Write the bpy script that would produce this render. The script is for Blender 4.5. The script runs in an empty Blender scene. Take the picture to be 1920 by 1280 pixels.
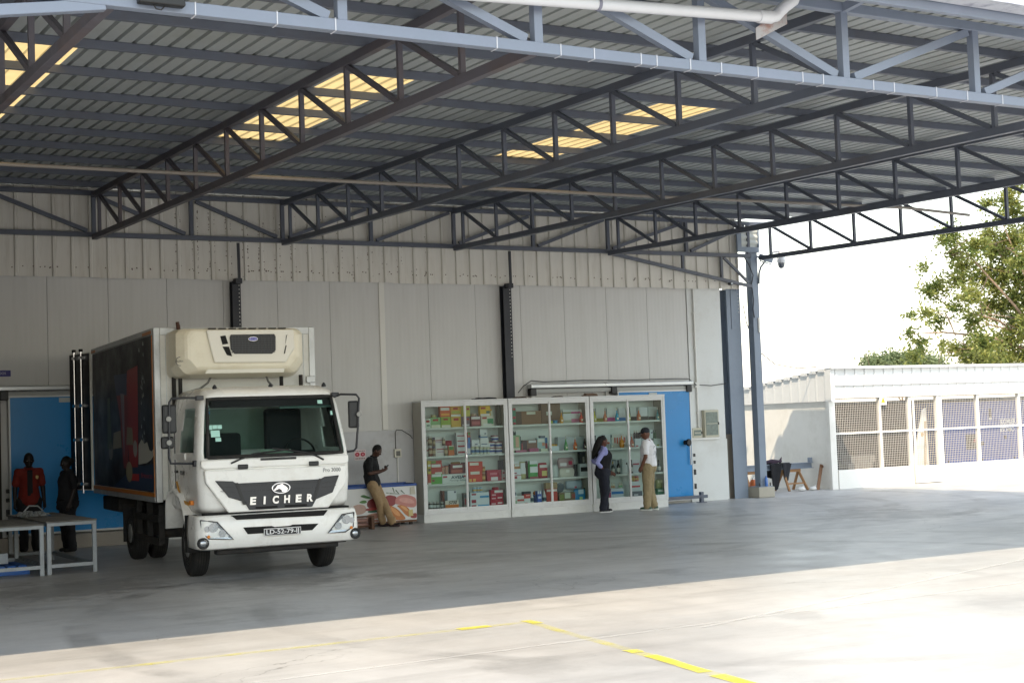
import bpy, bmesh, math, random
from mathutils import Vector, Matrix, Euler
random.seed(7)
sc = bpy.context.scene
COL = sc.collection

# ------------------------------------------------------------------ camera, sky, sun, exposure
YAW, PITCH, ROLL = 0.52334, 0.055258, -0.036045
_f = Vector((math.sin(YAW)*math.cos(PITCH), math.cos(YAW)*math.cos(PITCH), math.sin(PITCH)))
_r = Vector((math.cos(YAW), -math.sin(YAW), 0)); _u = _r.cross(_f)
_r2 = math.cos(ROLL)*_r + math.sin(ROLL)*_u; _u2 = -math.sin(ROLL)*_r + math.cos(ROLL)*_u
cam = bpy.data.cameras.new('camera'); camo = bpy.data.objects.new('camera', cam); COL.objects.link(camo)
cam.sensor_width = 36; cam.lens = 36*2747.6/1920; cam.clip_start = 0.1; cam.clip_end = 3000
camo.matrix_world = Matrix(((_r2.x, _u2.x, -_f.x, 0), (_r2.y, _u2.y, -_f.y, 0), (_r2.z, _u2.z, -_f.z, 1.95), (0, 0, 0, 1)))
sc.camera = camo

SUN = Vector((0.49, 0.672, -1.0)).normalized()          # direction the light travels
SUN_EL = math.asin(-SUN.z); SUN_AZ = math.atan2(-SUN.x, -SUN.y)
w = bpy.data.worlds.new('World'); sc.world = w; w.use_nodes = True
nt = w.node_tree; bg = nt.nodes['Background']
sky = nt.nodes.new('ShaderNodeTexSky'); sky.sky_type = 'NISHITA'; sky.sun_disc = False
sky.sun_elevation = SUN_EL; sky.sun_rotation = SUN_AZ
sky.air_density = 2.2; sky.dust_density = 0.6; sky.ozone_density = 5.0
hs = nt.nodes.new('ShaderNodeHueSaturation'); hs.inputs['Saturation'].default_value = 0.42
nt.links.new(sky.outputs[0], hs.inputs['Color']); nt.links.new(hs.outputs[0], bg.inputs[0])
bg.inputs[1].default_value = 0.15
sl = bpy.data.lights.new('sun', 'SUN'); sl.energy = 2.0; sl.angle = math.radians(0.53); sl.color = (1.0, 0.82, 0.60)
so = bpy.data.objects.new('sun', sl); COL.objects.link(so)
so.rotation_euler = SUN.to_track_quat('-Z', 'Y').to_euler(); so.location = (-10, -13, 25)
sc.view_settings.view_transform = 'Standard'; sc.view_settings.look = 'None'
sc.view_settings.exposure = 1.5; sc.view_settings.gamma = 1.0; sc.view_settings.use_curve_mapping = False
sc.cycles.max_bounces = 9; sc.cycles.diffuse_bounces = 5; sc.cycles.transparent_max_bounces = 16
sc.cycles.sample_clamp_indirect = 8.0; sc.cycles.use_denoising = True

# ------------------------------------------------------------------ materials
MATS = {}
def lin(c):
    if isinstance(c, str):
        c = [int(c[i:i+2], 16)/255 for i in (0, 2, 4)]
    return tuple(x/12.92 if x <= 0.04045 else ((x+0.055)/1.055)**2.4 for x in c)
def mat(key, col='808080', rough=0.6, metal=0.0, var=0.0, vscale=3.0, bump=0.0, bscale=40.0, dirt=None, dirt_amt=0.0, dscale=1.5, spec=0.5, coat=0.0, stretch=(1, 1, 1)):
    if key in MATS: return MATS[key]
    m = bpy.data.materials.new(key); m.use_nodes = True; n = m.node_tree; b = n.nodes['Principled BSDF']
    c = lin(col); b.inputs['Base Color'].default_value = (*c, 1); b.inputs['Roughness'].default_value = rough
    b.inputs['Metallic'].default_value = metal; b.inputs['Specular IOR Level'].default_value = spec
    b.inputs['Coat Weight'].default_value = coat
    if var or bump or dirt_amt:
        geo = n.nodes.new('ShaderNodeNewGeometry'); mp = n.nodes.new('ShaderNodeMapping'); mp.inputs['Scale'].default_value = stretch
        n.links.new(geo.outputs['Position'], mp.inputs[0]); P = mp.outputs[0]
        last = None
        if var:
            t = n.nodes.new('ShaderNodeTexNoise'); t.inputs['Scale'].default_value = vscale; t.inputs['Detail'].default_value = 6; t.inputs['Roughness'].default_value = 0.65
            n.links.new(P, t.inputs['Vector'])
            r = n.nodes.new('ShaderNodeMapRange'); r.inputs[1].default_value = 0.25; r.inputs[2].default_value = 0.75; r.inputs[3].default_value = 1-var; r.inputs[4].default_value = 1+var
            n.links.new(t.outputs[0], r.inputs[0])
            mx = n.nodes.new('ShaderNodeMix'); mx.data_type = 'RGBA'; mx.blend_type = 'MULTIPLY'; mx.inputs[0].default_value = 1
            mx.inputs[6].default_value = (*c, 1); n.links.new(r.outputs[0], mx.inputs[7]); last = mx.outputs[2]
            r2 = n.nodes.new('ShaderNodeMapRange'); r2.inputs[1].default_value = 0.25; r2.inputs[2].default_value = 0.75; r2.inputs[3].default_value = max(0.05, rough-0.12); r2.inputs[4].default_value = min(1, rough+0.12)
            n.links.new(t.outputs[0], r2.inputs[0]); n.links.new(r2.outputs[0], b.inputs['Roughness'])
        if dirt_amt:
            t = n.nodes.new('ShaderNodeTexNoise'); t.inputs['Scale'].default_value = dscale; t.inputs['Detail'].default_value = 9; t.inputs['Roughness'].default_value = 0.72
            n.links.new(P, t.inputs['Vector'])
            r = n.nodes.new('ShaderNodeMapRange'); r.inputs[1].default_value = 0.5; r.inputs[2].default_value = 0.68; r.inputs[3].default_value = 0; r.inputs[4].default_value = dirt_amt
            n.links.new(t.outputs[0], r.inputs[0])
            mx = n.nodes.new('ShaderNodeMix'); mx.data_type = 'RGBA'; n.links.new(r.outputs[0], mx.inputs[0])
            if last: n.links.new(last, mx.inputs[6])
            else: mx.inputs[6].default_value = (*c, 1)
            mx.inputs[7].default_value = (*lin(dirt), 1); last = mx.outputs[2]
        if last: n.links.new(last, b.inputs['Base Color'])
        if bump:
            t = n.nodes.new('ShaderNodeTexNoise'); t.inputs['Scale'].default_value = bscale; t.inputs['Detail'].default_value = 4
            n.links.new(P, t.inputs['Vector']); bp = n.nodes.new('ShaderNodeBump'); bp.inputs['Strength'].default_value = bump; bp.inputs['Distance'].default_value = 0.01
            n.links.new(t.outputs[0], bp.inputs['Height']); n.links.new(bp.outputs[0], b.inputs['Normal'])
    MATS[key] = m; return m
def glass(key, tint=(0.8, 0.88, 0.85), ior=1.33):
    if key in MATS: return MATS[key]
    m = bpy.data.materials.new(key); m.use_nodes = True; n = m.node_tree
    for x in list(n.nodes):
        if x.type != 'OUTPUT_MATERIAL': n.nodes.remove(x)
    out = n.nodes['Material Output']; tr = n.nodes.new('ShaderNodeBsdfTransparent'); tr.inputs[0].default_value = (*tint, 1)
    gl = n.nodes.new('ShaderNodeBsdfGlossy'); gl.inputs['Roughness'].default_value = 0.02
    lw = n.nodes.new('ShaderNodeFresnel'); lw.inputs[0].default_value = ior
    mx = n.nodes.new('ShaderNodeMixShader'); n.links.new(lw.outputs[0], mx.inputs[0]); n.links.new(tr.outputs[0], mx.inputs[1]); n.links.new(gl.outputs[0], mx.inputs[2])
    n.links.new(mx.outputs[0], out.inputs[0]); MATS[key] = m; return m

# ------------------------------------------------------------------ mesh helpers
class MB:
    def __init__(s): s.v = []; s.f = []; s.sm = []
    def add(s, vs, fs, smooth=False):
        o = len(s.v); s.v += [tuple(v) for v in vs]; s.f += [tuple(i+o for i in f) for f in fs]; s.sm += [smooth]*len(fs); return s
    def box(s, x0, x1, y0, y1, z0, z1):
        return s.add([(x0,y0,z0),(x1,y0,z0),(x1,y1,z0),(x0,y1,z0),(x0,y0,z1),(x1,y0,z1),(x1,y1,z1),(x0,y1,z1)],
                     [(0,3,2,1),(4,5,6,7),(0,1,5,4),(1,2,6,5),(2,3,7,6),(3,0,4,7)])
    def bar(s, p, q, w, h=None, up=(0, 0, 1)):
        p = Vector(p); q = Vector(q); d = (q-p).normalized(); up = Vector(up)
        if abs(d.dot(up)) > 0.98: up = Vector((0, 1, 0))
        a = d.cross(up).normalized()*w/2; b = a.cross(d).normalized()*(h or w)/2
        vs = [p-a-b, p+a-b, p+a+b, p-a+b, q-a-b, q+a-b, q+a+b, q-a+b]
        return s.add(vs, [(0,1,2,3),(7,6,5,4),(0,4,5,1),(1,5,6,2),(2,6,7,3),(3,7,4,0)])
    def tube(s, p, q, r, r2=None, n=12, cap=True):
        p = Vector(p); q = Vector(q); r2 = r if r2 is None else r2; d = (q-p).normalized()
        a = d.orthogonal().normalized(); b = d.cross(a); vs = []
        for c, rr in ((p, r), (q, r2)):
            for i in range(n):
                t = 2*math.pi*i/n; vs.append(c+(a*math.cos(t)+b*math.sin(t))*rr)
        s.add(vs, [(i, (i+1) % n, n+(i+1) % n, n+i) for i in range(n)], True)
        if cap: s.add(vs, [tuple(range(n-1, -1, -1)), tuple(range(n, 2*n))])
        return s
    def path(s, pts, r, n=10):
        pts = [Vector(p) for p in pts]; vs = []; fs = []
        for k, p in enumerate(pts):
            d = (pts[min(k+1, len(pts)-1)]-pts[max(k-1, 0)]).normalized()
            if k == 0: a = d.orthogonal().normalized()
            else: a = (a-d*a.dot(d)).normalized()
            b = d.cross(a); rr = r[k] if isinstance(r, (list, tuple)) else r
            for i in range(n):
                t = 2*math.pi*i/n; vs.append(p+(a*math.cos(t)+b*math.sin(t))*rr)
        for k in range(len(pts)-1):
            for i in range(n):
                fs.append((k*n+i, k*n+(i+1) % n, (k+1)*n+(i+1) % n, (k+1)*n+i))
        s.add(vs, fs, True); m = len(pts)-1
        return s.add([vs[i] for i in range(n)]+[vs[m*n+i] for i in range(n)], [tuple(range(n-1, -1, -1)), tuple(range(n, 2*n))])
    def lathe(s, c, prof, n=20, axis='Z', smooth=True):      # prof: (radius, height) list
        c = Vector(c); vs = []; fs = []
        for r, h in prof:
            for i in range(n):
                t = 2*math.pi*i/n; x, y = r*math.cos(t), r*math.sin(t)
                vs.append(c+Vector({'Z': (x, y, h), 'X': (h, x, y), 'Y': (x, h, y)}[axis]))
        for k in range(len(prof)-1):
            for i in range(n):
                q = (k*n+i, k*n+(i+1) % n, (k+1)*n+(i+1) % n, (k+1)*n+i)
                fs.append(q if axis != 'Y' else q[::-1])
        s.add(vs, fs, smooth); m = len(prof)-1
        return s.add(vs, [tuple(range(n-1, -1, -1)), tuple(m*n+i for i in range(n))])
    def prism(s, pts, d0, d1, axis='Y'):                      # polygon (a,b) extruded along axis from d0 to d1
        n = len(pts)
        def P(a, b, d): return {'Y': (a, d, b), 'X': (d, a, b), 'Z': (a, b, d)}[axis]
        vs = [P(a, b, d0) for a, b in pts]+[P(a, b, d1) for a, b in pts]
        return s.add(vs, [tuple(range(n)), tuple(range(2*n-1, n-1, -1))]+[(i, n+i, n+(i+1) % n, (i+1) % n) for i in range(n)])
    def ell(s, c, rx, ry, rz, n=14, m=9, rot=None):
        c = Vector(c); vs = []; fs = []
        for j in range(m+1):
            ph = math.pi*j/m
            for i in range(n):
                t = 2*math.pi*i/n; v = Vector((rx*math.sin(ph)*math.cos(t), ry*math.sin(ph)*math.sin(t), rz*math.cos(ph)))
                if rot: v = rot @ v
                vs.append(c+v)
        for j in range(m):
            for i in range(n): fs.append((j*n+i, (j+1)*n+i, (j+1)*n+(i+1) % n, j*n+(i+1) % n))
        return s.add(vs, fs, True)
    def cap(s, p, q, r1, r2, n=12):                            # tapered capsule
        p = Vector(p); q = Vector(q); d = (q-p); L = d.length
        if L < 1e-6: return s.ell(p, r1, r1, r1)
        d /= L; a = d.orthogonal().normalized(); b = d.cross(a); vs = []; fs = []; rings = []
        for k in range(5):
            t = math.pi/2*k/4; rings.append((p-d*r1*math.cos(t), r1*math.sin(t)+1e-4))
        for k in range(5):
            t = math.pi/2*k/4; rings.append((q+d*r2*math.sin(t), r2*math.cos(t)+1e-4))
        for c, r in rings:
            for i in range(n):
                t = 2*math.pi*i/n; vs.append(c+(a*math.cos(t)+b*math.sin(t))*r)
        for k in range(len(rings)-1):
            for i in range(n): fs.append((k*n+i, k*n+(i+1) % n, (k+1)*n+(i+1) % n, (k+1)*n+i))
        m = len(rings)-1
        fs += [tuple(range(n-1, -1, -1)), tuple(m*n+i for i in range(n))]
        return s.add(vs, fs, True)
    def mesh(s, name):
        me = bpy.data.meshes.new(name); me.from_pydata(s.v, [], s.f)
        me.polygons.foreach_set('use_smooth', s.sm); me.update(); return me
    def build(s, name, m, parent=None, bevel=0, loc=None, rot=None, fix=False):
        me = s.mesh(name)
        if fix:
            bm = bmesh.new(); bm.from_mesh(me); bmesh.ops.recalc_face_normals(bm, faces=bm.faces); bm.to_mesh(me); bm.free()
        return obj(name, me, m, parent, bevel, loc, rot)
def obj(name, me, m, parent=None, bevel=0, loc=None, rot=None):
    o = bpy.data.objects.new(name, me); COL.objects.link(o)
    if m is not None and not me.materials: me.materials.append(m)
    if parent: o.parent = parent
    if loc: o.location = loc
    if rot: o.rotation_euler = rot
    if bevel:
        b = o.modifiers.new('bevel', 'BEVEL'); b.width = bevel; b.segments = 2; b.limit_method = 'ANGLE'; b.angle_limit = 0.7
    return o
def B(x0, x1, y0, y1, z0, z1): return MB().box(x0, x1, y0, y1, z0, z1)
def tag(o, label, cat, group=None, kind=None):
    if label: o['label'] = label
    if cat: o['category'] = cat
    if group: o['group'] = group
    if kind: o['kind'] = kind
    return o
def thing(name, label, cat, loc=(0, 0, 0), rz=0, group=None):
    o = bpy.data.objects.new(name, None); COL.objects.link(o); o.location = loc; o.rotation_euler = (0, 0, rz); o.empty_display_size = 0.1
    return tag(o, label, cat, group)
_DG = None
def text(name, s, size, m, parent, loc, rot, ext=0.003, align='CENTER', width=None, shear=0, bold=0):
    c = bpy.data.curves.new(name, 'FONT'); c.body = s; c.size = size; c.extrude = ext; c.align_x = align; c.align_y = 'CENTER'; c.shear = shear; c.offset = bold; c.resolution_u = 3
    t = bpy.data.objects.new(name+'_tmp', c); COL.objects.link(t)
    dg = bpy.context.evaluated_depsgraph_get(); me = bpy.data.meshes.new_from_object(t.evaluated_get(dg)); bpy.data.objects.remove(t)
    me.materials.clear()
    if width:
        xs = [v.co.x for v in me.vertices]; k = width/max(1e-6, max(xs)-min(xs))
        for v in me.vertices: v.co.x *= k
    return obj(name, me, m, parent, 0, loc, rot)
PI = math.pi
FR = (PI/2, 0, 0)          # text facing -Y
# ------------------------------------------------------------------ ground
def ground_mat():
    m = bpy.data.materials.new('concrete_ground'); m.use_nodes = True; n = m.node_tree; b = n.nodes['Principled BSDF']; L = n.links.new
    geo = n.nodes.new('ShaderNodeNewGeometry'); P = geo.outputs['Position']
    def noise(s, d=6, r=0.6, st=None):
        t = n.nodes.new('ShaderNodeTexNoise'); t.inputs['Scale'].default_value = s; t.inputs['Detail'].default_value = d; t.inputs['Roughness'].default_value = r
        if st:
            mp = n.nodes.new('ShaderNodeMapping'); mp.inputs['Scale'].default_value = st[:3]; mp.inputs['Rotation'].default_value = (0, 0, st[3]); L(P, mp.inputs[0]); L(mp.outputs[0], t.inputs[0])
        else: L(P, t.inputs[0])
        return t.outputs[0]
    def rng(x, a, c, lo, hi):
        r = n.nodes.new('ShaderNodeMapRange'); L(x, r.inputs[0]); r.inputs[1].default_value = a; r.inputs[2].default_value = c; r.inputs[3].default_value = lo; r.inputs[4].default_value = hi; return r.outputs[0]
    def math2(op, x, y):
        t = n.nodes.new('ShaderNodeMath'); t.operation = op
        for i, q in enumerate((x, y)):
            if isinstance(q, (int, float)): t.inputs[i].default_value = q
            else: L(q, t.inputs[i])
        return t.outputs[0]
    val = math2('MULTIPLY', rng(noise(0.35, 5), 0.3, 0.7, 0.80, 1.12), rng(noise(2.5, 8, 0.7), 0.3, 0.7, 0.93, 1.05))
    val = math2('MULTIPLY', val, rng(noise(1.0, 6, 0.65, (0.25, 2.2, 1, 0.25)), 0.50, 0.72, 1.0, 0.80))       # drag marks
    val = math2('MULTIPLY', val, rng(noise(0.16, 7, 0.75), 0.54, 0.70, 1.0, 0.72))                               # old damp stains
    for cx, cy, R, wd, k in ((10.77, 13.49, 7.37, .2, .62), (10.77, 13.49, 5.5, .16, .74), (17.57, 26.3, 7.6, .22, .6), (17.57, 26.3, 5.75, .22, .64), (17.0, 27.0, 9.6, .2, .72), (9.0, 30.0, 13.5, .18, .75), (9.0, 30.0, 11.7, .18, .75), (24.0, 10.0, 11.0, .16, .82)):
        vm = n.nodes.new('ShaderNodeVectorMath'); vm.operation = 'DISTANCE'; L(P, vm.inputs[0]); vm.inputs[1].default_value = (cx, cy, 0)
        d = math2('ABSOLUTE', math2('SUBTRACT', vm.outputs['Value'], R), 0)
        band = rng(d, wd*0.5, wd, 1, 0)
        band = math2('MULTIPLY', band, rng(noise(0.7, 5, 0.7), 0.42, 0.62, 0, 1))
        val = math2('MULTIPLY', val, math2('SUBTRACT', 1.0, math2('MULTIPLY', band, 1-k)))
    for cx, cy, R, k in ((17.8, 24.0, .75, .62), (19.7, 20.2, 1.5, .66), (18.1, 22.6, .45, .7), (20.4, 21.8, 1.0, .7), (6.9, 18.3, 1.0, .6), (4.6, 19.5, 1.3, .6), (8.4, 17.6, .5, .65), (13.2, 16.5, .6, .78), (11.0, 15.2, .35, .75), (5.4, 15.4, .8, .78), (9.5, 11.0, .3, .8), (6.0, 10.2, .4, .84)):
        vm = n.nodes.new('ShaderNodeVectorMath'); vm.operation = 'DISTANCE'; L(P, vm.inputs[0]); vm.inputs[1].default_value = (cx, cy, 0)
        d = math2('ADD', math2('DIVIDE', vm.outputs['Value'], R), rng(noise(2.2, 8, 0.75), 0.3, 0.7, -0.75, 0.75))
        val = math2('MULTIPLY', val, rng(d, 0.55, 1.15, k, 1.0))                                               # oil and damp spots
    vo = n.nodes.new('ShaderNodeTexVoronoi'); vo.feature = 'DISTANCE_TO_EDGE'; vo.inputs['Scale'].default_value = 0.22
    wp = n.nodes.new('ShaderNodeVectorMath'); wp.operation = 'ADD'; nz = n.nodes.new('ShaderNodeTexNoise'); nz.inputs['Scale'].default_value = 1.2; nz.inputs['Detail'].default_value = 8; L(P, nz.inputs[0]); L(P, wp.inputs[0]); L(nz.outputs[1], wp.inputs[1]); L(wp.outputs[0], vo.inputs['Vector'])
    crack = math2('MULTIPLY', rng(vo.outputs['Distance'], 0.0, 0.0022, 1, 0), rng(noise(0.3, 3), 0.5, 0.58, 0, 1))
    val = math2('MULTIPLY', val, math2('SUBTRACT', 1.0, math2('MULTIPLY', crack, 0.45)))                       # hairline cracks
    val = math2('MULTIPLY', val, rng(noise(28, 3, 0.6), 0.66, 0.72, 1.0, 0.8))                                 # grit specks
    mx = n.nodes.new('ShaderNodeMix'); mx.data_type = 'RGBA'; mx.blend_type = 'MULTIPLY'; mx.inputs[0].default_value = 1
    tint = n.nodes.new('ShaderNodeMix'); tint.data_type = 'RGBA'; L(rng(noise(0.5, 4), 0.35, 0.65, 0, 1), tint.inputs[0])
    tint.inputs[6].default_value = (0.475, 0.465, 0.45, 1); tint.inputs[7].default_value = (0.455, 0.455, 0.45, 1)
    L(tint.outputs[2], mx.inputs[6]); L(val, mx.inputs[7]); L(mx.outputs[2], b.inputs['Base Color'])
    L(rng(noise(1.5, 6, 0.7), 0.3, 0.7, 0.30, 0.52), b.inputs["Roughness"]); b.inputs["Specular IOR Level"].default_value = 0.5
    bp = n.nodes.new('ShaderNodeBump'); bp.inputs['Strength'].default_value = 0.25; bp.inputs['Distance'].default_value = 0.004; L(noise(60, 4), bp.inputs['Height']); L(bp.outputs[0], b.inputs['Normal'])
    return m
GM = ground_mat()
g = MB().add([(-300, -300, 0), (400, -300, 0), (400, 400, 0), (-300, 400, 0)], [(0, 1, 2, 3)]).build('ground', GM); tag(g, 'pale grey concrete yard and loading bay floor', 'ground', kind='structure')
def paint_mat(key, c, wear, amt=0.85):
    m = bpy.data.materials.new(key); m.use_nodes = True; n = m.node_tree; b = n.nodes['Principled BSDF']
    geo = n.nodes.new('ShaderNodeNewGeometry'); t = n.nodes.new('ShaderNodeTexNoise'); t.inputs['Scale'].default_value = 1.6; t.inputs['Detail'].default_value = 10; t.inputs['Roughness'].default_value = 0.75
    n.links.new(geo.outputs['Position'], t.inputs[0]); r = n.nodes.new('ShaderNodeMapRange'); n.links.new(t.outputs[0], r.inputs[0])
    r.inputs[1].default_value = wear-0.10; r.inputs[2].default_value = wear+0.10; r.inputs[3].default_value = 0.12; r.inputs[4].default_value = amt
    b.inputs['Base Color'].default_value = (*lin(c), 1); b.inputs['Roughness'].default_value = 0.7; n.links.new(r.outputs[0], b.inputs['Alpha']); return m
YM = paint_mat('worn_yellow_paint', 'd8cf3c', 0.58, .55); YM2 = paint_mat('yellow_paint', 'd8cf48', 0.44, .8); WM = paint_mat('worn_pale_paint', 'd0d2d0', 0.52, .4)
def strip(name, p, q, wd, m, label, z=0.004, jag=True):
    p = Vector(p); q = Vector(q); d = (q-p).normalized(); a = Vector((-d.y, d.x)); N = max(2, int((q-p).length/0.25)); vs = []
    for i in range(N+1):
        c = p+(q-p)*i/N; o1 = random.uniform(-.012, .012); o2 = random.uniform(-.012, .012)
        vs += [(*(c+a*(wd/2+o1)), z), (*(c-a*(wd/2+o2)), z)]
    o = MB().add(vs, [(2*i, 2*i+1, 2*i+3, 2*i+2) for i in range(N)]).build(name, m); return tag(o, label, 'road marking', kind='structure')
strip('yellow_line', (1.5, 12.63), (7.22, 12.5), 0.10, YM, 'worn yellow painted line running along the shade edge')
strip('yellow_line', (7.30, 12.62), (6.55, 6.6), 0.10, YM, 'worn yellow painted line running towards the viewer')
for p_, q_, lb in (((7.02, 10.37), (6.99, 10.20), 'tiny bright yellow paint patch on the line towards the viewer'), ((6.985, 10.02), (6.84, 9.08), 'long bright yellow paint patch on the line towards the viewer'), ((6.825, 8.93), (6.74, 8.2), 'bright yellow paint patch nearest the viewer'), ((6.52, 12.515), (6.86, 12.51), 'bright yellow paint patch on the line along the shade edge'), ((7.31, 12.60), (7.30, 12.33), 'bright yellow paint patch at the line corner')):
    strip('yellow_patch', p_, q_, 0.13, YM2, lb, 0.0065)
strip('pale_line', (3.2, 11.0), (15.5, 11.35), 0.05, WM, 'thin faded pale line across the sunlit concrete', z=0.008)
strip('pale_line', (8.26, 10.98), (16.5, 13.4), 0.045, WM, 'thin faded pale line slanting away across the sunlit concrete', z=0.012)

# ------------------------------------------------------------------ warehouse building
WY = 27.15
M_PANEL = mat('panel_grey', 'c8c8c6', 0.45, 0.0, 0.045, 1.2, 0.05, 8, '8d8a80', 0.10, 1.1, stretch=(4, 4, 0.35))
M_PANEL2 = mat('panel_white', 'd2d5d4', 0.45, 0.0, 0.03, 1.5, dirt='a39a8c', dirt_amt=0.2, dscale=1.3)
M_LOW = mat('lower_cladding', 'bebfc2', 0.55, 0.0, 0.04, 2.0, dirt='857f78', dirt_amt=0.35, dscale=1.8)
M_FASC = mat('fascia_cream', 'd6d3cb', 0.5, 0.0, 0.05, 1.5, dirt='94886f', dirt_amt=0.3, dscale=1.2, stretch=(5, 5, 0.5))
M_RUST = mat('rust', '4a2a18', 0.9, 0, 0.2, 20)
M_STEEL = mat('steel_navy', '585e6b', 0.45, 0.0, 0.1, 3.0, dirt='54483f', dirt_amt=0.25, dscale=1.4, spec=0.5)
M_STEELD = mat('steel_black', '23262e', 0.5, 0.0, 0.12, 3.0)
M_ALU = mat('aluminium', 'b9bcbd', 0.35, 0.7, 0.05, 4)
M_WHITE = mat('white_paint', 'dcdcd8', 0.45, 0, 0.03, 3, dirt='9a968c', dirt_amt=0.25, dscale=2.5)
M_BLACKP = mat('black_plastic', '17181a', 0.45)
M_CONC = mat('concrete_block', '9a938a', 0.85, 0, 0.12, 3, 0.3, 60)
wb = thing('warehouse_building', 'long warehouse wall of pale grey insulated panels under cream ribbed fascia', 'building')
PW = 1.105
def ribbed_panel(wd, z0, z1, y):        # panel front with shallow pressed lines
    mb = MB(); N = 22; vs = []; fs = []
    for i in range(N+1):
        x = wd*i/N; dy = 0.0 if (i % 2) else 0.0007
        vs += [(x, dy, z0), (x, dy, z1)]
    for i in range(N): fs.append((2*i, 2*i+2, 2*i+3, 2*i+1))
    mb.add(vs, fs); mb.box(0, wd, 0.004, 0.10, z0, z1); return mb
pm = ribbed_panel(PW-0.008, 0.0, 4.98, 0).mesh('wall_panel'); pm.materials.append(M_PANEL)
x = 20.33-PW*19
for i in range(19):
    obj('wall_panel', pm, None, wb, 0, (x, WY, 0)); x += PW
B(20.334, 21.30, WY-0.02, WY+0.10, 0, 4.95).build('corner_panel', M_PANEL2, wb, 0.004)
B(12.56, 12.68, WY-0.022, WY-0.001, 1.9, 4.95).build('joint_cover', mat('joint_cover_white', 'd9d8d2', 0.4), wb, 0.003)
B(9.7, 13.42, WY-0.03, WY-0.001, 0, 1.885).build('lower_cladding', M_LOW, wb, 0.004)
B(20.23, 21.31, WY-0.045, WY-0.021, 0, 1.40).build('lower_cladding', M_PANEL2, wb, 0.004)
B(20.23, 21.05, WY-0.12, WY-0.021, 1.401, 1.45).build('ledge', M_WHITE, wb, 0.004)
B(-1.0, 21.3, WY+0.12, 45, 0, 4.9).build('wall_core', M_PANEL2, wb)
B(-1.0, 22.60, WY+0.45, 46, 6.28, 6.36).build('roof', M_FASC, wb)
B(-1.0, 21.3, WY+0.30, 45, 4.9, 6.28).build('upper_wall', M_FASC, wb)
def trap(wd, pitch, hgt, base, top, y0, length, axis='Z', thick=0.0):
    """ribbed sheet: runs along X, ribs stick out by hgt; extruded along Z (wall) or Y (roof)"""
    prof = [(0, 0)]; x = 0
    while x < wd-1e-6:
        c = x+pitch/2
        prof += [(c-base/2, 0), (c-top/2, hgt), (c+top/2, hgt), (c+base/2, 0)]; x += pitch
    prof.append((wd, 0)); return prof
fp = trap(0.99, 0.33, 0.035, 0.075, 0.04, 0, 0)
fm = MB(); vs = []
for a, h in fp: vs += [(a, -h, 4.88), (a, -h, 6.528)]
fm.add(vs, [(2*i, 2*i+2, 2*i+3, 2*i+1) for i in range(len(fp)-1)]); fmm = fm.mesh('fascia_sheet'); fmm.materials.append(M_FASC)
x = 21.74-0.99*23
for i in range(23):
    o = obj('fascia_sheet', fmm, None, wb, 0, (x, 27.02-0.002*(i % 2), random.uniform(-.008, .008))); x += 0.99
rs = random.Random(3); rb = MB()
for i in range(130):
    xx = rs.uniform(5, 21.5); rb.lathe((xx, 27.012, 5.06+rs.gauss(0, .015)), [(0.012, 0), (0.008, -0.010)], 6, 'Y')
for i in range(330):          # rust freckles in rows beside the ribs of the worst sheets
    k = rs.choice([0, 0, 0, 1, 1, 2, 3, 4, 5, 6]); xx = -0.865+0.33*(29+int(abs(rs.gauss(0, 1))*5) if rs.random() < .6 else 29+rs.randrange(17))-0.33*rs.randrange(2)+rs.choice((-.052, .05))+rs.gauss(0, .005)
    rb.lathe((xx, 27.014, rs.uniform(4.95, 6.2)), [(rs.uniform(.004, .013), 0), (0.003, -0.006)], 5, 'Y')
o = rb.build('rust_spot', M_RUST, wb); o['kind'] = 'stuff'
B(21.74, 21.76, 26.97, 27.6, 4.88, 6.28).build('corner_flashing', M_FASC, wb)

def hcol(name, label, x0, x1, y, z1, holes=True, mt=M_STEELD):
    t = thing(name, label, 'column', ((x0+x1)/2, y, 0)); w2 = (x1-x0)/2
    MB().box(-w2, w2, -0.012, 0.0, 0, z1).build('front_flange', mt, t); MB().box(-0.008, 0.008, 0, 0.13, 0, z1).build('web', mt, t)
    MB().box(-w2, w2, 0.13, 0.145, 0, z1).build('rear_flange', mt, t)
    MB().box(-w2*1.25, w2*1.25, -0.06, 0.15, 0, 0.02).build('base_plate', mt, t)
    if holes:
        h = MB()
        for k in range(20): h.lathe((w2*0.62, -0.0125, 3.35+k*0.075), [(0.011, 0), (0.011, -0.003)], 8, 'Y')
        o = h.build('bolt_hole', mat('hole_white', 'c8c8c4', 0.6), t); o['kind'] = 'stuff'
    MB().bar((w2*0.2, -0.14, z1), (w2*0.05, -0.16, 5.58), 0.05, 0.035).build('hanger_rod', mt, t)
    MB().box(-0.06, 0.06, -0.18, 0.0, 4.80, 4.90).build('bracket', mt, t)
    return t
hcol('steel_column', 'black steel column on the wall behind the truck roof', 9.40, 9.57, 26.985, 4.86)
hcol('steel_column', 'black steel column on the wall above the middle display cabinet', 15.39, 15.59, 26.985, 4.86)

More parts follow.
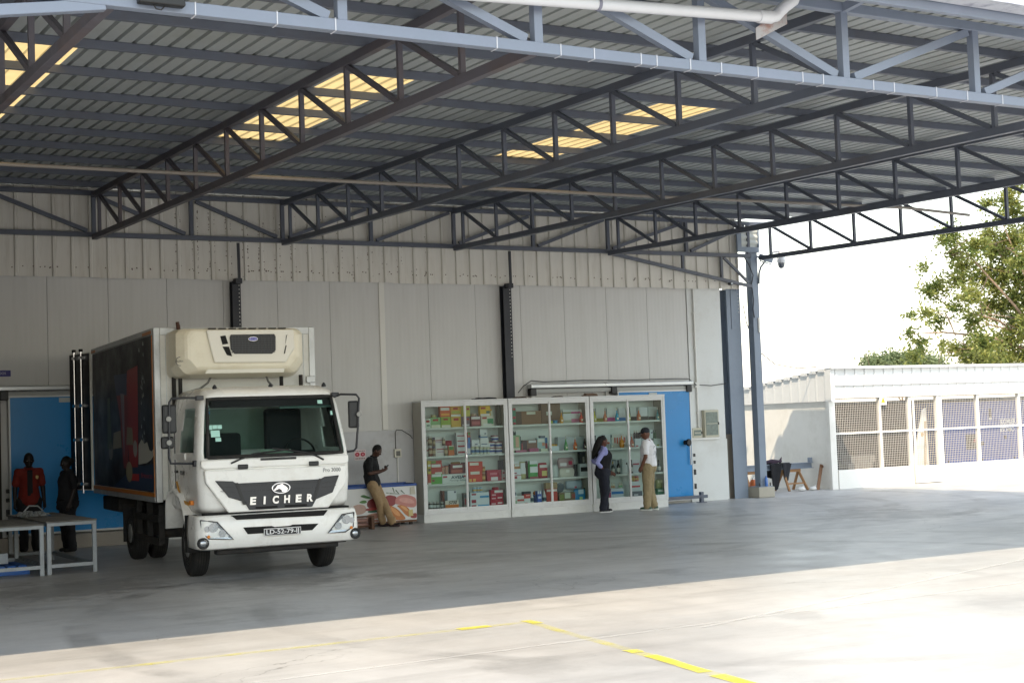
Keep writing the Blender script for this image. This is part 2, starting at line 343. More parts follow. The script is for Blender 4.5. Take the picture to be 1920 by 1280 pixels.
# wall fittings
def conduit():
    t = thing('conduit', 'white vertical conduit pipe on the wall above the meter boxes', 'pipe', (20.50, WY-0.05, 0))
    MB().tube((0, 0, 1.66), (0, 0, 4.87), 0.022).build('pipe', M_WHITE, t)
    for z in (2.0, 2.7, 3.5, 4.3): B(-0.035, 0.035, -0.012, 0.03, z, z+0.03).build('clip', M_WHITE, t)
    B(-0.06, 0.06, -0.03, 0.03, 2.60, 2.72).build('junction_box', M_WHITE, t, 0.005)
conduit()
def meter_box(x0, x1, z0, z1, label):
    t = thing('meter_box', label, 'electric box', ((x0+x1)/2, WY-0.02, 0)); w2 = (x1-x0)/2
    MG = mat('meter_beige', 'b9b6a4', 0.5)
    B(-w2, w2, -0.11, 0, z0, z1).build('housing', MG, t, 0.01)
    B(-w2+0.035, w2-0.035, -0.118, -0.111, z0+0.05, z1-0.05).build('window', mat('meter_window', '6c7a74', 0.15, 0, 0.3, 14), t)
    for zz in ((z0+z1)/2,):
        B(-w2+0.05, w2-0.05, -0.122, -0.1185, zz-0.008, zz+0.008).build('divider', MG, t)
    B(w2-0.03, w2-0.01, -0.13, -0.11, (z0+z1)/2-0.03, (z0+z1)/2+0.03).build('latch', M_BLACKP, t)
meter_box(20.62, 21.03, 1.45, 2.08, 'large beige electric box with glazed window at the wall end')
meter_box(20.27, 20.54, 1.451, 1.68, 'small beige electric box beside the large one above the ledge')
def socket():
    t = thing('wall_socket', 'small white switch box with conduit above the chest freezer', 'electric box', (12.85, WY-0.03, 0))
    B(-0.075, 0.075, -0.06, 0, 1.33, 1.50).build('housing', mat('socket_white', 'd5d2c4', 0.5), t, 0.006)
    B(-0.045, 0.045, -0.066, -0.061, 1.36, 1.46).build('switch_plate', mat('socket_dark', '5d5d58', 0.4), t)
    MB().tube((0, -0.02, 0.4), (0, -0.02, 1.33), 0.016).build('conduit', M_WHITE, t)
    MB().path([(-0.03, -0.02, 1.50), (-0.03, -0.02, 1.84), (0.0, -0.02, 1.89), (0.12, -0.02, 1.88), (0.3, -0.02, 1.77), (0.35, -0.02, 1.70)], 0.008, 6).build('cable', mat('cable_grey', '4c4e4c', 0.6), t)
socket()
def poster():
    t = thing('poster', 'small white and red notice on the wall beside the leaning man', 'notice', (12.03, WY-0.034, 1.415))
    B(-0.125, 0.125, -0.003, 0, -0.105, 0.105).build('sheet', mat('notice_white', 'd8c8c8', 0.6), t)
    for s in (-1, 1):
        MB().prism([(s*0.06+0.05*math.cos(a*PI/8), 0.01+0.042*math.sin(a*PI/8)) for a in range(16)], -0.0045, -0.0031).build('red_panel', mat('notice_red', 'b02038', 0.6), t, fix=True)
        MB().prism([(s*0.06+0.022*math.cos(a*PI/6), 0.01+0.018*math.sin(a*PI/6)) for a in range(12)], -0.006, -0.0046).build('pale_mark', mat('notice_pink', 'd88a98', 0.6), t, fix=True)
    for k in range(6):
        B(-0.10+k*0.036, -0.078+k*0.036, -0.0045, -0.0031, -0.08, -0.062).build('print_line', mat('notice_ink', '5a3038', 0.6), t)
        B(-0.10+k*0.036, -0.076+k*0.036, -0.0045, -0.0031, 0.072, 0.085).build('print_line', MATS['notice_ink'], t)
poster()
def small_sign():
    t = thing('wall_sign', 'small purple sign with white lettering above the left blue door', 'sign', (5.14, WY-0.005, 3.15))
    B(-0.42, 0.16, -0.015, 0, -0.055, 0.055).build('plate', mat('sign_purple', '2f2a78', 0.5), t)
    text('lettering', 'CONGELADOS', 0.062, mat('sign_white', 'c8c8d8', 0.6), t, (-0.13, -0.017, 0), FR, 0.001)
small_sign()

# ------------------------------------------------------------------ cold room doors
M_BLUE = mat('door_blue', '2083c4', 0.32, 0, 0.03, 1.0, dirt='1b6a9c', dirt_amt=0.2, dscale=1.2)
def cold_door(label, x0, x1, z0, z1, railx0, railx1, railz, hx, flip, brk):
    t = thing('sliding_door', label, 'door', (x0, WY-0.16, 0)); W = x1-x0
    B(0.03, W-0.03, 0, 0.09, z0+0.03, z1-0.03).build('leaf', M_BLUE, t, 0.004)
    fm_ = mat('door_trim_white', 'd7d9d8', 0.35)
    B(0, 0.03, -0.012, 0.1, z0, z1).build('edge_trim', fm_, t); B(W-0.03, W, -0.012, 0.1, z0, z1).build('edge_trim', fm_, t)
    B(0.0301, W-0.0301, -0.012, 0.1, z1-0.03, z1).build('edge_trim', fm_, t); B(0.0301, W-0.0301, -0.012, 0.1, z0, z0+0.03).build('edge_trim', fm_, t)
    r = B(railx0-x0, railx1-x0, -0.07, 0.12, railz, railz+0.085).build('rail', M_ALU, t, 0.015)
    B(railx0-x0, railx1-x0, 0.0, 0.13, railz-0.10, railz-0.02).build('rail_back', mat('rail_grey', '9fa2a0', 0.4), t)
    for bx in brk: B(bx-x0, bx-x0+0.14, -0.05, 0.10, railz-0.16, railz-0.001).build('rail_bracket', M_BLACKP, t, 0.01)
    B(W*0.42, W*0.42+0.22, -0.02, -0.001, z1-0.13, z1-0.05).build('label_plate', mat('plate_grey', 'b4bab8', 0.5), t)
    s = -1 if flip else 1
    k = MB().lathe((hx-x0, 0, 1.36), [(0.055, 0), (0.055, -0.02), (0.03, -0.03), (0.03, -0.10), (0.07, -0.10), (0.085, -0.13), (0.06, -0.16)], 14, 'Y').build('handle_knob', M_BLACKP, t)
    MB().tube((hx-x0+0.10*s, -0.05, 0.85), (hx-x0+0.10*s, -0.05, 1.32), 0.016).build('pull_bar', M_ALU, k)
    for z in (0.30, 0.62, 0.87, 1.03): B(W+0.004 if not flip else -0.055, W+0.055 if not flip else -0.004, -0.03, 0.06, z, z+(0.07 if z > .8 else 0.12)).build('roller_guide', M_BLACKP, t, 0.005)
    return t
cold_door('bright blue sliding cold room door beside the right display cabinet', 18.22, 20.22, 0.06, 2.56, 15.97, 20.28, 2.665, 20.02, False, (15.97, 18.05, 20.10))
cold_door('shaded blue sliding cold room door behind the work tables', 5.22, 7.32, 0.27, 2.74, 4.0, 7.6, 2.83, 5.42, True, (5.08,))
B(3.5, 7.9, 26.75, WY-0.03, 0, 0.25).build('kerb', M_CONC, None, 0.01); tag(bpy.data.objects['kerb'], 'low concrete kerb under the shaded blue door', 'kerb', kind='structure')
t = thing('door_opening', 'white framed cold room doorway behind the display cabinets', 'door frame', (16.05, WY-0.07, 0))
B(0.0, 0.1, 0, 0.06, 0, 2.56).build('jamb', M_WHITE, t); B(1.93, 2.03, 0, 0.06, 0, 2.56).build('jamb', M_WHITE, t); B(0, 2.03, -0.003, 0.06, 2.561, 2.62).build('lintel', M_ALU, t)
t = thing('bumper_rail', 'dark steel bumper rail standing low in front of the blue door', 'rail', (19.35, 26.72, 0))
MB().box(-0.6, 1.02, -0.03, 0.03, 0.10, 0.17).build('rail', M_STEEL, t, 0.005); MB().box(0.82, 0.90, -0.04, 0.04, 0, 0.24).build('post', M_STEEL, t, 0.005); MB().box(-0.55, -0.47, -0.04, 0.04, 0, 0.1).build('post', M_STEEL, t, 0.005)
MB().box(0.76, 0.96, -0.07, 0.07, 0, 0.012).build('base_plate', M_STEEL, t)
o = MB().path([(15.63, 26.9, 2.58), (15.8, 26.96, 2.72), (16.0, 26.97, 2.83), (16.3, 26.97, 2.80), (17.3, 26.97, 2.815), (18.4, 26.97, 2.80), (19.8, 26.97, 2.81), (20.2, 26.98, 2.80), (20.31, 27.0, 2.72), (20.46, 27.06, 2.66)], 0.011, 6).build('cable', mat('cable_grey', '4c4e4c', 0.6)); tag(o, 'loose grey cable lying along the top of the door rail', 'cable')
o = MB().path([(20.56, 27.07, 2.66), (20.9, 27.09, 2.64), (21.33, 27.08, 2.68)], 0.010, 6).build('cable', MATS['cable_grey']); tag(o, 'grey cable from junction box to the wall corner', 'cable')

# ------------------------------------------------------------------ canopy: trusses
SL = 0.0205
def zb(Y): return 5.60+SL*(Y-26.5)
def zt(Y): return 6.375+SL*(Y-26.5)
NY = [26.46-1.396*k for k in range(12)]
def truss_depth(name, label, X, mt):
    t = thing(name, label, 'roof truss', (X, 26.46, 0), 0, 'trusses running from the wall to the yard'); o = 26.46
    MB().bar((0, 0.38, zb(o+.38)), (0, 11.15-o, zb(11.15)), 0.09, 0.10).build('bottom_chord', mt, t, 0.006)
    MB().bar((0, 0.38, zt(o+.38)), (0, 11.15-o, zt(11.15)), 0.09, 0.10).build('top_chord', mt, t, 0.006)
    for k, Y in enumerate(NY):
        if k == 11: break
        MB().bar((0, Y-o, zb(Y)+0.05), (0, Y-o, zt(Y)-0.05), 0.055, 0.055, (0, 1, 0)).build('vertical', mt, t)
        Y2 = NY[k+1]
        MB().bar((0, Y-0.05-o, zt(Y)-0.06), (0, Y2+0.05-o, zb(Y2)+0.06), 0.055, 0.055, (1, 0, 0)).build('diagonal', mt, t)
    return t
M_STEELB = mat('steel_brown', '56545c', 0.5, 0.0, 0.1, 3.0, dirt='5e4636', dirt_amt=0.45, dscale=0.9)
TX = (2.95, 6.76, 10.42, 14.20, 18.05, 22.33)
for X, lb, mt in zip(TX, ('leftmost steel roof truss, nearest the left picture edge', 'second roof truss from the left, ending over the truck', 'third roof truss from the left, ending above the truck box right side', 'fourth roof truss from the left, ending above the middle cabinet', 'fifth roof truss from the left, ending above the right cabinet', 'rightmost roof truss against the open sky'), (M_STEELB, M_STEELB, M_STEEL, M_STEEL, M_STEEL, M_STEEL)):
    truss_depth('roof_truss', lb, X, mt)
def truss_cross(label, Y, mt, big, name='cross_truss'):
    t = thing(name, label, 'roof truss', (10.42, Y, 0)); ws = 0.10 if big else 0.085; wv = 0.085 if big else 0.07
    xs = [2.95, 4.86, 6.76, 8.59, 10.42, 12.31, 14.20, 16.12, 18.05, 20.2, 22.2 if big else 22.0]
    b, p = (zb(Y), zt(Y)) if big else (5.655, 6.42); XR = 22.2 if big else 22.06; R = lambda x: x-10.42
    MB().bar((R(-1.3), 0, b), (R(XR), 0, b), ws).build('bottom_chord', mt, t, 0.006)
    MB().bar((R(-1.3), 0, p), (R(22.6), 0, p), ws).build('top_chord', mt, t, 0.006)
    for x in xs: MB().bar((R(x), 0.0, b+ws/2), (R(x), 0.0, p-ws/2), wv, wv, (0, 1, 0)).build('vertical', mt, t)
    for i in range(len(xs)-1):
        a, c = xs[i], xs[i+1]
        if c <= 10.5: P, Q = (R(a)+0.1, 0.001, p-0.07), (R(c)-0.12, 0.001, b+0.07)
        else: P, Q = (R(a)+0.12, 0.001, b+0.07), (R(c)-0.1, 0.001, p-0.07)
        MB().bar(P, Q, wv, wv*0.9, (0, 1, 0)).build('diagonal', mt, t)
    # knee at both ends
    for sx in (1, -1):
        k0, k1 = (18.1, XR) if sx > 0 else (2.9, -1.25)
        MB().bar((R(k0), 0, b-0.04), (R(k1), 0, b-0.72), ws*0.85).build('knee_chord', mt, t, 0.005)
        for fr in (0.5, 0.78):
            x = k0+(k1-k0)*fr; MB().bar((R(x), 0, b-0.04), (R(x), 0, b-0.02-0.68*fr), wv*0.8, wv*0.8, (0, 1, 0)).build('knee_post', mt, t)
        xa = k0+(k1-k0)*0.8; MB().bar((R(xa), 0.001, b-0.06), (R(k1-0.1*sx), 0.001, b-0.62), wv*0.8, wv*0.75, (0, 1, 0)).build('knee_diagonal', mt, t)
    return t
truss_cross('long dark cross truss running along in front of the cream fascia', 26.88, M_STEEL, False)
M_STEELF = mat('steel_front_blue', '7b8596', 0.4, 0.0, 0.06, 3.0, dirt='8a90a8', dirt_amt=0.3, dscale=2.0)  # front truss and eave: lighter, bluer steel than the other trusses
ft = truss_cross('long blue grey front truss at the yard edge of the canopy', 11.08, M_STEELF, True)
MT = mat('cable_tie_white', 'c9ccd4', 0.5)
zf = zb(11.08)
for X in (3.6, 4.28, 4.79, 6.32, 6.98, 7.34, 7.86, 8.04, 8.43, 8.80, 9.25, 9.82, 10.09, 10.77, 11.06, 11.67, 12.13, 12.67):
    m_ = MB(); x = X-10.42
    m_.box(x-0.005, x+0.005, -0.056, -0.051, zf-0.054, zf+0.054).box(x-0.005, x+0.005, -0.056, 0.056, zf-0.056, zf-0.0505).box(x-0.005, x+0.005, -0.056, 0.056, zf+0.0505, zf+0.056)
    m_.build('cable_tie', MT, ft)
o = MB().path([(-1.5, 20.4, 5.66), (3.9, 20.4, 5.68), (14.2, 20.4, 5.73), (20.6, 20.4, 5.79), (22.33, 20.42, 5.72)], 0.028, 8).build('tie_bar', mat('steel_light', '8c8680', 0.5, 0, 0.1, 3)); tag(o, 'thin pale tie bar threaded lengthwise through the roof trusses', 'steel bar')
# PVC drain pipe under the eave
t = thing('drain_pipe', 'white plastic drain pipe slung under the eave of the canopy', 'pipe', (9.3, 10.9, 5.8)); MPVC = mat('pvc_white', 'c9ccd2', 0.35, 0, 0.04, 3)
MB().tube((-6.6, 0, -0.32), (0, 0, 0), 0.055, n=16).build('pipe', MPVC, t)
MB().tube((-0.12, 0, -0.006), (0.04, 0, 0.002), 0.066, n=16).build('pipe_socket', MPVC, t)
MB().path([(0.03, 0, 0), (0.10, 0, 0.02), (0.15, 0, 0.07), (0.20, -0.03, 0.12), (0.26, -0.08, 0.17), (0.28, -0.12, 0.26), (0.28, -0.14, 0.34)], 0.058, 14).build('elbow', MPVC, t)
for x in (-2.0, -4.3): MB().tube((x, 0, -0.097*(-x)/2.0+0.0), (x+0.03, 0, -0.097*(-x)/2.0+0.001), 0.062, n=16).build('pipe_clip', mat('clip_dark', '77798a', 0.5), t)
MB().prism([(-0.10, -0.22), (0.30, -0.02), (0.30, 0.11), (0.16, 0.08), (-0.10, -0.10)], 0.07, 0.078).build('bracket_plate', mat('bracket_rusty', 'a8a6a8', 0.5, 0.3, 0.1, 6, dirt='8a4a2a', dirt_amt=0.7, dscale=6), t, fix=True)
# LED floodlight on the front truss
t = thing('floodlight', 'black floodlight with printed wattage hung on the front truss', 'floodlight', (3.32, 10.97, 5.35))
B(-0.19, 0.17, -0.05, 0.04, -0.09, 0.20).build('housing', M_BLACKP, t, 0.008)
text('lettering', '100W', 0.06, mat('ink_white', 'd8d8d8', 0.6), t, (0.03, -0.052, -0.02), FR, 0.001, bold=0.001)
text('lettering', 'IP66', 0.035, MATS['ink_white'], t, (-0.10, -0.052, -0.045), FR, 0.001)
MB().path([(-0.07, 0, -0.09), (-0.05, 0, -0.12), (-0.01, 0, -0.125), (0.02, 0, -0.09)], 0.006, 6).build('cable', M_BLACKP, t)

# ------------------------------------------------------------------ canopy roof: sheets, skylights, purlins, gutter
M_ROOF = mat('roof_sheet_grey', 'a4aaac', 0.45, 0.1, 0.06, 0.8, dirt='7d8378', dirt_amt=0.3, dscale=0.7)
def sky_mat():
    m = bpy.data.materials.new('skylight_fibreglass'); m.use_nodes = True; n = m.node_tree
    for x in list(n.nodes):
        if x.type != 'OUTPUT_MATERIAL': n.nodes.remove(x)
    out = n.nodes['Material Output']; a = n.nodes.new('ShaderNodeBsdfTranslucent'); a.inputs[0].default_value = (0.52, 0.385, 0.18, 1)
    d = n.nodes.new('ShaderNodeBsdfDiffuse'); d.inputs[0].default_value = (0.45, 0.36, 0.18, 1)
    geo = n.nodes.new('ShaderNodeNewGeometry'); t = n.nodes.new('ShaderNodeTexNoise'); t.inputs['Scale'].default_value = 2.5; t.inputs['Detail'].default_value = 6; n.links.new(geo.outputs['Position'], t.inputs[0])
    r = n.nodes.new('ShaderNodeMapRange'); n.links.new(t.outputs[0], r.inputs[0]); r.inputs[1].default_value = 0.3; r.inputs[2].default_value = 0.7; r.inputs[3].default_value = 0.22; r.inputs[4].default_value = 0.4
    mx = n.nodes.new('ShaderNodeMixShader'); n.links.new(r.outputs[0], mx.inputs[0]); n.links.new(a.outputs[0], mx.inputs[1]); n.links.new(d.outputs[0], mx.inputs[2]); n.links.new(mx.outputs[0], out.inputs[0]); return m
M_SKY = sky_mat()
rf = thing('canopy_roof', 'wide ribbed metal canopy roof with three yellow skylights', 'roof', (0, 10.2, 0))
def zr(Y): return zt(Y)+0.15
YE, YR = 10.15, 27.45
CACHE = {}
def roof_sheet(x0, x1, y0, y1, m, nm):
    key = (round(x1-x0, 3), y0, y1, nm)
    if key not in CACHE:
        hr_ = 0.055 if nm == 'roof_sheet' else 0.022; pr = trap(x1-x0, 0.2, hr_, 0.054, 0.030, 0, 0); mb = MB(); vs = []
        for a, h in pr: vs += [(a, y0-10.2, zr(y0)+h), (a, y1-10.2, zr(y1)+h)]
        mb.add(vs, [(2*i, 2*i+2, 2*i+3, 2*i+1) for i in range(len(pr)-1)])
        me = mb.mesh(nm); me.materials.append(m); CACHE[key] = me
    o = obj(nm, CACHE[key], None, rf, 0, (x0, 0, 0)); return o
edges = [-2.0, -1.0, 0.0, 1.0, 2.0, 3.0, 4.0, 5.0, 6.0, 7.2, 8.2, 9.0, 10.0, 11.0, 12.0, 13.0, 14.0, 15.0, 16.0, 17.0, 18.0, 19.0, 20.0, 21.0, 22.0, 23.0]
for a, c in zip(edges[:-1], edges[1:]):
    y1 = YR if a < 22 else 26.25
    if a in (3.0, 7.2, 12.0):
        roof_sheet(a, c, YE, 16.3, M_ROOF, 'roof_sheet'); roof_sheet(a, c, 16.2, 21.2, M_SKY, 'skylight_sheet'); roof_sheet(a, c, 21.1, y1, M_ROOF, 'roof_sheet')
    else: roof_sheet(a, c, YE, y1, M_ROOF, 'roof_sheet')
ZG = 5.98
PURL = [12.15, 13.4, 14.7, 16.0, 17.35, 18.7, 20.0, 21.25, 22.45, 23.7, 24.95, 26.2]
for Y in PURL:
    MB().box(-2, 22.6, Y-0.03-10.2, Y+0.03-10.2, zr(Y)-0.102, zr(Y)-0.004).build('purlin', M_STEEL, rf, 0.004)
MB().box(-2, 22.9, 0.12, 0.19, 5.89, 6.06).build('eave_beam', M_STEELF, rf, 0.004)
MB().prism([(-0.16, ZG), (0.10, ZG), (0.10, ZG+0.14), (0.085, ZG+0.14), (0.085, ZG+0.015), (-0.145, ZG+0.015), (-0.145, ZG+0.24), (-0.16, ZG+0.24)], -2, 22.95, 'X').build('gutter', mat('gutter_white', 'c8ccd6', 0.45, 0.2, 0.06, 5, dirt='6a6e88', dirt_amt=0.6, dscale=6), rf, fix=True)
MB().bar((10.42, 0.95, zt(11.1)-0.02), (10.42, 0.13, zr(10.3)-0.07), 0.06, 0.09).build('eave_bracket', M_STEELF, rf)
MB().bar((22.97, 0, zr(10.3)-0.03), (22.97, 15.9, zr(26)-0.03), 0.03, 0.14).build('verge_trim', M_STEEL, rf)

# ------------------------------------------------------------------ right hand columns and fittings
t = thing('steel_column', 'thick grey steel column at the end of the warehouse wall', 'column', (21.70, 27.16, 0))
M_STEELG = mat('steel_grey_blue', '808c9c', 0.45, 0, 0.06, 2.0, dirt='4c5666', dirt_amt=0.3, dscale=1.0)
MB().box(-0.20, 0.20, -0.015, 0.0, 0, 4.9).build('front_flange', M_STEELG, t); MB().box(-0.01, 0.01, 0, 0.3, 0, 4.9).build('web', M_STEELG, t); MB().box(-0.2, 0.2, 0.3, 0.315, 0, 4.9).build('rear_flange', M_STEELG, t)
MB().box(-0.08, 0.12, -0.03, -0.0151, 3.95, 4.9).build('splice_plate', M_STEELG, t)
MB().bar((0.08, -0.09, 4.86), (0.06, -0.12, 5.6), 0.09, 0.05).build('hanger', M_STEELG, t)
h = MB()
for k in range(6): h.lathe((0.15, -0.0155, 4.35+k*0.085), [(0.013, 0), (0.013, -0.003)], 8, 'Y')
h.build('bolt_hole', mat('hole_white', 'c8c8c4', 0.6), t)['kind'] = 'stuff'
t = thing('concrete_post', 'rough concrete post stub with bare rebar behind the thick column', 'post', (21.55, 27.45, 0))
B(-0.14, 0.2, -0.1, 0.2, 0, 1.5).build('post', M_CONC, t, 0.01)
for dx in (-0.06, -0.0, 0.05): MB().tube((dx, 0.05, 1.5), (dx+0.01, 0.05, 1.72), 0.006, n=6).build('rebar', M_RUST, t)
t = thing('steel_column', 'slim grey steel canopy column on a concrete plinth', 'column', (22.18, 27.0, 0))
B(-0.10, 0.10, -0.10, 0.10, 0.26, 5.98).build('shaft', M_STEELG, t, 0.004)
B(-0.24, 0.24, -0.2, 0.22, 0.0, 0.245).build('plinth', mat('plinth_concrete', 'aaa598', 0.85, 0, 0.08, 4, 0.3, 50), t, 0.02)
B(-0.2, 0.2, -0.17, 0.17, 0.246, 0.262).build('base_plate', M_STEELG, t)
for dx in (-0.16, 0.16): MB().tube((dx, -0.13, 0.26), (dx, -0.13, 0.34), 0.014, n=8).build('anchor_bolt', M_STEELD, t)
B(0.03, 0.085, -0.125, -0.1005, 3.85, 4.2).build('cable_cover', M_WHITE, t, 0.004)
t = thing('end_panel', 'grey framed panel with white corrugated infill at the column top', 'panel', (21.98, 26.84, 0))
B(-0.32, 0.32, 0, 0.05, 5.74, 5.86).build('frame_rail', M_STEELG, t); B(-0.32, -0.2, 0, 0.05, 5.861, 6.3).build('frame_side', M_STEELG, t); B(0.3, 0.34, 0, 0.05, 5.861, 6.3).build('frame_side', M_STEELG, t)
m_ = MB(); vs = []
for k in range(17): vs += [(-0.2, 0.03+0.02*math.sin(k*PI/2.5), 5.861+k*0.0275), (0.3, 0.03+0.02*math.sin(k*PI/2.5), 5.861+k*0.0275)]
m_.add(vs, [(2*i, 2*i+1, 2*i+3, 2*i+2) for i in range(16)], True).build('infill', mat('infill_white', 'c9cdc8', 0.5), t)
t = thing('dome_camera', 'white dome security camera hanging on a bent arm from the column', 'camera', (22.30, 26.93, 5.0))
MB().path([(-.02, -0.05, 0), (0.0, -0.05, 0.25), (0.06, -0.05, 0.40), (0.38, -0.05, 0.72), (0.48, -0.05, 0.77), (0.68, -0.05, 0.79)], 0.024, 8).build('arm', mat('arm_grey', '8f949c', .5), t)
MB().lathe((0.69, -0.05, 0.42), [(0.02, 0.38), (0.05, 0.36), (0.085, 0.30), (0.10, 0.2), (0.10, 0.10), (0.085, 0.09)], 16).build('housing', mat('cam_white', 'd8dade', 0.4), t)
MB().lathe((0.69, -0.05, 0.42), [(0.085, 0.09), (0.08, 0.03), (0.055, -0.02), (0.02, -0.04)], 16).build('dome', mat('cam_dome', '5a606a', 0.1), t)
t = thing('floodlight', 'grey floodlight bracketed to the slim column below the truss', 'floodlight', (22.42, 26.95, 5.6))
B(-0.10, 0.22, -0.2, -0.02, -0.02, 0.12).build('housing', M_STEELG, t, 0.02, rot=(0.3, 0.2, 0)); B(-0.05, 0.18, -0.22, -0.05, -0.06, -0.03).build('lens', mat('lens_grey', 'a0a8b0', 0.1), t, rot=(0.3, 0.2, 0)); MB().bar((-0.15, 0, 0.05), (0.05, -0.05, 0.05), 0.04).build('bracket', M_STEELG, t)
t = thing('bullet_camera', 'small dark camera fixed on the lower corner of the fascia', 'camera', (21.45, 26.95, 5.0))
MB().tube((0, 0, 0), (-0.02, -0.12, -0.01), 0.04).build('body', M_BLACKP, t); MB().lathe((-0.02, -0.121, -0.01), [(0.03, 0), (0.03, -0.01)], 10, 'Y').build('lens', mat('lens_grey', 'a0a8b0', 0.1), t); B(-0.02, 0.02, 0, 0.06, -0.02, 0.05).build('mount', M_WHITE, t)
for k, pts, lb in ((0, [(21.95, 27.1, 4.55), (22.2, 27.3, 4.1), (22.8, 27.7, 3.5), (23.6, 28.0, 3.15), (24.5, 28.2, 3.05), (25.2, 28.3, 3.08)], 'thin black overhead cable sagging from column to the white shed'),
                   (1, [(21.8, 26.8, 5.62), (21.95, 26.82, 5.45), (22.1, 26.86, 5.2), (22.05, 26.88, 4.95)], 'thin dark cable hanging at the column top'),
                   (2, [(22.06, 26.88, 5.0), (22.09, 26.87, 4.6), (22.07, 26.88, 4.4), (22.1, 26.88, 4.2)], 'loose dark cable running down the slim column')):
    o = MB().path(pts, 0.012, 6).build('cable', mat('cable_black', '22242a', 0.6)); tag(o, lb, 'cable')
# unseen hall and partition, added out of view to darken the bay's left
nb_ = thing('added_shade_hall', 'unseen dark hall added on the left to shade the loading bay', 'building', (-2.0, 12, 0)); M_SH = mat('added_hall_grey', '4c4a46', .7, 0, .05, 1)
B(-.3, 0, 0, 15.1, 0, 6.3).build('wall', M_SH, nb_); B(-14, -.3001, 0, .3, 0, 6.3).build('front_wall', M_SH, nb_); B(-14, -.1, 0, 34, 6.301, 6.36).build('roof', M_FASC, nb_)
pt_ = thing('added_shade_wall', 'unseen grey partition added to darken the corner left of the tables', 'wall', (2.9, 20.0, 0)); B(0, .12, 0, 6.95, 0, 5.3).build('panel', M_SH, pt_); B(-.02, .14, -.06, -.0001, 0, 5.3).build('end_trim', M_STEELD, pt_)
# ------------------------------------------------------------------ refrigerated truck
M_CAB = mat('cab_white', 'ecebe7', 0.3, 0, 0.02, 2.0, dirt='b0a48c', dirt_amt=0.22, dscale=2.4, coat=0.25)
M_CREAM = mat('reefer_cream', 'e0dac6', 0.38, 0, 0.03, 2.0, dirt='a8946a', dirt_amt=0.25, dscale=1.6)
M_DGREY = mat('grille_dark', '26282d', 0.42, 0, 0.05, 10)
M_RUB = mat('rubber', '1d1d1d', 0.8, 0, 0.12, 8, dirt='4a443c', dirt_amt=.4, dscale=5)
M_CHAS = mat('chassis_black', '151413', 0.75, 0, 0.15, 5, dirt='4a3f34', dirt_amt=0.4, dscale=3)
M_CHROME = mat('chrome', 'd8d8da', 0.12, 1.0)
M_LAMP = mat('lamp_silver', '9a9ea2', 0.22, 0.8, 0.3, 14)
M_LENS = glass('lamp_glass', (0.93, 0.95, 0.96))
M_ORANGE = mat('reflector_orange', 'd27a14', 0.4)
M_WSG = glass('windshield_glass', (0.62, 0.74, 0.71))
TY = 0.0772
tk = thing('refrigerated_truck', 'white cab refrigerated truck with cream cooling unit and dark printed box side', 'truck', (7.20, 19.79, 0), -TY)
# --- cab shell: plan outlines lofted over z
def outline(hw, yf, yb, rc, nb=10, na=7, ns=12):
    pts = []
    for i in range(nb+1):
        x = -hw+rc+(2*hw-2*rc)*i/nb; pts.append((x, yf-0.03*(1-(x/hw)**2)))
    for i in range(1, na):
        a = -PI/2+PI/2*i/na; pts.append((hw-rc+rc*math.cos(a), yf+rc+rc*math.sin(a)))
    for i in range(ns+1): pts.append((hw, yf+rc+(yb-yf-rc)*i/ns))
    for i in range(1, 5): pts.append((hw-2*hw*i/5, yb))
    for i in range(ns+1): pts.append((-hw, yb-(yb-yf-rc)*i/ns))
    for i in range(1, na):
        a = PI+PI/2*i/na; pts.append((-hw+rc+rc*math.cos(a), yf+rc+rc*math.sin(a)))
    return pts
lev = [(0.90, 1.00, -0.90, 0.80, .14), (0.98, 1.04, -0.93, 0.82, .15), (1.30, 1.06, -0.95, 0.85, .15), (1.50, 1.06, -0.945, 0.85, .15), (1.62, 1.055, -0.93, 0.85, .14), (1.70, 1.05, -0.905, 0.85, .13),
       (2.00, 1.02, -0.83, 0.84, .13), (2.30, .98, -0.75, 0.83, .13), (2.42, .955, -0.715, 0.82, .14), (2.50, .925, -0.67, 0.80, .18), (2.555, .86, -0.58, 0.74, .2), (2.58, .76, -0.45, 0.64, .2)]
rings = [[(x, y, z) for x, y in outline(hw, yf, yb, rc)] for z, hw, yf, yb, rc in lev]
N = len(rings[0]); body = MB(); ws = MB(); sw = MB(); rub = MB()
nb, na, ns = 10, 7, 12
allv = [v for r in rings for v in r]
fb, fw, fs_, fr = [], [], [], []
for k in range(len(rings)-1):
    z0, z1 = lev[k][0], lev[k+1][0]
    for i in range(N):
        j = (i+1) % N; q = (k*N+i, k*N+j, (k+1)*N+j, (k+1)*N+i)
        mx_ = (allv[q[0]][0]+allv[q[1]][0])/2; my_ = (allv[q[0]][1]+allv[q[1]][1])/2
        front = i < nb or i in (nb, nb+1, N-1, N-2)
        side = abs(abs(mx_)-lev[k][1]) < 0.03 and -0.62 < my_ < 0.12
        rear = abs(my_-lev[k][3]) < 0.02 and abs(mx_) < 0.7
        if front and z0 >= 1.61 and z1 <= 2.43: fw.append(q)
        elif side and z0 >= 1.69 and z1 <= 2.31: fs_.append(q)
        elif rear and z0 >= 1.69 and z1 <= 2.31: fr.append(q)
        else: fb.append(q)
fb.append(tuple((len(rings)-1)*N+i for i in range(N)))
def used(fl):
    ids = sorted({i for f in fl for i in f}); mp = {a: b for b, a in enumerate(ids)}
    return [allv[i] for i in ids], [tuple(mp[i] for i in f) for f in fl]
body.add(*used(fb), True); cab = body.build('cab', M_CAB, tk, fix=False)
cab.modifiers.new('solid', 'SOLIDIFY').thickness = 0.02; cab.modifiers['solid'].offset = -1
ws.add(*used(fw), True); wso = ws.build('windshield', M_WSG, tk)
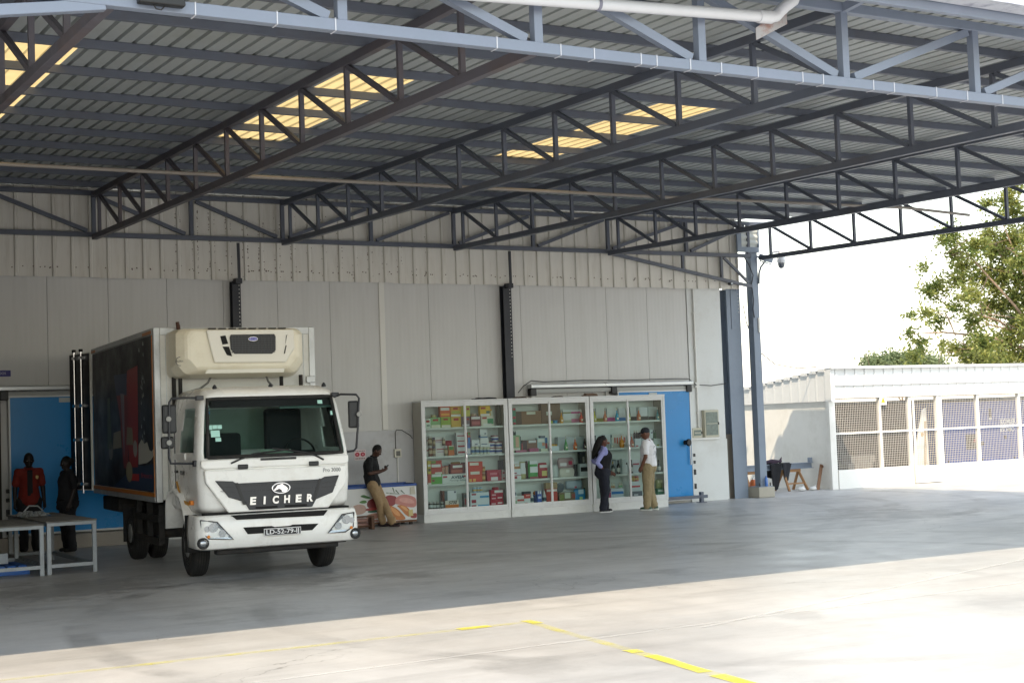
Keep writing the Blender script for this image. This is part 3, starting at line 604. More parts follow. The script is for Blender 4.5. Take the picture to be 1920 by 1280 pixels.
for sd in (-1, 1):
    sw = MB(); sw.add(*used([q for q in fs_ if allv[q[0]][0]*sd > 0]), True); sw.build('side_window', M_WSG, tk)
rw = MB(); rw.add(*used(fr), True); rw.build('rear_window', M_WSG, tk)
# rubber surround of the windshield
def ws_pt(x, z, off=0.012):
    for k in range(len(lev)-1):
        if lev[k][0] <= z <= lev[k+1][0]:
            f = (z-lev[k][0])/(lev[k+1][0]-lev[k][0]); hw = lev[k][1]+(lev[k+1][1]-lev[k][1])*f; yf = lev[k][2]+(lev[k+1][2]-lev[k][2])*f
            rc = 0.135; xa = min(abs(x), hw)
            if xa <= hw-rc: y = yf-0.03*(1-(xa/hw)**2)
            else: d = xa-(hw-rc); y = yf+rc-math.sqrt(max(0, rc*rc-d*d))
            return (x, y-off, z)
per = [ws_pt(-.93+1.86*i/14, 1.63) for i in range(15)]+[ws_pt(.93-.06*i/6, 1.63+.78*i/6) for i in range(1, 7)]
per += [ws_pt(.87-1.74*i/14, 2.41) for i in range(1, 15)]+[ws_pt(-.87-.06*i/6, 2.41-.78*i/6) for i in range(1, 7)]
MB().path(per, 0.026, 6).build('seal', M_RUB, wso)
band = MB(); vs = []
for i in range(15): x = -.9+1.8*i/14; vs += [ws_pt(x, 2.29, .008), ws_pt(x*0.965, 2.41, .008)]
band.add(vs, [(2*i, 2*i+2, 2*i+3, 2*i+1) for i in range(14)]).build('sun_band', mat('sun_band', '0c1211', 0.25), wso)
def ws_patch(nm, x0, x1, z0, z1, m):
    MB().add([ws_pt(x0, z0, .014), ws_pt(x1, z0, .014), ws_pt(x1, z1, .014), ws_pt(x0, z1, .014)], [(0, 1, 2, 3)]).build(nm, m, wso)
MSTK = mat('sticker_mint', 'a9d8cc', 0.5); MSTK2 = mat('sticker_blue', '2f86b8', 0.5)
for a in ((-.90, -.84, 2.00, 2.06), (-.835, -.775, 2.01, 2.06), (-.77, -.71, 2.01, 2.06), (-.865, -.745, 1.90, 1.99), (-.81, -.735, 1.84, 1.89), (.66, .73, 2.31, 2.36), (.83, .89, 2.15, 2.205)): ws_patch('permit_sticker', *a, MSTK)
for z in (2.30, 2.26, 2.215): ws_patch('permit_sticker', -.89, -.855, z, z+.03, MSTK2 if z < 2.25 else MSTK)
# interior
M_SEAT = mat('seat_dark', '24282b', 0.85, 0, 0.1, 12)
it = MB().prism([(-0.90, 1.0), (-0.86, 1.55), (-0.60, 1.62), (-0.50, 1.50), (-0.48, 1.0)], -0.98, 0.98, 'X').build('dashboard', mat('dash_grey', '3c4442', 0.7), tk, fix=True)
for x0, x1, nm in ((-.80, -.10, 'passenger_seat'), (.22, .80, 'driver_seat')):
    s = MB().box(x0, x1, -0.15, 0.42, 1.18, 1.42).build(nm, M_SEAT, tk, 0.05)
    MB().box(x0+.02, x1-.02, 0.36, 0.52, 1.40, 1.95 if nm[0] == 'p' else 2.28).build('backrest', M_SEAT, s, 0.05)
MB().lathe((0.5, -0.42, 1.66), [(0.0, 0)], 3)
sg = MB(); c = Vector((0.5, -0.42, 1.66)); a1 = Vector((1, 0, 0)); a2 = Vector((0, 0.55, 0.83)).normalized()
sg.path([c+(a1*math.cos(t*PI/12)+a2*math.sin(t*PI/12))*0.21 for t in range(25)], 0.016, 6); sg.tube(c-a1*0.2, c+a1*0.2, 0.016).tube(c, (0.5, -0.55, 1.5), 0.03)
sg.build('steering_wheel', M_BLACKP, tk)
MB().add([(-.1, -0.80, 1.59), (.35, -0.80, 1.585), (.30, -0.62, 1.70), (-.15, -0.62, 1.71)], [(0, 1, 2, 3)]).build('dash_paper', mat('paper_green', 'b8c8b4', 0.7), tk)
MB().box(0.15, 0.92, -0.66, -0.63, 2.26, 2.36).build('sun_visor', mat('visor_teal', '6f8c88', 0.6), tk)
# cowl below windshield, seams, wipers
MB().prism([(-1.035, 1.60), (1.01, 1.595), (1.012, 1.50), (0.975, 1.468), (-1.0, 1.478), (-1.04, 1.51)], -1.005, -0.93).build('cowl_panel', M_CAB, tk, 0.02, fix=True)
MB().prism([(-1.0, 1.463), (0.975, 1.453), (0.95, 1.19), (0.70, 0.885), (-0.69, 0.892), (-0.985, 1.30)], -1.02, -0.92).build('front_hood', M_CAB, tk, 0.02, fix=True)
gp = [(-.864, 1.325), (-.627, 1.308), (-.582, 1.276), (.589, 1.277), (.647, 1.308), (.852, 1.319), (.755, 1.09), (.516, 1.009), (.457, .912), (-.413, .916), (-.472, 1.026), (-.686, 1.098)]
gr = MB().prism(gp, -1.045, -1.0).build('grille', M_DGREY, tk, 0.008, fix=True)
for z in (1.24, 1.165):
    MB().box(-.56, .57, -1.050, -1.0451, z, z+.006).build('grille_line', M_BLACKP, gr)
for s in (-1, 1):
    MB().prism([(s*.56, 1.285), (s*.60, 1.285), (s*.50, .99), (s*.46, .99)], -1.051, -1.0451).build('grille_line', M_BLACKP, gr, fix=True)
    for z in (1.22, 1.16): MB().prism([(s*.60, z), (s*.80, z+.02), (s*.80, z+.026), (s*.60, z+.006)], -1.051, -1.0451).build('grille_line', M_BLACKP, gr, fix=True)
MB().box(-.33, -.03, -1.049, -1.0451, .925, .955).build('grille_slot', mat('void_black', '060606', 0.8), gr); MB().box(.07, .38, -1.049, -1.0451, .925, .955).build('grille_slot', MATS['void_black'], gr)
em = MB().prism([(0.02+.13*math.cos(t*PI/14)*(1 if abs(math.cos(t*PI/14)) < .7 else 1.0), 1.188+.078*math.sin(t*PI/14)) for t in range(28)], -1.075, -1.0451).build('emblem', M_CHROME, tk, 0.004, fix=True)
MB().prism([(0.02+.115*math.cos(t*PI/14), 1.188+.064*math.sin(t*PI/14)) for t in range(28)], -1.078, -1.0752).build('emblem_field', mat('emblem_dark', '3a3c40', 0.3, 0.6), em, fix=True)
hp = [(-.085, 1.165), (-.055, 1.195), (-.035, 1.225), (0.0, 1.235), (.035, 1.245), (.055, 1.225), (.085, 1.205), (.11, 1.18), (.10, 1.15), (.075, 1.13), (.03, 1.135), (.02, 1.165), (-.01, 1.18), (-.05, 1.165), (-.07, 1.155)]
MB().prism(hp, -1.084, -1.0782).build('horse_head', mat('emblem_bright', 'e8e4e4', 0.2, 0.8), em, fix=True)
for i, ch in enumerate('EICHER'):
    text('letter', ch, 0.135, mat('letter_chrome', 'eceae6', 0.22, 0.35), tk, (-.375+i*.157+(0.004 if ch == 'I' else 0), -1.058, 1.03), FR, 0.010, bold=0.006, shear=0.08, width=(.035 if ch == 'I' else .088))
text('model_lettering', 'Pro 3000', 0.075, mat('letter_silver', '8a8c8c', 0.3, 0.6), tk, (.755, -1.024, 1.395), FR, 0.004, bold=0.002, width=.25)
for s, xx in ((-1, -.48), (1, .505)): MB().box(xx-.07, xx+.07, -1.03, -1.0, 1.462, 1.525).build('hinge_cover', M_BLACKP, tk, 0.012)
for pts in ([(-.64, -1.02, 1.545), (-.50, -1.01, 1.60), (-.33, -.985, 1.655), (.18, -.96, 1.70)], [(.645, -1.02, 1.54), (.52, -1.0, 1.61), (.40, -.985, 1.65), (-.05, -.955, 1.72)]):
    MB().path(pts, 0.013, 6).build('wiper', M_BLACKP, tk)
MB().box(-.235, .26, -1.02, -.985, 1.565, 1.595).build('wiper_linkage', M_BLACKP, tk, 0.006)
MB().box(-1.0, 1.0, -0.98, -0.80, .845, .895).build('bumper_gap', MATS['void_black'], tk)
# bumper
bo = [(z, hw, yf, rc) for z, hw, yf, rc in ((.415, 1.06, -1.02, .16), (.44, 1.115, -1.065, .17), (.60, 1.13, -1.09, .17), (.74, 1.125, -1.085, .17), (.84, 1.11, -1.06, .17), (.872, 1.09, -1.03, .16))]
def uout(hw, yf, rc, yb=-.48):
    p = [(-hw, yb)]+[(-hw, yb+(yf+rc-yb)*i/4) for i in range(1, 5)]
    for i in range(1, 8): a = PI+PI/2*i/7; p.append((-hw+rc+rc*math.cos(a), yf+rc+rc*math.sin(a)))
    for i in range(1, 13): p.append((-hw+rc+(2*hw-2*rc)*i/12, yf))
    for i in range(1, 8): a = -PI/2+PI/2*i/7; p.append((hw-rc+rc*math.cos(a), yf+rc+rc*math.sin(a)))
    return p+[(hw, yf+rc+(yb-yf-rc)*i/4) for i in range(1, 5)]
bm_ = MB(); R_ = [[(x, y, z) for x, y in uout(hw, yf, rc)] for z, hw, yf, rc in bo]; nn = len(R_[0])
bm_.add([v for r in R_ for v in r], [(k*nn+i, k*nn+i+1, (k+1)*nn+i+1, (k+1)*nn+i) for k in range(len(R_)-1) for i in range(nn-1)], True)
bu = bm_.build('bumper', M_CAB, tk); bu.modifiers.new('s', 'SOLIDIFY').thickness = 0.03; bu.modifiers['s'].offset = -1
MB().prism([(-.60, .80), (.60, .785), (.66, .855), (-.67, .86)], -1.088, -1.0).build('upper_intake', MATS['void_black'], bu, fix=True)
MB().prism([(-.518, .694), (-.13, .690), (-.09, .674), (.12, .677), (.16, .690), (.52, .682), (.43, .60), (-.46, .602)], -1.10, -1.05).build('lower_intake', MATS['void_black'], bu, fix=True)
npl = MB().box(-.245, .265, -1.125, -1.105, .562, .660).build('number_plate', mat('plate_white', 'd8d8d8', 0.4), tk, 0.004)
MB().box(-.236, .256, -1.128, -1.1252, .571, .651).build('plate_field', mat('plate_black', '121418', 0.4), npl)
text('plate_lettering', 'LD-52-79-IJ', 0.085, mat('plate_ink', 'e0e0e0', 0.5), npl, (.01, -1.129, .611), FR, 0.001, width=.45, bold=0.001)
for s in (-1, 1):
    hl = [(-1.072, .817), (-.87, .785), (-.655, .548), (-.98, .575), (-1.054, .652)] if s < 0 else [(1.045, .80), (.86, .785), (.651, .545), (.90, .548), (1.02, .61)]
    def bend(x, off):      # wrap points to the bumper corner
        ax = abs(x); c = max(0, ax-.96); return -1.088-off+c*c*6
    n_ = len(hl); hb = MB(); 
    for nm, off, m in (('headlight', .004, M_LAMP), ):
        hb = MB(); grid = []
        cx = sum(p[0] for p in hl)/n_; cz = sum(p[1] for p in hl)/n_
        vs = [(x, bend(x, off), z) for x, z in hl]+[(cx, bend(cx, off)+.02, cz)]
        hb.add(vs, [(i, (i+1) % n_, n_) if s > 0 else ((i+1) % n_, i, n_) for i in range(n_)]); h_ = hb.build(nm, m, tk, fix=True)
    for (px_, pz, r) in ((s*.92, .715, .062), (s*.80, .635, .05), (s*1.0, .70, .04)):
        MB().lathe((px_, bend(px_, .012), pz), [(r, 0), (r*.8, .012), (r*.25, .03)], 16, 'Y').build('reflector', mat('reflector_silver', '8c9094', 0.2, 0.9), h_)
    MB().lathe((s*.985, bend(.985, .02), .60), [(.022, 0), (.018, -.01)], 10, 'Y').build('indicator', M_ORANGE, h_)
    MB().path([(x, bend(x, .012), z) for x, z in hl+[hl[0]]], .009, 6).build('lamp_trim', M_DGREY, h_)
    lb = MB(); lb.add([(x, bend(x, .02), z) for x, z in hl], [tuple(range(n_)) if s < 0 else tuple(range(n_-1, -1, -1))]); lb.build('lamp_lens', M_LENS, h_)
    fg = MB().lathe((s*1.05, -1.055, .515), [(.075, .02), (.075, -.03), (.055, -.035), (.055, -.01)], 18, 'Y').build('fog_lamp', M_BLACKP, tk)
    MB().lathe((s*1.05, -1.06, .515), [(.05, -.012), (.04, -.022), (.01, -.026)], 14, 'Y').build('fog_lens', M_LAMP, fg)
# door graphics and details on the visible side
MB().prism([(0.42, 1.10), (0.44, 1.55), (0.45, 2.33), (0.435, 2.33), (0.425, 1.55), (0.405, 1.10)], -1.068, -1.055, 'X').build('door_seam', M_DGREY, tk, fix=True)
MB().box(-1.085, -1.05, .25, .40, 1.42, 1.455).build('door_handle', M_BLACKP, tk, 0.01)
text('door_lettering', 'EICHER', .075, M_BLACKP, tk, (-1.066, -.02, 1.42), (PI/2, 0, -PI/2), .001, width=.27)
MB().prism([(.32, 1.30), (.40, 1.30), (.12, 1.02), (-.36, .985), (-.36, 1.03), (.06, 1.06)], -1.070, -1.062, 'X').build('door_stripe', mat('stripe_yellow', 'c8922c', 0.5), tk, fix=True)
MB().box(-1.10, -1.05, -.60, -.50, 1.0, 1.06).build('side_indicator', M_ORANGE, tk, 0.008)
MB().box(-1.075, -1.04, -.20, .42, 1.60, 1.69).build('window_ledge', M_CAB, tk, 0.01)
# wheel arch and steps
arch = MB(); vs = []
ap = [(.86, .62), (.84, .95), (.70, 1.10), (.40, 1.15), (.0, 1.06), (-.22, .86), (-.36, .60)]
for y, z in ap: vs += [(-1.12, y, z), (-0.72, y, z)]
arch.add(vs, [(2*i, 2*i+1, 2*i+3, 2*i+2) for i in range(len(ap)-1)], True)
ao = arch.build('wheel_arch', M_CAB, tk); ao.modifiers.new('s', 'SOLIDIFY').thickness = .05
arch2 = MB(); vs = []
for y, z in ap: vs += [(1.12, y, z), (0.72, y, z)]
arch2.add(vs, [(2*i, 2*i+1, 2*i+3, 2*i+2) for i in range(len(ap)-1)], True); arch2.build('wheel_arch', M_CAB, tk).modifiers.new('s', 'SOLIDIFY').thickness = .05
for s in (-1, 1):
    MB().box(s*1.08-.05 if s < 0 else .98, -.98 if s < 0 else 1.12, -.48, -.36, .36, .86).build('step_well', M_CHAS, tk, .01); 
# wheels
def wheel(x, y, w2, face, nm='wheel'):
    R = .415; t = MB().lathe((x, y, R), [(.25, -w2), (.36, -w2*1.0), (.40, -w2*.86), (R, -w2*.6), (R, w2*.6), (.40, w2*.86), (.36, w2), (.25, w2)], 30, 'X').build(nm, M_RUB, tk)
    for k in (-.45, -.15, .15, .45): MB().lathe((x, y, R), [(R+.0015, w2*k-.006), (R+.0015, w2*k+.006)], 30, 'X').build('tread_groove', MATS['void_black'], t)
    d = face
    MB().lathe((x, y, R), [(.25, w2*d), (.24, w2*d*.7), (.15, w2*d*.55), (.15, w2*d*1.05), (.11, w2*d*1.15), (.02, w2*d*1.2)], 20, 'X').build('rim', mat('rim_grey', '8a8a88', 0.5, 0.4, 0.15, 6), t)
    for k in range(6):
        a = 2*PI*k/6; MB().tube((x+w2*d*.6, y+.19*math.cos(a), R+.19*math.sin(a)), (x+w2*d*.95, y+.19*math.cos(a), R+.19*math.sin(a)), .018, n=6).build('wheel_nut', M_CHROME, t)
wheel(-.90, .0, .115, -1); wheel(.90, .0, .115, 1)
for s in (-1, 1): wheel(s*.99, 3.55, .115, s); wheel(s*.69, 3.55, .115, s)
MB().tube((-.9, 0, .415), (.9, 0, .415), .07).build('front_axle', M_CHAS, tk); MB().tube((-1, 3.55, .415), (1, 3.55, .415), .09).build('rear_axle', M_CHAS, tk)
for x in (-.42, .42): MB().box(x-.04, x+.04, -.85, 6.2, .72, .94).build('chassis_rail', M_CHAS, tk)
MB().box(-.85, .85, -.95, -.8, .34, .44).build('underrun_bar', M_CHAS, tk, .02); MB().ell((0, .1, .55), .32, .5, .22).build('engine', M_CHAS, tk)
for z in (.73, .40): MB().box(-1.14, -1.08, 1.25, 3.0, z-.05, z+.05).build('side_guard', M_CHAS, tk, .01); MB().box(1.08, 1.14, 1.25, 3.0, z-.05, z+.05).build('side_guard', M_CHAS, tk, .01)
for y in (1.3, 2.1, 2.9): MB().box(-1.13, -1.05, y-.04, y+.04, .38, .95).build('guard_post', M_CHAS, tk)
MB().box(-1.05, -.55, 1.35, 2.5, .45, .92).build('fuel_tank', M_CHAS, tk, .06); MB().box(-1.15, -.5, 4.3, 5.7, .72, .95).build('tool_box', M_CHAS, tk, .02)
MB().box(-1.12, -.55, 4.05, 4.08, .25, .85).build('mud_flap', M_RUB, tk)
# cargo box
M_BOXW = mat('box_white', 'd2d2cc', 0.45, 0, 0.03, 2, dirt='9c988c', dirt_amt=0.3, dscale=1.4); M_FRAME = mat('box_frame_alu', 'b0b2b2', 0.4, 0.45, 0.06, 3, dirt='7a7a78', dirt_amt=0.3, dscale=3)
bx = MB().box(-1.19, 1.19, 1.01, 6.22, 1.02, 3.48).build('cargo_box', M_BOXW, tk)
for s in (-1, 1):
    MB().box(s*1.21-.09 if s > 0 else -1.21, 1.21 if s > 0 else -1.12, .985, 1.10, .99, 3.505).build('corner_post', M_FRAME, bx, .008)
    MB().box(min(s*1.215, s*1.15), max(s*1.215, s*1.15), 1.1001, 6.23, 3.42, 3.506).build('top_rail', M_FRAME, bx, .006); MB().box(min(s*1.215, s*1.12), max(s*1.215, s*1.12), 1.1001, 6.23, .985, 1.06).build('bottom_rail', M_FRAME, bx, .006)
    MB().box(min(s*1.03, s*1.04), max(s*1.03, s*1.04), 1.0, 1.0098, 1.0, 3.48).build('front_seam', M_FRAME, bx)
MB().box(-1.119, 1.119, .99, 1.06, 3.40, 3.503).build('front_header', M_FRAME, bx, .006)
M_PRINT = mat('print_black', '0d0d11', 0.45, 0, 0.1, 2, spec=.25)
pp = MB().box(-1.1965, -1.1905, 1.12, 6.2, 1.13, 3.41).build('side_print', M_PRINT, bx)
def dec(nm, pts, c, lay=1, rough=0.5):
    MB().prism(pts, -1.1968-.0012*lay, -1.1966-.0012*(lay-1), 'X').build(nm, mat('print_'+c, c, rough), pp, fix=True)
dec('red_pack', [(2.25, 3.02), (3.06, 2.98), (3.2, 2.2), (3.0, 1.47), (2.37, 1.48), (2.3, 2.2)], '861a1a')
dec('red_pack', [(3.1, 2.9), (4.2, 2.94), (3.7, 2.2), (3.5, 1.45), (3.15, 1.45), (3.05, 2.2)], '74181c')
dec('blue_top', [(3.1, 2.94), (4.2, 2.96), (4.0, 2.62), (3.15, 2.6)], '14244a', 2)
dec('pale_streak', [(3.35, 2.62), (3.65, 2.64), (3.5, 1.95), (3.42, 1.6), (3.38, 2.0)], '6f6a70', 3)
dec('cream_label', [(3.7, 2.05), (4.3, 2.02), (4.4, 1.75), (3.65, 1.78)], '7a7258', 2)
dec('cream_label', [(2.75, 2.08), (3.15, 2.10), (3.25, 1.82), (2.7, 1.82)], '7a7258', 2)
dec('bowl', [(3.05+.25*math.cos(a*PI/8), 1.40+.16*math.sin(a*PI/8)) for a in range(16)], '8a8468', 3)
dec('egg', [(2.55+.15*math.cos(a*PI/8), 1.76+.13*math.sin(a*PI/8)) for a in range(16)], '8a8a86', 2)
dec('egg', [(4.6+.18*math.cos(a*PI/8), 1.72+.15*math.sin(a*PI/8)) for a in range(16)], '6d6a60', 2)
dec('bottle', [(4.6, 2.6), (4.8, 2.6), (4.85, 2.1), (4.9, 1.75), (4.5, 1.75), (4.55, 2.1)], '3a4420', 2)
dec('cream_splash', [(2.28, 1.82), (2.05, 1.90), (1.85, 1.83), (1.66, 1.86), (1.5, 1.74), (1.35, 1.72), (1.2, 1.76), (1.15, 1.68), (1.4, 1.60), (1.7, 1.55), (2.32, 1.52)], 'a8a8a0')
dec('blue_wave', [(3.05, 1.44), (2.5, 1.52), (1.9, 1.50), (1.13, 1.55), (1.13, 1.14), (4.4, 1.14), (3.6, 1.3)], '14304e')
dec('logo_square', [(2.3, 1.38), (2.88, 1.37), (2.88, 1.27), (2.3, 1.27)], 'a01818', 2)
text('print_lettering', 'fresco', .11, mat('print_letter_red', '8a1c24', .4), pp, (-1.1995, 1.72, 1.36), (PI/2, 0, -PI/2), .0008, width=.8)
rr = random.Random(5)
for k in range(22):
    y = rr.choice((1.95, 1.9, 2.0, 1.85))+rr.uniform(-.12, .12); z = rr.choice((3.2, 2.7, 2.45, 2.1, 1.9))+rr.uniform(-.1, .1)
    dec('speckle', [(y, z), (y+.05, z+.02), (y+.03, z+.07)], '8c9490', 2)
for y0, y1, z0, z1 in ((1.12, 1.75, 3.425, 3.47), (1.105, 1.115, 1.07, 3.40), (1.12, 6.2, 1.065, 1.12), (5.8, 6.2, 3.425, 3.47)):
    MB().box(-1.2178, -1.2152 if z0 > 3.42 else -1.191, y0, y1, z0, z1).build('reflective_tape', mat('tape_orange', 'b06a1c', 0.4), bx)
MB().box(1.06, 1.20, .95, 1.0, 2.66, 2.76).build('door_bracket', M_FRAME, bx, .01)
for x in (-.95, .95): MB().tube((x, .9, 2.0), (x, .9, 2.78), .03).build('support_strut', M_CHAS, tk)
# opened rear door with lock rods
rd = MB().box(-.04, 0.0, 0, .76, 1.03, 3.46).build('rear_door', M_BOXW, tk, .006, (-1.2, 6.25, 0), (0, 0, math.radians(18)))
for y in (.26, .52):
    MB().tube((-.075, y, .98), (-.075, y, 3.50), .018, n=8).build('lock_rod', M_CHROME, rd)
    for z in (1.12, 1.9, 2.5, 3.35): MB().box(-.10, -.0405, y-.045, y+.045, z, z+.05).build('rod_clamp', M_CHROME, rd)
    MB().box(-.10, -.05, y-.03, y+.03, 3.48, 3.53).build('cam', M_CHAS, rd)
MB().box(-.052, -.0405, .02, .74, 1.05, 3.44).build('door_skin', M_PRINT, rd)
# cooling unit
RU = MB()
def ring(y, x0, x1, zt_, zb_, ch):
    return [(x0, y, zt_-ch*.6), (x0+ch*.5, y, zt_), (x1-ch*.5, y, zt_), (x1, y, zt_-ch*.6), (x1, y, zb_+ch*1.2), (x1-ch, y, zb_), (x0+ch, y, zb_), (x0, y, zb_+ch*1.2)]
rs_ = [ring(1.0, -1.03, .88, 3.44, 2.75, .06), ring(.72, -1.04, .89, 3.45, 2.76, .10), ring(.5, -1.0, .86, 3.45, 2.80, .13), ring(.38, -.86, .76, 3.44, 2.86, .15)]
RU.add([v for r in rs_ for v in r], [(k*8+i, k*8+(i+1) % 8, (k+1)*8+(i+1) % 8, (k+1)*8+i) for k in range(3) for i in range(8)]+[tuple(24+i for i in range(8))], False)
cu = RU.build('cooling_unit', M_CREAM, tk, .05, fix=True)
fpan = MB().prism([(-.60, 3.425), (.69, 3.425), (.70, 3.15), (.56, 2.94), (-.49, 2.95), (-.54, 3.15)], .335, .39).build('front_panel', mat('reefer_panel', 'dedbd0', .38, 0, .03, 2), cu, .02, fix=True)
MB().prism([(-.52, 2.94), (.58, 2.93), (.54, 2.80), (-.62, 2.80)], .40, .44).build('lower_panel', MATS['reefer_panel'], cu, .01, fix=True)
gl_ = MB().prism([(-.25, 3.35), (.39, 3.355), (.41, 3.32), (.405, 3.12), (.35, 3.07), (-.20, 3.075), (-.255, 3.14), (-.265, 3.31)], .315, .3349).build('fan_grille', M_BLACKP, cu, .006, fix=True)
for k in range(8): MB().box(-.25, .395, .306, .3149, 3.095+k*.033, 3.101+k*.033).build('grille_bar', mat('bar_grey', '3c3e42', .5), gl_)
for k in range(14): MB().box(-.235+k*.047, -.231+k*.047, .308, .3149, 3.085, 3.345).build('grille_bar', MATS['bar_grey'], gl_)
lg = MB().prism([(.07+.065*math.cos(t*PI/12), 3.285+.026*math.sin(t*PI/12)) for t in range(24)], .298, .3059).build('maker_badge', mat('badge_blue', '2a2a9c', .35), cu, fix=True)
MB().prism([(.07+.068*math.cos(t*PI/12), 3.285+.029*math.sin(t*PI/12)) for t in range(24)], .3003, .3055).build('badge_rim', M_CHROME, lg, fix=True)
text('badge_lettering', 'Carrier', .030, mat('badge_white', 'd0d0e8', .4), lg, (.07, .2975, 3.285), FR, .001, width=.09)
for s, x0 in ((-1, -.40), (1, .56)):
    w_ = .075 if s < 0 else .02
    MB().prism([(x0, 3.33), (x0+w_, 3.34), (x0+w_*1.5, 3.22), (x0+.03, 3.21)] if s < 0 else [(x0, 3.22), (x0+w_, 3.33), (x0+w_+.01, 3.35), (x0+.012, 3.33)], .325, .3349).build('air_slot', MATS['void_black'], cu, fix=True)
    MB().prism([(x0+.03, 3.18), (x0+w_*1.6, 3.18), (x0+w_*2.2, 3.04), (x0+.09, 3.06)] if s < 0 else [(x0-.03, 3.07), (x0-.015, 3.07), (x0+.012, 3.19), (x0, 3.19)], .325, .3349).build('air_slot', MATS['void_black'], cu, fix=True)
for k in range(8): MB().box(-.55+k*.147, -.45+k*.147, .36, .46, 3.436, 3.449).build('top_slot', MATS['void_black'], cu)
for x in (-.44, .36): MB().box(x, x+.11, .39, .3995, 2.885, 2.90).build('drain_slot', MATS['void_black'], cu)
MB().box(-.95, -.87, .49, .60, 3.35, 3.38).build('side_slot', MATS['void_black'], cu)
sp = MB().prism([(-.955+.06*math.cos(t*PI/12), 2.985+.065*math.sin(t*PI/12)) for t in range(20)]+[(-.955+.052*math.cos(t*PI/12), 2.985+.057*math.sin(t*PI/12)) for t in range(19, -1, -1)], .455, .46)
sp.build('side_badge', mat('badge_ink', '50504c', .5), cu, fix=True); text('side_lettering', 'SUPRA', .038, MATS['badge_ink'], cu, (-.958, .452, 2.985), (PI/2, 0, -.35), .001, width=.10)
for pts in ([(-.45, .75, 2.76), (-.50, .72, 2.68), (-.62, .7, 2.60), (-.75, .68, 2.57)], [(.38, .75, 2.76), (.40, .72, 2.68), (.47, .7, 2.60)]): MB().path(pts, .016, 6).build('hose', mat('hose_grey', '6a6a66', .6), cu)
for x in (-.88, .62): MB().tube((x, .8, 2.5), (x, .8, 2.78), .03, n=8).build('drain_pipe', M_CHAS, cu)
MB().path([(-.86, .9, 3.44), (-.87, .9, 3.52), (-.88, .9, 3.58)], [.03, .03, .025], 8).build('exhaust_stub', mat('rust_brown', '4a3026', .8), cu)
for x in (-.72, .83, .06): MB().lathe((x, -.55, 2.55), [(.035, 0), (.03, .03), (.01, .06)], 10).build('roof_marker', M_DGREY, tk)
# mirrors
for s, arm, mir in ((-1, [(-.98, -.74, 2.43), (-1.22, -.88, 2.435), (-1.38, -.88, 2.43), (-1.41, -.88, 2.38), (-1.43, -.88, 1.66), (-1.41, -.88, 1.575), (-1.30, -.86, 1.57), (-1.04, -.75, 1.56)], [(-1.50, -1.315, 1.97, 2.35), (-1.52, -1.355, 1.77, 1.93)]),
                    (1, [(.92, -.72, 2.40), (.97, -.86, 2.43), (1.19, -.88, 2.42), (1.23, -.88, 2.37), (1.20, -.88, 1.95), (1.17, -.88, 1.68), (1.14, -.86, 1.64), (1.02, -.78, 1.625)], [(1.085, 1.235, 1.955, 2.335)])):
    a = MB().path(arm, .016, 8).build('mirror_arm', M_DGREY, tk)
    MB().box(arm[0][0]-.05, arm[0][0]+.05, -.80, -.70, 2.40, 2.46).build('arm_mount', M_DGREY, a, .01); MB().box(arm[-1][0]-.05, arm[-1][0]+.04, -.82, -.72, arm[-1][2]-.04, arm[-1][2]+.04).build('arm_mount', M_DGREY, a, .01)
    for x0, x1, z0, z1 in mir:
        h = MB().box(x0, x1, -.87, -.79, z0, z1).build('mirror', mat('mirror_black', '1e2022', .5), a, .025)
        MB().lathe((arm[4][0] if s < 0 else 1.215, -.90, (z0+z1)/2), [(.035, 0), (.035, -.015)], 12, 'Y').build('mirror_clamp', mat('clamp_grey', '8c8c88', .5), h)
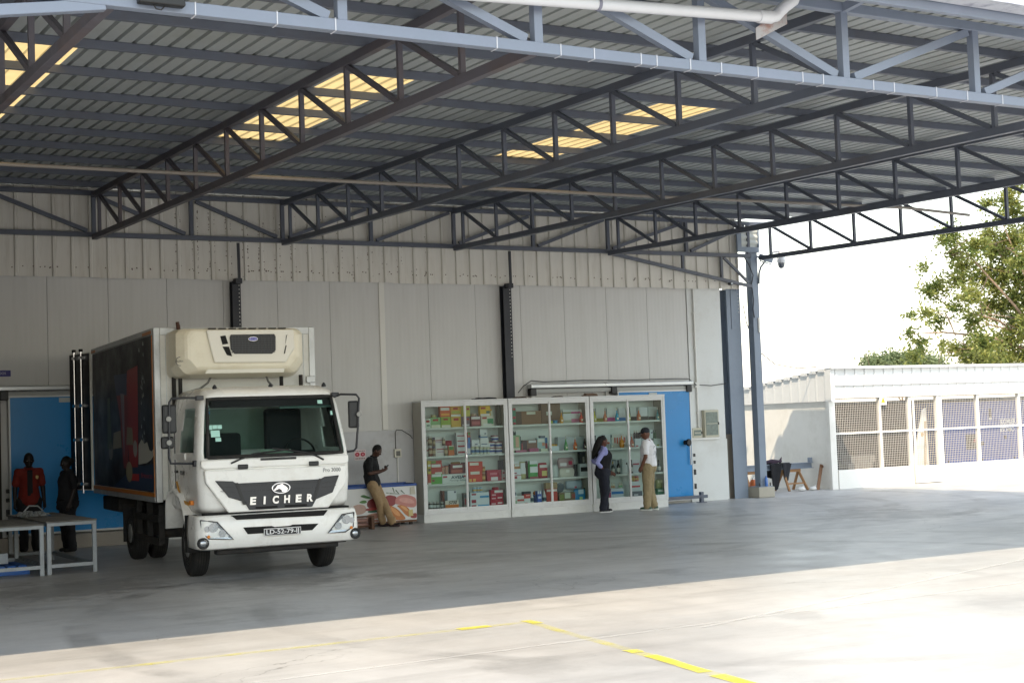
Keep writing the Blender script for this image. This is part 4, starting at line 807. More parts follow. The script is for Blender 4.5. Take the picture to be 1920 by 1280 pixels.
# ------------------------------------------------------------------ display cabinets
CAB_O = Vector((13.18, 26.62, 0)); CAB_R = -0.06404
M_CW = mat('cabinet_white', 'd4d6d6', 0.4, 0, 0.03, 4, dirt='a8a498', dirt_amt=0.25, dscale=3)
M_CI = mat('cabinet_inside', 'cdd6d4', 0.5, 0, 0.02, 3)
M_CS = mat('cabinet_side', 'b4b0a6', 0.5, 0, 0.05, 2, dirt='85806f', dirt_amt=0.3, dscale=2)
M_CG = glass('cabinet_glass', (0.80, 0.88, 0.85))
def cabinet(k, label, u0, u1):
    p = CAB_O+Vector((math.cos(CAB_R), math.sin(CAB_R), 0))*u0
    t = thing('display_cabinet', label, 'cabinet', p, CAB_R, 'display cabinets along the wall'); W = u1-u0; D = 0.45; H = 2.455
    B(0.0, W, 0.012, D, 0, .155).build('plinth', mat('plinth_white', 'd8dad8', .5, 0, .04, 3, dirt='8a8a86', dirt_amt=.3, dscale=2), t)
    B(0, .02, 0.02, D, .156, H-.03).build('side_panel', M_CS, t); B(W-.02, W, 0.02, D, .156, H-.03).build('side_panel', M_CS, t)
    B(.021, W-.021, D-.015, D, .156, H-.03).build('back_panel', M_CI, t); B(-.005, W+.005 if k == 2 else W-.006, -.012, D+.01, H-.029, H).build('top_panel', M_CW, t, .004)
    B(.021, W-.021, .03, D-.016, .156, .25).build('bottom_shelf', M_CI, t)
    for z in (1.90, 1.325, .76): B(.022, W-.022, .05, D-.017, z-.038, z).build('shelf', M_CI, t)
    f = MB().box(0, .055, -.01, .04, .156, H-.03).build('frame', M_CW, t, .003); MB().box(W-.055, W, -.01, .04, .156, H-.03).build('frame', M_CW, t, .003)
    MB().box(.0551, W-.0551, -.01, .04, H-.085, H-.03).build('frame', M_CW, t, .003); MB().box(.0551, W-.0551, -.01, .04, .156, .215).build('frame', M_CW, t, .003)
    m_ = W/2
    for s, (a, c, y) in enumerate(((.056, m_+.012, .008), (m_-.012, W-.056, -.004))):
        d = MB().box(a, a+.035, y, y+.012, .216, H-.086).build('sliding_door', M_CW, t, .002); 
        MB().box(c-.035, c, y, y+.012, .216, H-.086).build('stile', M_CW, d, .002); MB().box(a+.0351, c-.0351, y, y+.012, .216, .27).build('door_rail', M_CW, d); MB().box(a+.0351, c-.0351, y, y+.012, H-.125, H-.086).build('door_rail', M_CW, d)
        MB().add([(a+.0352, y+.006, .2702), (c-.0352, y+.006, .2702), (c-.0352, y+.006, H-.1252), (a+.0352, y+.006, H-.1252)], [(0, 1, 2, 3)]).build('glass_pane', M_CG, d)
    lk = MB().box(m_-.010, m_+.008, -.02, -.0041, 1.27, 1.39).build('lock', M_CHROME, t, .003); MB().box(m_-.014, m_-.002, -.028, -.0201, 1.36, 1.385).build('key', M_BLACKP, lk); MB().box(m_-.002, m_+.01, -.028, -.0201, 1.335, 1.355).build('key', M_BLACKP, lk)
    return t
cabinet(0, 'left glass fronted display cabinet beside the chest freezer', 0, 1.945)
cabinet(1, 'middle glass fronted display cabinet below the black column', 1.965, 3.885)
cabinet(2, 'right glass fronted display cabinet beside the blue door', 3.905, 5.785)
def pm_(c): return mat('pack_'+c, c, .55)
def cabmat(u, v, z):
    p = CAB_O+Matrix.Rotation(CAB_R, 3, 'Z') @ Vector((u, v, z)); return p
prng = random.Random(11)
def product(kind, u0, u1, z0, z1, v, col, label, ex, txt):
    W = max(.02, u1-u0); H = max(.02, z1-z0); uc = (u0+u1)/2; m = pm_(col); tw = random.uniform(-.03, .03)
    nm = {'box': 'carton', 'jar': 'jar', 'tub': 'tub', 'bag': 'bag', 'can': 'can', 'cup': 'cup', 'bottle': 'small_bottle', 'spirit': 'bottle', 'decanter': 'decanter', 'pump': 'squeeze_bottle', 'card': 'price_card', 'ball': 'round_packet', 'disc': 'round_tray'}[kind]
    cat = {'box': 'carton', 'jar': 'jar', 'tub': 'tub', 'bag': 'bag', 'can': 'can', 'cup': 'cup', 'bottle': 'bottle', 'spirit': 'bottle', 'decanter': 'bottle', 'pump': 'bottle', 'card': 'price card', 'ball': 'packet', 'disc': 'tray'}[kind]
    dep = .10 if v < .2 else .13
    if kind in ('jar', 'tub', 'can', 'cup', 'bottle', 'spirit', 'decanter', 'pump', 'ball'): dep = W
    t = thing(nm, label, cat, cabmat(uc, v, z0), CAB_R+(tw if kind in ('box', 'bag') and v < .2 else 0), 'goods on the cabinet shelves'); r = W/2; parts = [e for e in ex.split(';') if e]
    if kind in ('box', 'card'):
        d = dep if kind == 'box' else .015
        MB().box(-r, r, 0, d, 0, H).build('body', m, t, .002)
        for e in parts:
            if ':' not in e: continue
            c, q = e.split(':'); a, b, c2, d2 = map(float, q.split(','))
            MB().box(-r+a*W, -r+c2*W, -.0022, -.0005, b*H+.0004, d2*H-.0004).build('printed_panel', pm_(c), t)
        if txt == 'AVEIA':
            text('lettering', 'AVEIA', .085, pm_('1c4a58'), t, (.07, -.003, H*.62), FR, .0006, bold=.003, width=.30); text('lettering', 'Pomongo Beleza', .05, pm_('4a6a70'), t, (.07, -.003, H*.3), FR, .0006, width=.36)
        elif txt: text('lettering', txt, .085, pm_('1c1c28'), t, (.01, -.004, H*.72), FR, .0006, bold=.002, shear=.25, width=W*.62)
    elif kind == 'bag':
        vs = []; fs = []; n = 6
        for j in range(n+1):
            f = j/n; ww = r*(1-.10*abs(f-.45)-(.12 if j == n else 0)); dd = dep*(.5+.5*math.sin(PI*min(1, f*.9+.12)))*.9
            for i in range(8):
                a = 2*PI*i/8; vs.append((ww*(math.copysign(abs(math.cos(a))**.5, math.cos(a)))*(1+prng.uniform(-.04, .04)), dep/2+dd/2*math.copysign(abs(math.sin(a))**.6, math.sin(a)), H*f*(1 if j < n else 1+prng.uniform(-.03, .0))))
        fs = [(j*8+i, j*8+(i+1) % 8, (j+1)*8+(i+1) % 8, (j+1)*8+i) for j in range(n) for i in range(8)]+[tuple(n*8+i for i in range(8)), tuple(range(7, -1, -1))]
        mb = MB().add(vs, fs, True); mb.build('body', m, t)
        for e in parts:
            if ':' not in e: continue
            c, q = e.split(':'); a, b, c2, d2 = map(float, q.split(','))
            a = .08+a*.84; c2 = .08+c2*.84
            MB().box(-r+a*W, -r+c2*W, -.003, .004, b*H, d2*H).build('printed_panel', pm_(c), t)
    elif kind in ('jar', 'can', 'tub', 'cup'):
        if kind == 'jar': prof = [(r*.9, 0), (r, H*.06), (r, H*.68), (r*.8, H*.78)]; lid = [(r*.86, H*.78), (r*.86, H)]
        elif kind == 'can': prof = [(r*.95, 0), (r, H*.04), (r, H*.93)]; lid = [(r*.93, H*.93), (r*.93, H)]
        elif kind == 'tub': prof = [(r*.82, 0), (r*.93, H*.86)]; lid = [(r, H*.86), (r, H*.97), (r*.9, H)]
        else: prof = [(r*.7, 0), (r*.98, H*.9)]; lid = [(r, H*.9), (r, H)]
        MB().lathe((0, r, 0), prof, 14).build('body', m, t)
        lc = {'jar': '50445c' if 'purple' in label else ('c8c8a8' if 'cream' in label else 'b8b8b4'), 'can': 'b8b0a0', 'tub': '8a2430' if 'blue tub' in label else col, 'cup': 'a83c34'}[kind]
        MB().lathe((0, r, 0), lid, 14).build('lid', pm_(lc), t)
        c = parts[0] if parts and ':' not in parts[0] else None
        if c or kind in ('jar', 'can'):
            c = c or {'jar': 'b8a888', 'can': 'c8a860'}[kind]; rb = (r*.9 if kind == 'tub' else r)+.0015
            MB().lathe((0, r, 0), [(rb, H*.25), (rb*1.005, H*.58)], 14).build('label_band', pm_(c), t)
    elif kind in ('bottle', 'spirit', 'decanter', 'pump'):
        if kind == 'bottle': prof = [(r*.9, 0), (r, H*.05), (r, H*.6), (r*.5, H*.75)]; capp = [(r*.55, H*.75), (r*.5, H)]
        elif kind == 'pump': prof = [(r*.9, 0), (r*.9, H*.5), (r*.55, H*.7)]; capp = [(r*.55, H*.7), (r*.4, H*.85), (r*.2, H)]
        elif kind == 'decanter': prof = [(r*.7, 0), (r*.98, H*.12), (r, H*.3), (r*.7, H*.5), (r*.25, H*.62), (r*.22, H*.85)]; capp = [(r*.28, H*.85), (r*.28, H)]
        elif txt == 'w': prof = [(r*.9, 0), (r*.92, H*.55), (r*.75, H*.64), (r*.34, H*.74), (r*.32, H*.8)]; capp = [(r*.34, H*.8), (r*.34, H)]
        else: prof = [(r*.8, 0), (r*.9, H*.06), (r*.92, H*.32), (r*.62, H*.5), (r*.32, H*.62), (r*.28, H*.8)]; capp = [(r*.32, H*.8), (r*.3, H)]
        MB().lathe((0, r, 0), prof, 14).build('body', mat('liquid_'+col, col, .12, coat=.5) if kind in ('spirit', 'decanter') else m, t)
        cc = {'bottle': 'c8c4b8' if 'white' in label else ('c8982c' if 'yellow' in label else '2c2c2c'), 'pump': 'd8dcdc', 'decanter': 'c8c8c4', 'spirit': 'b8983c' if 'yellow foil' in label else ('1c1c1c' if txt == 'w' else 'b8b8b0')}[kind]
        MB().lathe((0, r, 0), capp, 12).build('cap', pm_(cc), t)
        lc = parts[0] if parts and ':' not in parts[0] else ('b8bcb8' if txt == 'w' else None)
        if lc: MB().lathe((0, r, 0), [(r*1.0+.001, H*.15), (r*1.0+.001, H*.45)], 14).build('label_band', pm_(lc), t)
        if kind == 'spirit' and txt != 'w': MB().box(-r*.35, r*.35, r*.02, r*.10, H*.12, H*.26).build('label_band', pm_('d8d4b8'), t)
    elif kind == 'ball':
        MB().ell((0, r, H/2), r, r, H/2).build('body', m, t); MB().lathe((0, r, H*.9), [(r*.3, 0), (r*.4, H*.12)], 10).build('twist', m, t)
    elif kind == 'disc':
        MB().lathe((0, .09, H/2), [(H*.46, 0), (H*.5, -.012), (H*.42, -.02)], 20, 'Y').build('body', m, t); MB().lathe((0, .065, H/2), [(H*.36, 0), (H*.36, -.004)], 20, 'Y').build('inner_ring', pm_('48585e'), t)
    return t
PRODUCTS = [
('box', 0.146, 0.256, 1.901, 2.09, 0.13, 'cfe0d6', 'white and mint carton with red logo, top shelf, left cabinet', 'a02020:.1,.6,.8,.85;2f6a58:.2,.2,.8,.35', ''),
('box', 0.262, 0.478, 1.901, 2.11, 0.13, '7fae78', 'light green carton with red logo, top shelf, left cabinet', '9a1c1c:.2,.65,.75,.85;d8dccc:.05,.0,.95,.28', ''),
('jar', 0.289, 0.4, 2.111, 2.177, 0.13, '9aa860', 'small olive jar on the green carton, top shelf, left cabinet', '', ''),
('box', 0.475, 0.704, 2.117, 2.354, 0.13, 'cc5a24', 'orange carton with wide white label, top shelf, left cabinet', 'dcdcdc:.05,.55,.9,.8;e0a03c:.1,.12,.9,.3', ''),
('box', 0.489, 0.707, 1.901, 2.116, 0.13, '8aa83a', 'lime green carton with white strip, top shelf, left cabinet', '9a1c1c:.25,.68,.72,.86;e0e0d8:.05,.0,.95,.24', ''),
('box', 0.711, 0.941, 2.167, 2.353, 0.13, 'cc9a3c', 'amber carton with red logo, top shelf, left cabinet', '9a1c1c:.25,.5,.7,.72;a8b048:.1,.08,.9,.35', ''),
('box', 0.714, 0.938, 1.901, 2.166, 0.13, 'c8a848', 'mustard carton with white strip on top, top shelf, left cabinet', 'd8dcd8:.0,.82,.97,.98;9a1c1c:.25,.5,.75,.7', ''),
('box', 0.951, 1.149, 2.113, 2.331, 0.13, 'b8b44c', 'yellow green carton behind the middle door frame, top shelf, left cabinet', '9a1c1c:.6,.6,.9,.8', ''),
('box', 0.943, 1.14, 1.901, 2.112, 0.13, '6a5a68', 'purple grey carton behind the middle door frame, top shelf, left cabinet', '9a1c1c:.6,.65,.9,.82;b8b8c0:.1,.05,.9,.25', ''),
('box', 1.162, 1.383, 1.901, 2.113, 0.13, '74303c', 'maroon carton with white label, top shelf, left cabinet', 'd8d8dc:.05,.7,.92,.95;a85860:.1,.15,.9,.5', ''),
('jar', 1.19, 1.309, 2.114, 2.178, 0.13, '9a7078', 'small mauve jar on the maroon carton, top shelf, left cabinet', '', ''),
('box', 1.374, 1.609, 2.106, 2.319, 0.13, 'd8b020', 'bright yellow carton with red logo, top shelf, left cabinet', 'a02020:.08,.68,.55,.88;dcdce0:.05,.02,.92,.22;4a6a58:.6,.25,.95,.5', ''),
('box', 1.395, 1.676, 1.901, 2.105, 0.13, 'cfd0c0', 'white and green carton with red logo, top shelf, left cabinet', 'a02020:.08,.72,.45,.92;2f8a5c:.5,.2,.98,.75;dce0e0:.15,.03,.85,.28', ''),
('bottle', 1.614, 1.673, 2.106, 2.247, 0.13, 'c8ccb8', 'pale plastic bottle beside the yellow carton, top shelf, left cabinet', '', ''),
('bag', 1.826, 1.947, 1.901, 2.348, 0.24, '34483c', 'dark green bag leaning at the far end, top shelf, left cabinet', '', ''),
('box', 0.155, 0.202, 1.546, 1.73, 0.13, 'd0d0cc', 'white carton end in the upper row, second shelf, left cabinet', '9a2a2a:.1,.5,.9,.62', ''),
('box', 0.148, 0.207, 1.326, 1.545, 0.13, 'd0d0cc', 'white carton end in the lower row, second shelf, left cabinet', '9a2a2a:.1,.5,.9,.62', ''),
('jar', 0.171, 0.253, 1.546, 1.743, 0.05, '6a5a38', 'green topped preserve jar on upper carton row, second shelf, left cabinet', '', ''),
('box', 0.287, 0.514, 1.536, 1.712, 0.13, 'd6d4d4', 'upper white carton with red slanting band, second shelf, left cabinet', '9a2034:.1,.55,.9,.66;b89ab0:.15,.35,.85,.45', ''),
('jar', 0.264, 0.322, 1.532, 1.705, 0.05, '7a6248', 'purple capped jar on the left of upper carton row, second shelf, left cabinet', '', ''),
('jar', 0.479, 0.544, 1.536, 1.702, 0.05, '76684c', 'dark capped jar at the end of upper carton row, second shelf, left cabinet', '', ''),
('jar', 0.175, 0.257, 1.326, 1.544, 0.05, '74402c', 'red and green preserve jar on lower carton row, second shelf, left cabinet', '', ''),
('box', 0.347, 0.557, 1.326, 1.535, 0.13, 'd6d4d4', 'lower white carton with red slanting band, second shelf, left cabinet', '9a2034:.1,.6,.9,.7;b89ab0:.15,.35,.85,.45', ''),
('jar', 0.257, 0.323, 1.326, 1.531, 0.05, '7a6a50', 'purple capped jar on lower carton row, second shelf, left cabinet', '', ''),
('jar', 0.522, 0.592, 1.326, 1.527, 0.05, '7c7050', 'blue capped jar at the end of lower carton row, second shelf, left cabinet', '', ''),
('bag', 0.58, 0.736, 1.531, 1.631, 0.13, 'a01c28', 'red packet lying on the lower carton row, second shelf, left cabinet', '', ''),
('box', 0.635, 0.764, 1.326, 1.53, 0.13, 'c06a2c', 'orange and green fruit carton, second shelf, left cabinet', '4a8a34:.1,.55,.9,.9;d8d0c0:.05,.88,.95,.99', ''),
('box', 0.82, 1.007, 1.671, 1.78, 0.13, 'd4d8da', 'top white box of the stack with red stripes, second shelf, left cabinet', 'a02030:.1,.35,.95,.55', ''),
('box', 0.822, 1.007, 1.569, 1.67, 0.13, 'd4d8da', 'second white box of the stack with red stripes, second shelf, left cabinet', 'a02030:.1,.35,.95,.55', ''),
('box', 0.825, 1.009, 1.454, 1.568, 0.13, 'd4d8da', 'third white box of the stack with red stripes, second shelf, left cabinet', 'a02030:.1,.3,.95,.62', ''),
('box', 0.83, 1.01, 1.326, 1.453, 0.13, 'd4d8da', 'bottom white box of the stack with red stripes, second shelf, left cabinet', 'a02030:.1,.3,.95,.62', ''),
('box', 1.064, 1.138, 1.569, 1.789, 0.13, 'a8402c', 'red topped packet beside the door frame, second shelf, left cabinet', '3a7ab8:.1,.0,.9,.5;508a4a:.2,.7,.9,.95', ''),
('box', 1.061, 1.129, 1.326, 1.568, 0.13, '4a6ab0', 'blue and white packet beside the door frame, second shelf, left cabinet', 'd0d4da:.05,.05,.95,.55', ''),
('box', 1.157, 1.333, 1.55, 1.624, 0.13, 'd2d8dc', 'small white box above the paired jars, second shelf, left cabinet', '', ''),
('box', 1.166, 1.348, 1.488, 1.549, 0.13, 'd6dade', 'flat white tray above the paired jars, second shelf, left cabinet', '2c3c5c:.35,.5,.7,.9', ''),
('jar', 1.15, 1.239, 1.326, 1.487, 0.13, 'c6ccc0', 'cream capped supplement jar with blue label, leftmost, second shelf, left cabinet', '3c6a98', ''),
('jar', 1.247, 1.341, 1.326, 1.483, 0.13, 'c6ccc0', 'cream capped supplement jar with blue label, second, second shelf, left cabinet', '3c6a98', ''),
('box', 1.359, 1.519, 1.772, 1.837, 0.13, 'd4dadc', 'topmost white box of the tall supplement stack, second shelf, left cabinet', '', ''),
('box', 1.356, 1.537, 1.72, 1.771, 0.13, 'cfd6d8', 'second white box of the tall supplement stack, second shelf, left cabinet', '38485c:.55,.3,.8,.7', ''),
('box', 1.363, 1.528, 1.66, 1.719, 0.13, '5a7aa0', 'row of blue and white pots in the tall stack, second shelf, left cabinet', 'd4d8d0:.02,.5,.98,.95', ''),
('box', 1.364, 1.544, 1.616, 1.659, 0.13, 'd4dadc', 'white tray under the pots in the tall stack, second shelf, left cabinet', '', ''),
('box', 1.356, 1.551, 1.541, 1.615, 0.13, 'd8dcde', 'white box in the middle of the tall stack, second shelf, left cabinet', '', ''),
('box', 1.359, 1.578, 1.47, 1.54, 0.13, 'd4dadc', 'white tray low in the tall supplement stack, second shelf, left cabinet', '304a78:.1,.75,.7,.98', ''),
('jar', 1.349, 1.425, 1.326, 1.469, 0.13, 'c6ccc0', 'cream capped supplement jar under the tall stack, left, second shelf, left cabinet', '3c6a98', ''),
('jar', 1.43, 1.505, 1.326, 1.466, 0.13, 'c6ccc0', 'cream capped supplement jar under the tall stack, middle, second shelf, left cabinet', '3c6a98', ''),
('jar', 1.51, 1.583, 1.326, 1.463, 0.13, 'c6ccc0', 'cream capped supplement jar under the tall stack, right, second shelf, left cabinet', '3c6a98', ''),
('tub', 1.644, 1.814, 1.569, 1.699, 0.13, 'd4d6d6', 'white and blue tub on top of the tub pile, second shelf, left cabinet', '2c4a90', ''),
('tub', 1.553, 1.726, 1.45, 1.568, 0.13, 'd4d6d6', 'white and blue tub, middle row left, second shelf, left cabinet', '2c4a90', ''),
('tub', 1.726, 1.896, 1.443, 1.561, 0.13, 'd4d6d6', 'white and blue tub, middle row right, second shelf, left cabinet', '2c4a90', ''),
('tub', 1.554, 1.726, 1.326, 1.449, 0.13, 'd4d6d6', 'white and blue tub, bottom row left, second shelf, left cabinet', '2c4a90', ''),
('tub', 1.726, 1.894, 1.326, 1.442, 0.13, 'd4d6d6', 'white and blue tub, bottom row right, second shelf, left cabinet', '2c4a90', ''),
('box', 0.158, 0.232, 0.972, 1.239, 0.13, 'b8a838', 'yellow packet at the left edge, third shelf, left cabinet', 'd8d8d4:.1,.55,.9,.72;3c3c20:.2,.2,.9,.4', ''),
('box', 0.155, 0.232, 0.761, 0.971, 0.13, 'b04a34', 'red and white packet at the left edge, lower, third shelf, left cabinet', 'd8d4d0:.05,.0,.95,.15', ''),
('box', 0.235, 0.475, 0.969, 1.237, 0.13, 'a83828', 'red carton with wide white label, third shelf, left cabinet', 'd6d8da:.05,.5,.88,.72;6a8a3c:.02,.78,.45,.98;d8d4cc:.35,.0,.98,.12', ''),
('box', 0.232, 0.471, 0.761, 0.968, 0.13, '4c9a34', 'bright green carton with white label, third shelf, left cabinet', 'd6dadc:.05,.7,.92,.97;7a2a2a:.08,.25,.3,.45', ''),
('cup', 0.476, 0.546, 0.95, 1.108, 0.13, 'c09a84', 'beige and red cup standing on the long carton, third shelf, left cabinet', '', ''),
('cup', 0.551, 0.635, 0.95, 1.12, 0.13, 'c09a84', 'larger beige and red cup standing on the long carton, third shelf, left cabinet', '', ''),
('box', 0.666, 0.943, 0.95, 1.151, 0.13, '7a2c28', 'brown red carton with white label on the long carton, third shelf, left cabinet', 'd8dcdc:.18,.6,.95,.85;a85a48:.05,.1,.95,.4', ''),
('bag', 0.693, 0.911, 1.152, 1.19, 0.13, '8a6a28', 'brown and yellow packet on top of the brown red carton, third shelf, left cabinet', '', ''),
('box', 0.947, 1.009, 0.95, 1.174, 0.13, '5a2428', 'dark maroon carton beside the door frame, third shelf, left cabinet', '', ''),
('box', 0.475, 1.025, 0.761, 0.949, 0.13, 'cfd8d8', 'long white carton printed AVEIA, third shelf, left cabinet', 'a83040:.03,.62,.2,.82;b02c40:.86,.6,.97,.8', 'AVEIA'),
('box', 1.064, 1.393, 0.983, 1.177, 0.13, 'c03a20', 'plain red carton with white label on top of another, third shelf, left cabinet', 'd8d6cc:.1,.6,.72,.9', ''),
('box', 1.074, 1.374, 0.761, 0.982, 0.13, 'c23c22', 'red carton with white label and small pictures, third shelf, left cabinet', 'd8d6cc:.12,.7,.8,.97;e0b060:.02,.05,.2,.3;e0b060:.3,.05,.5,.3', ''),
('can', 1.391, 1.456, 0.947, 1.076, 0.13, '9a6a3c', 'upper brown and gold can, third shelf, left cabinet', '', ''),
('can', 1.379, 1.461, 0.761, 0.946, 0.13, '8a5a34', 'lower brown and gold can, third shelf, left cabinet', '', ''),
('box', 1.488, 1.752, 0.761, 0.989, 0.13, 'a8243c', 'crimson carton with small white label, third shelf, left cabinet', 'd8d8dc:.32,.05,.92,.36;c87080:.25,.55,.85,.75', ''),
('box', 1.755, 1.818, 0.761, 0.986, 0.13, '9c3a4a', 'pink red packet beside the crimson carton, third shelf, left cabinet', '', ''),
('box', 1.827, 1.906, 0.866, 0.983, 0.13, 'b8b0b0', 'upper grey and white packet at the end, third shelf, left cabinet', 'a04048:.2,.3,.8,.6', ''),
('box', 1.823, 1.908, 0.761, 0.865, 0.13, 'b8b0b0', 'lower grey and white packet at the end, third shelf, left cabinet', 'a04048:.2,.3,.8,.6', ''),
('box', 1.854, 1.961, 0.984, 1.177, 0.24, '54545c', 'dark grey carton on top of the end packets, third shelf, left cabinet', '', ''),
('jar', 0.169, 0.253, 0.251, 0.411, 0.13, '4a4a48', 'small dark jar with white label, first in the row, bottom shelf, left cabinet', 'c8d0d0', ''),
('jar', 0.257, 0.332, 0.251, 0.406, 0.13, '4a4a48', 'small dark jar with white label, second in the row, bottom shelf, left cabinet', 'c8d0d0', ''),
('jar', 0.337, 0.412, 0.251, 0.402, 0.13, '4a4a48', 'small dark jar with white label, third in the row, bottom shelf, left cabinet', 'c8d0d0', ''),
('jar', 0.434, 0.509, 0.251, 0.396, 0.13, '4a4a48', 'small dark jar with white label, last in the row, bottom shelf, left cabinet', 'c8d0d0', ''),
('box', 0.519, 0.559, 0.251, 0.611, 0.24, '7a4a3c', 'thin brown box standing upright, bottom shelf, left cabinet', '', ''),
('box', 0.561, 0.626, 0.251, 0.598, 0.24, '5a6a70', 'narrow patterned box beside the white carton, bottom shelf, left cabinet', '2c3438:.1,.2,.9,.5', ''),
('box', 0.628, 0.827, 0.251, 0.611, 0.24, 'dde2e8', 'tall plain white carton, bottom shelf, left cabinet', '46506c:.75,.85,.92,.95', ''),
('card', 0.493, 0.791, 0.251, 0.417, 0.06, 'd6d2c8', 'handwritten price card with orange lower half, bottom shelf, left cabinet', 'c87428:.0,.0,1,.5', '5730'),
('box', 0.939, 1.009, 0.251, 0.545, 0.13, '7a7470', 'grey red packet beside the door frame, bottom shelf, left cabinet', 'a04048:.3,.2,.8,.6;505860:.1,.7,.9,.9', ''),
('can', 1.165, 1.246, 0.542, 0.659, 0.13, '9cc0d8', 'pale blue can on the striped boxes, left, bottom shelf, left cabinet', '', ''),
('can', 1.253, 1.312, 0.542, 0.658, 0.13, '9cc0d8', 'pale blue can on the striped boxes, middle, bottom shelf, left cabinet', '', ''),
('can', 1.319, 1.381, 0.542, 0.657, 0.13, '9cc0d8', 'pale blue can on the striped boxes, right, bottom shelf, left cabinet', '', ''),
('box', 1.093, 1.513, 0.425, 0.541, 0.13, 'd2dce4', 'top white box with blue wave and red logo, bottom shelf, left cabinet', '98283c:.06,.55,.3,.85;3c8ac0:.5,.05,.98,.4', ''),
('box', 1.089, 1.515, 0.251, 0.424, 0.13, 'd2dce4', 'middle white box with blue wave and red logo, bottom shelf, left cabinet', '98283c:.06,.45,.3,.85;3c9ad0:.02,.0,.98,.22', ''),
('box', 1.085, 1.519, 0.251, 0.316, 0.13, 'd2dce4', 'bottom white box with blue wave and red logo, bottom shelf, left cabinet', '98283c:.06,.15,.3,.6', ''),
('bag', 1.615, 1.761, 0.576, 0.631, 0.13, 'a02034', 'red packet on top of the red box tower, bottom shelf, left cabinet', '', ''),
('box', 1.555, 1.838, 0.45, 0.575, 0.13, 'a82038', 'top red box of the tower with white label, bottom shelf, left cabinet', 'dcdcdc:.3,.5,.98,.92;d0a0a8:.08,.05,.4,.3', ''),
('box', 1.551, 1.839, 0.362, 0.449, 0.13, 'a82038', 'second red box of the tower, bottom shelf, left cabinet', 'dcc8cc:.55,.4,.9,.7;d0a0a8:.08,.3,.4,.6', ''),
('box', 1.541, 1.841, 0.251, 0.361, 0.13, 'a82038', 'bottom red box of the tower, bottom shelf, left cabinet', 'dcc8cc:.55,.3,.9,.6;d0a0a8:.08,.2,.4,.5', ''),
('box', 2.077, 2.114, 1.901, 2.261, 0.13, '6aa08c', 'tall teal and white packet at the left edge, top shelf, middle cabinet', 'd0d4d0:.05,.85,.95,.99;d0d4d0:.05,.4,.95,.55', ''),
('box', 2.123, 2.2, 1.901, 2.259, 0.13, '3c7a64', 'tall green and red packet, top shelf, middle cabinet', 'a83048:.1,.85,.9,.98;a83048:.1,.35,.9,.5;a83048:.1,.03,.9,.15', ''),
('box', 2.204, 2.793, 1.901, 2.181, 0.13, '7a5c40', 'wide brown cardboard box with white label, top shelf, middle cabinet', 'c8cfc0:.42,.74,.77,.94;4a3a2c:.0,.0,.22,.98', ''),  # left strip is the box's dark side, put as colour on the front
('box', 2.859, 3.315, 1.901, 2.332, 0.24, '6f5a48', 'tall brown cardboard box behind the door frame, top shelf, middle cabinet', 'c0c8c0:.26,.42,.55,.6', ''),
('tub', 2.416, 2.535, 1.901, 1.966, 0.13, 'c8745c', 'small orange pot before the cardboard box, top shelf, middle cabinet', 'd8b8a8', ''),
('box', 2.067, 2.277, 1.326, 1.686, 0.13, '8cb088', 'green rack card hung with tiny bottles, second shelf, middle cabinet', 'd0a890:.5,.3,.85,.9;d8d8d0:.05,.1,.95,.26', ''),
('bottle', 2.08, 2.115, 1.687, 1.777, 0.13, '3a4a48', 'tiny dark capped bottle on the rack, first, second shelf, middle cabinet', '', ''),
('bottle', 2.119, 2.154, 1.687, 1.776, 0.13, '3a4a48', 'tiny dark capped bottle on the rack, second, second shelf, middle cabinet', '', ''),
('bottle', 2.158, 2.193, 1.687, 1.774, 0.13, '3a4a48', 'tiny dark capped bottle on the rack, third, second shelf, middle cabinet', '', ''),
('bottle', 2.274, 2.311, 1.326, 1.658, 0.13, '46545a', 'slim dark bottle beside the rack, second shelf, middle cabinet', '', ''),
('bottle', 2.31, 2.345, 1.326, 1.578, 0.13, 'b04a50', 'slim red capped bottle beside the rack, second shelf, middle cabinet', '', ''),
('box', 2.332, 2.676, 1.326, 1.572, 0.13, '7a5a48', 'brown carton with white label, second shelf, middle cabinet', 'c8d0d4:.42,.76,.92,.97;4a3838:.0,.0,.3,.98', ''),
('box', 2.136, 2.383, 1.326, 1.372, 0.05, 'a05a74', 'flat pink packet lying at the front, second shelf, middle cabinet', '', ''),
('box', 2.452, 2.664, 1.326, 1.4, 0.05, 'a04c70', 'flat magenta packet lying before the brown carton, second shelf, middle cabinet', '', ''),
('box', 2.68, 2.866, 1.326, 1.604, 0.13, '9cb8bc', 'pale blue and white carton, second shelf, middle cabinet', 'd4d8d4:.1,.7,.9,.95;c88a6a:.6,.4,.95,.65', ''),
('box', 2.87, 2.925, 1.493, 1.61, 0.13, '2c6a9c', 'small dark blue box, second shelf, middle cabinet', '', ''),
('bag', 2.834, 2.937, 1.326, 1.492, 0.13, '902434', 'dark red packet under the blue box, second shelf, middle cabinet', '', ''),
('box', 2.717, 2.875, 1.326, 1.382, 0.05, 'c0ccb8', 'low pale green box at the front, second shelf, middle cabinet', '', ''),
('box', 2.76, 2.869, 1.605, 1.65, 0.13, '4a5a6c', 'small slate box on the pale blue carton, second shelf, middle cabinet', '', ''),
('tub', 3.015, 3.085, 1.901, 1.959, 0.13, '9ab84c', 'small yellow green tin, top shelf, middle cabinet', '', ''),
('tub', 3.099, 3.205, 1.901, 1.971, 0.13, '2c8cc0', 'small bright blue tin, top shelf, middle cabinet', '', ''),
('spirit', 3.211, 3.304, 1.901, 2.184, 0.05, 'c8902c', 'amber bottle with white tag, top shelf, middle cabinet', '', ''),
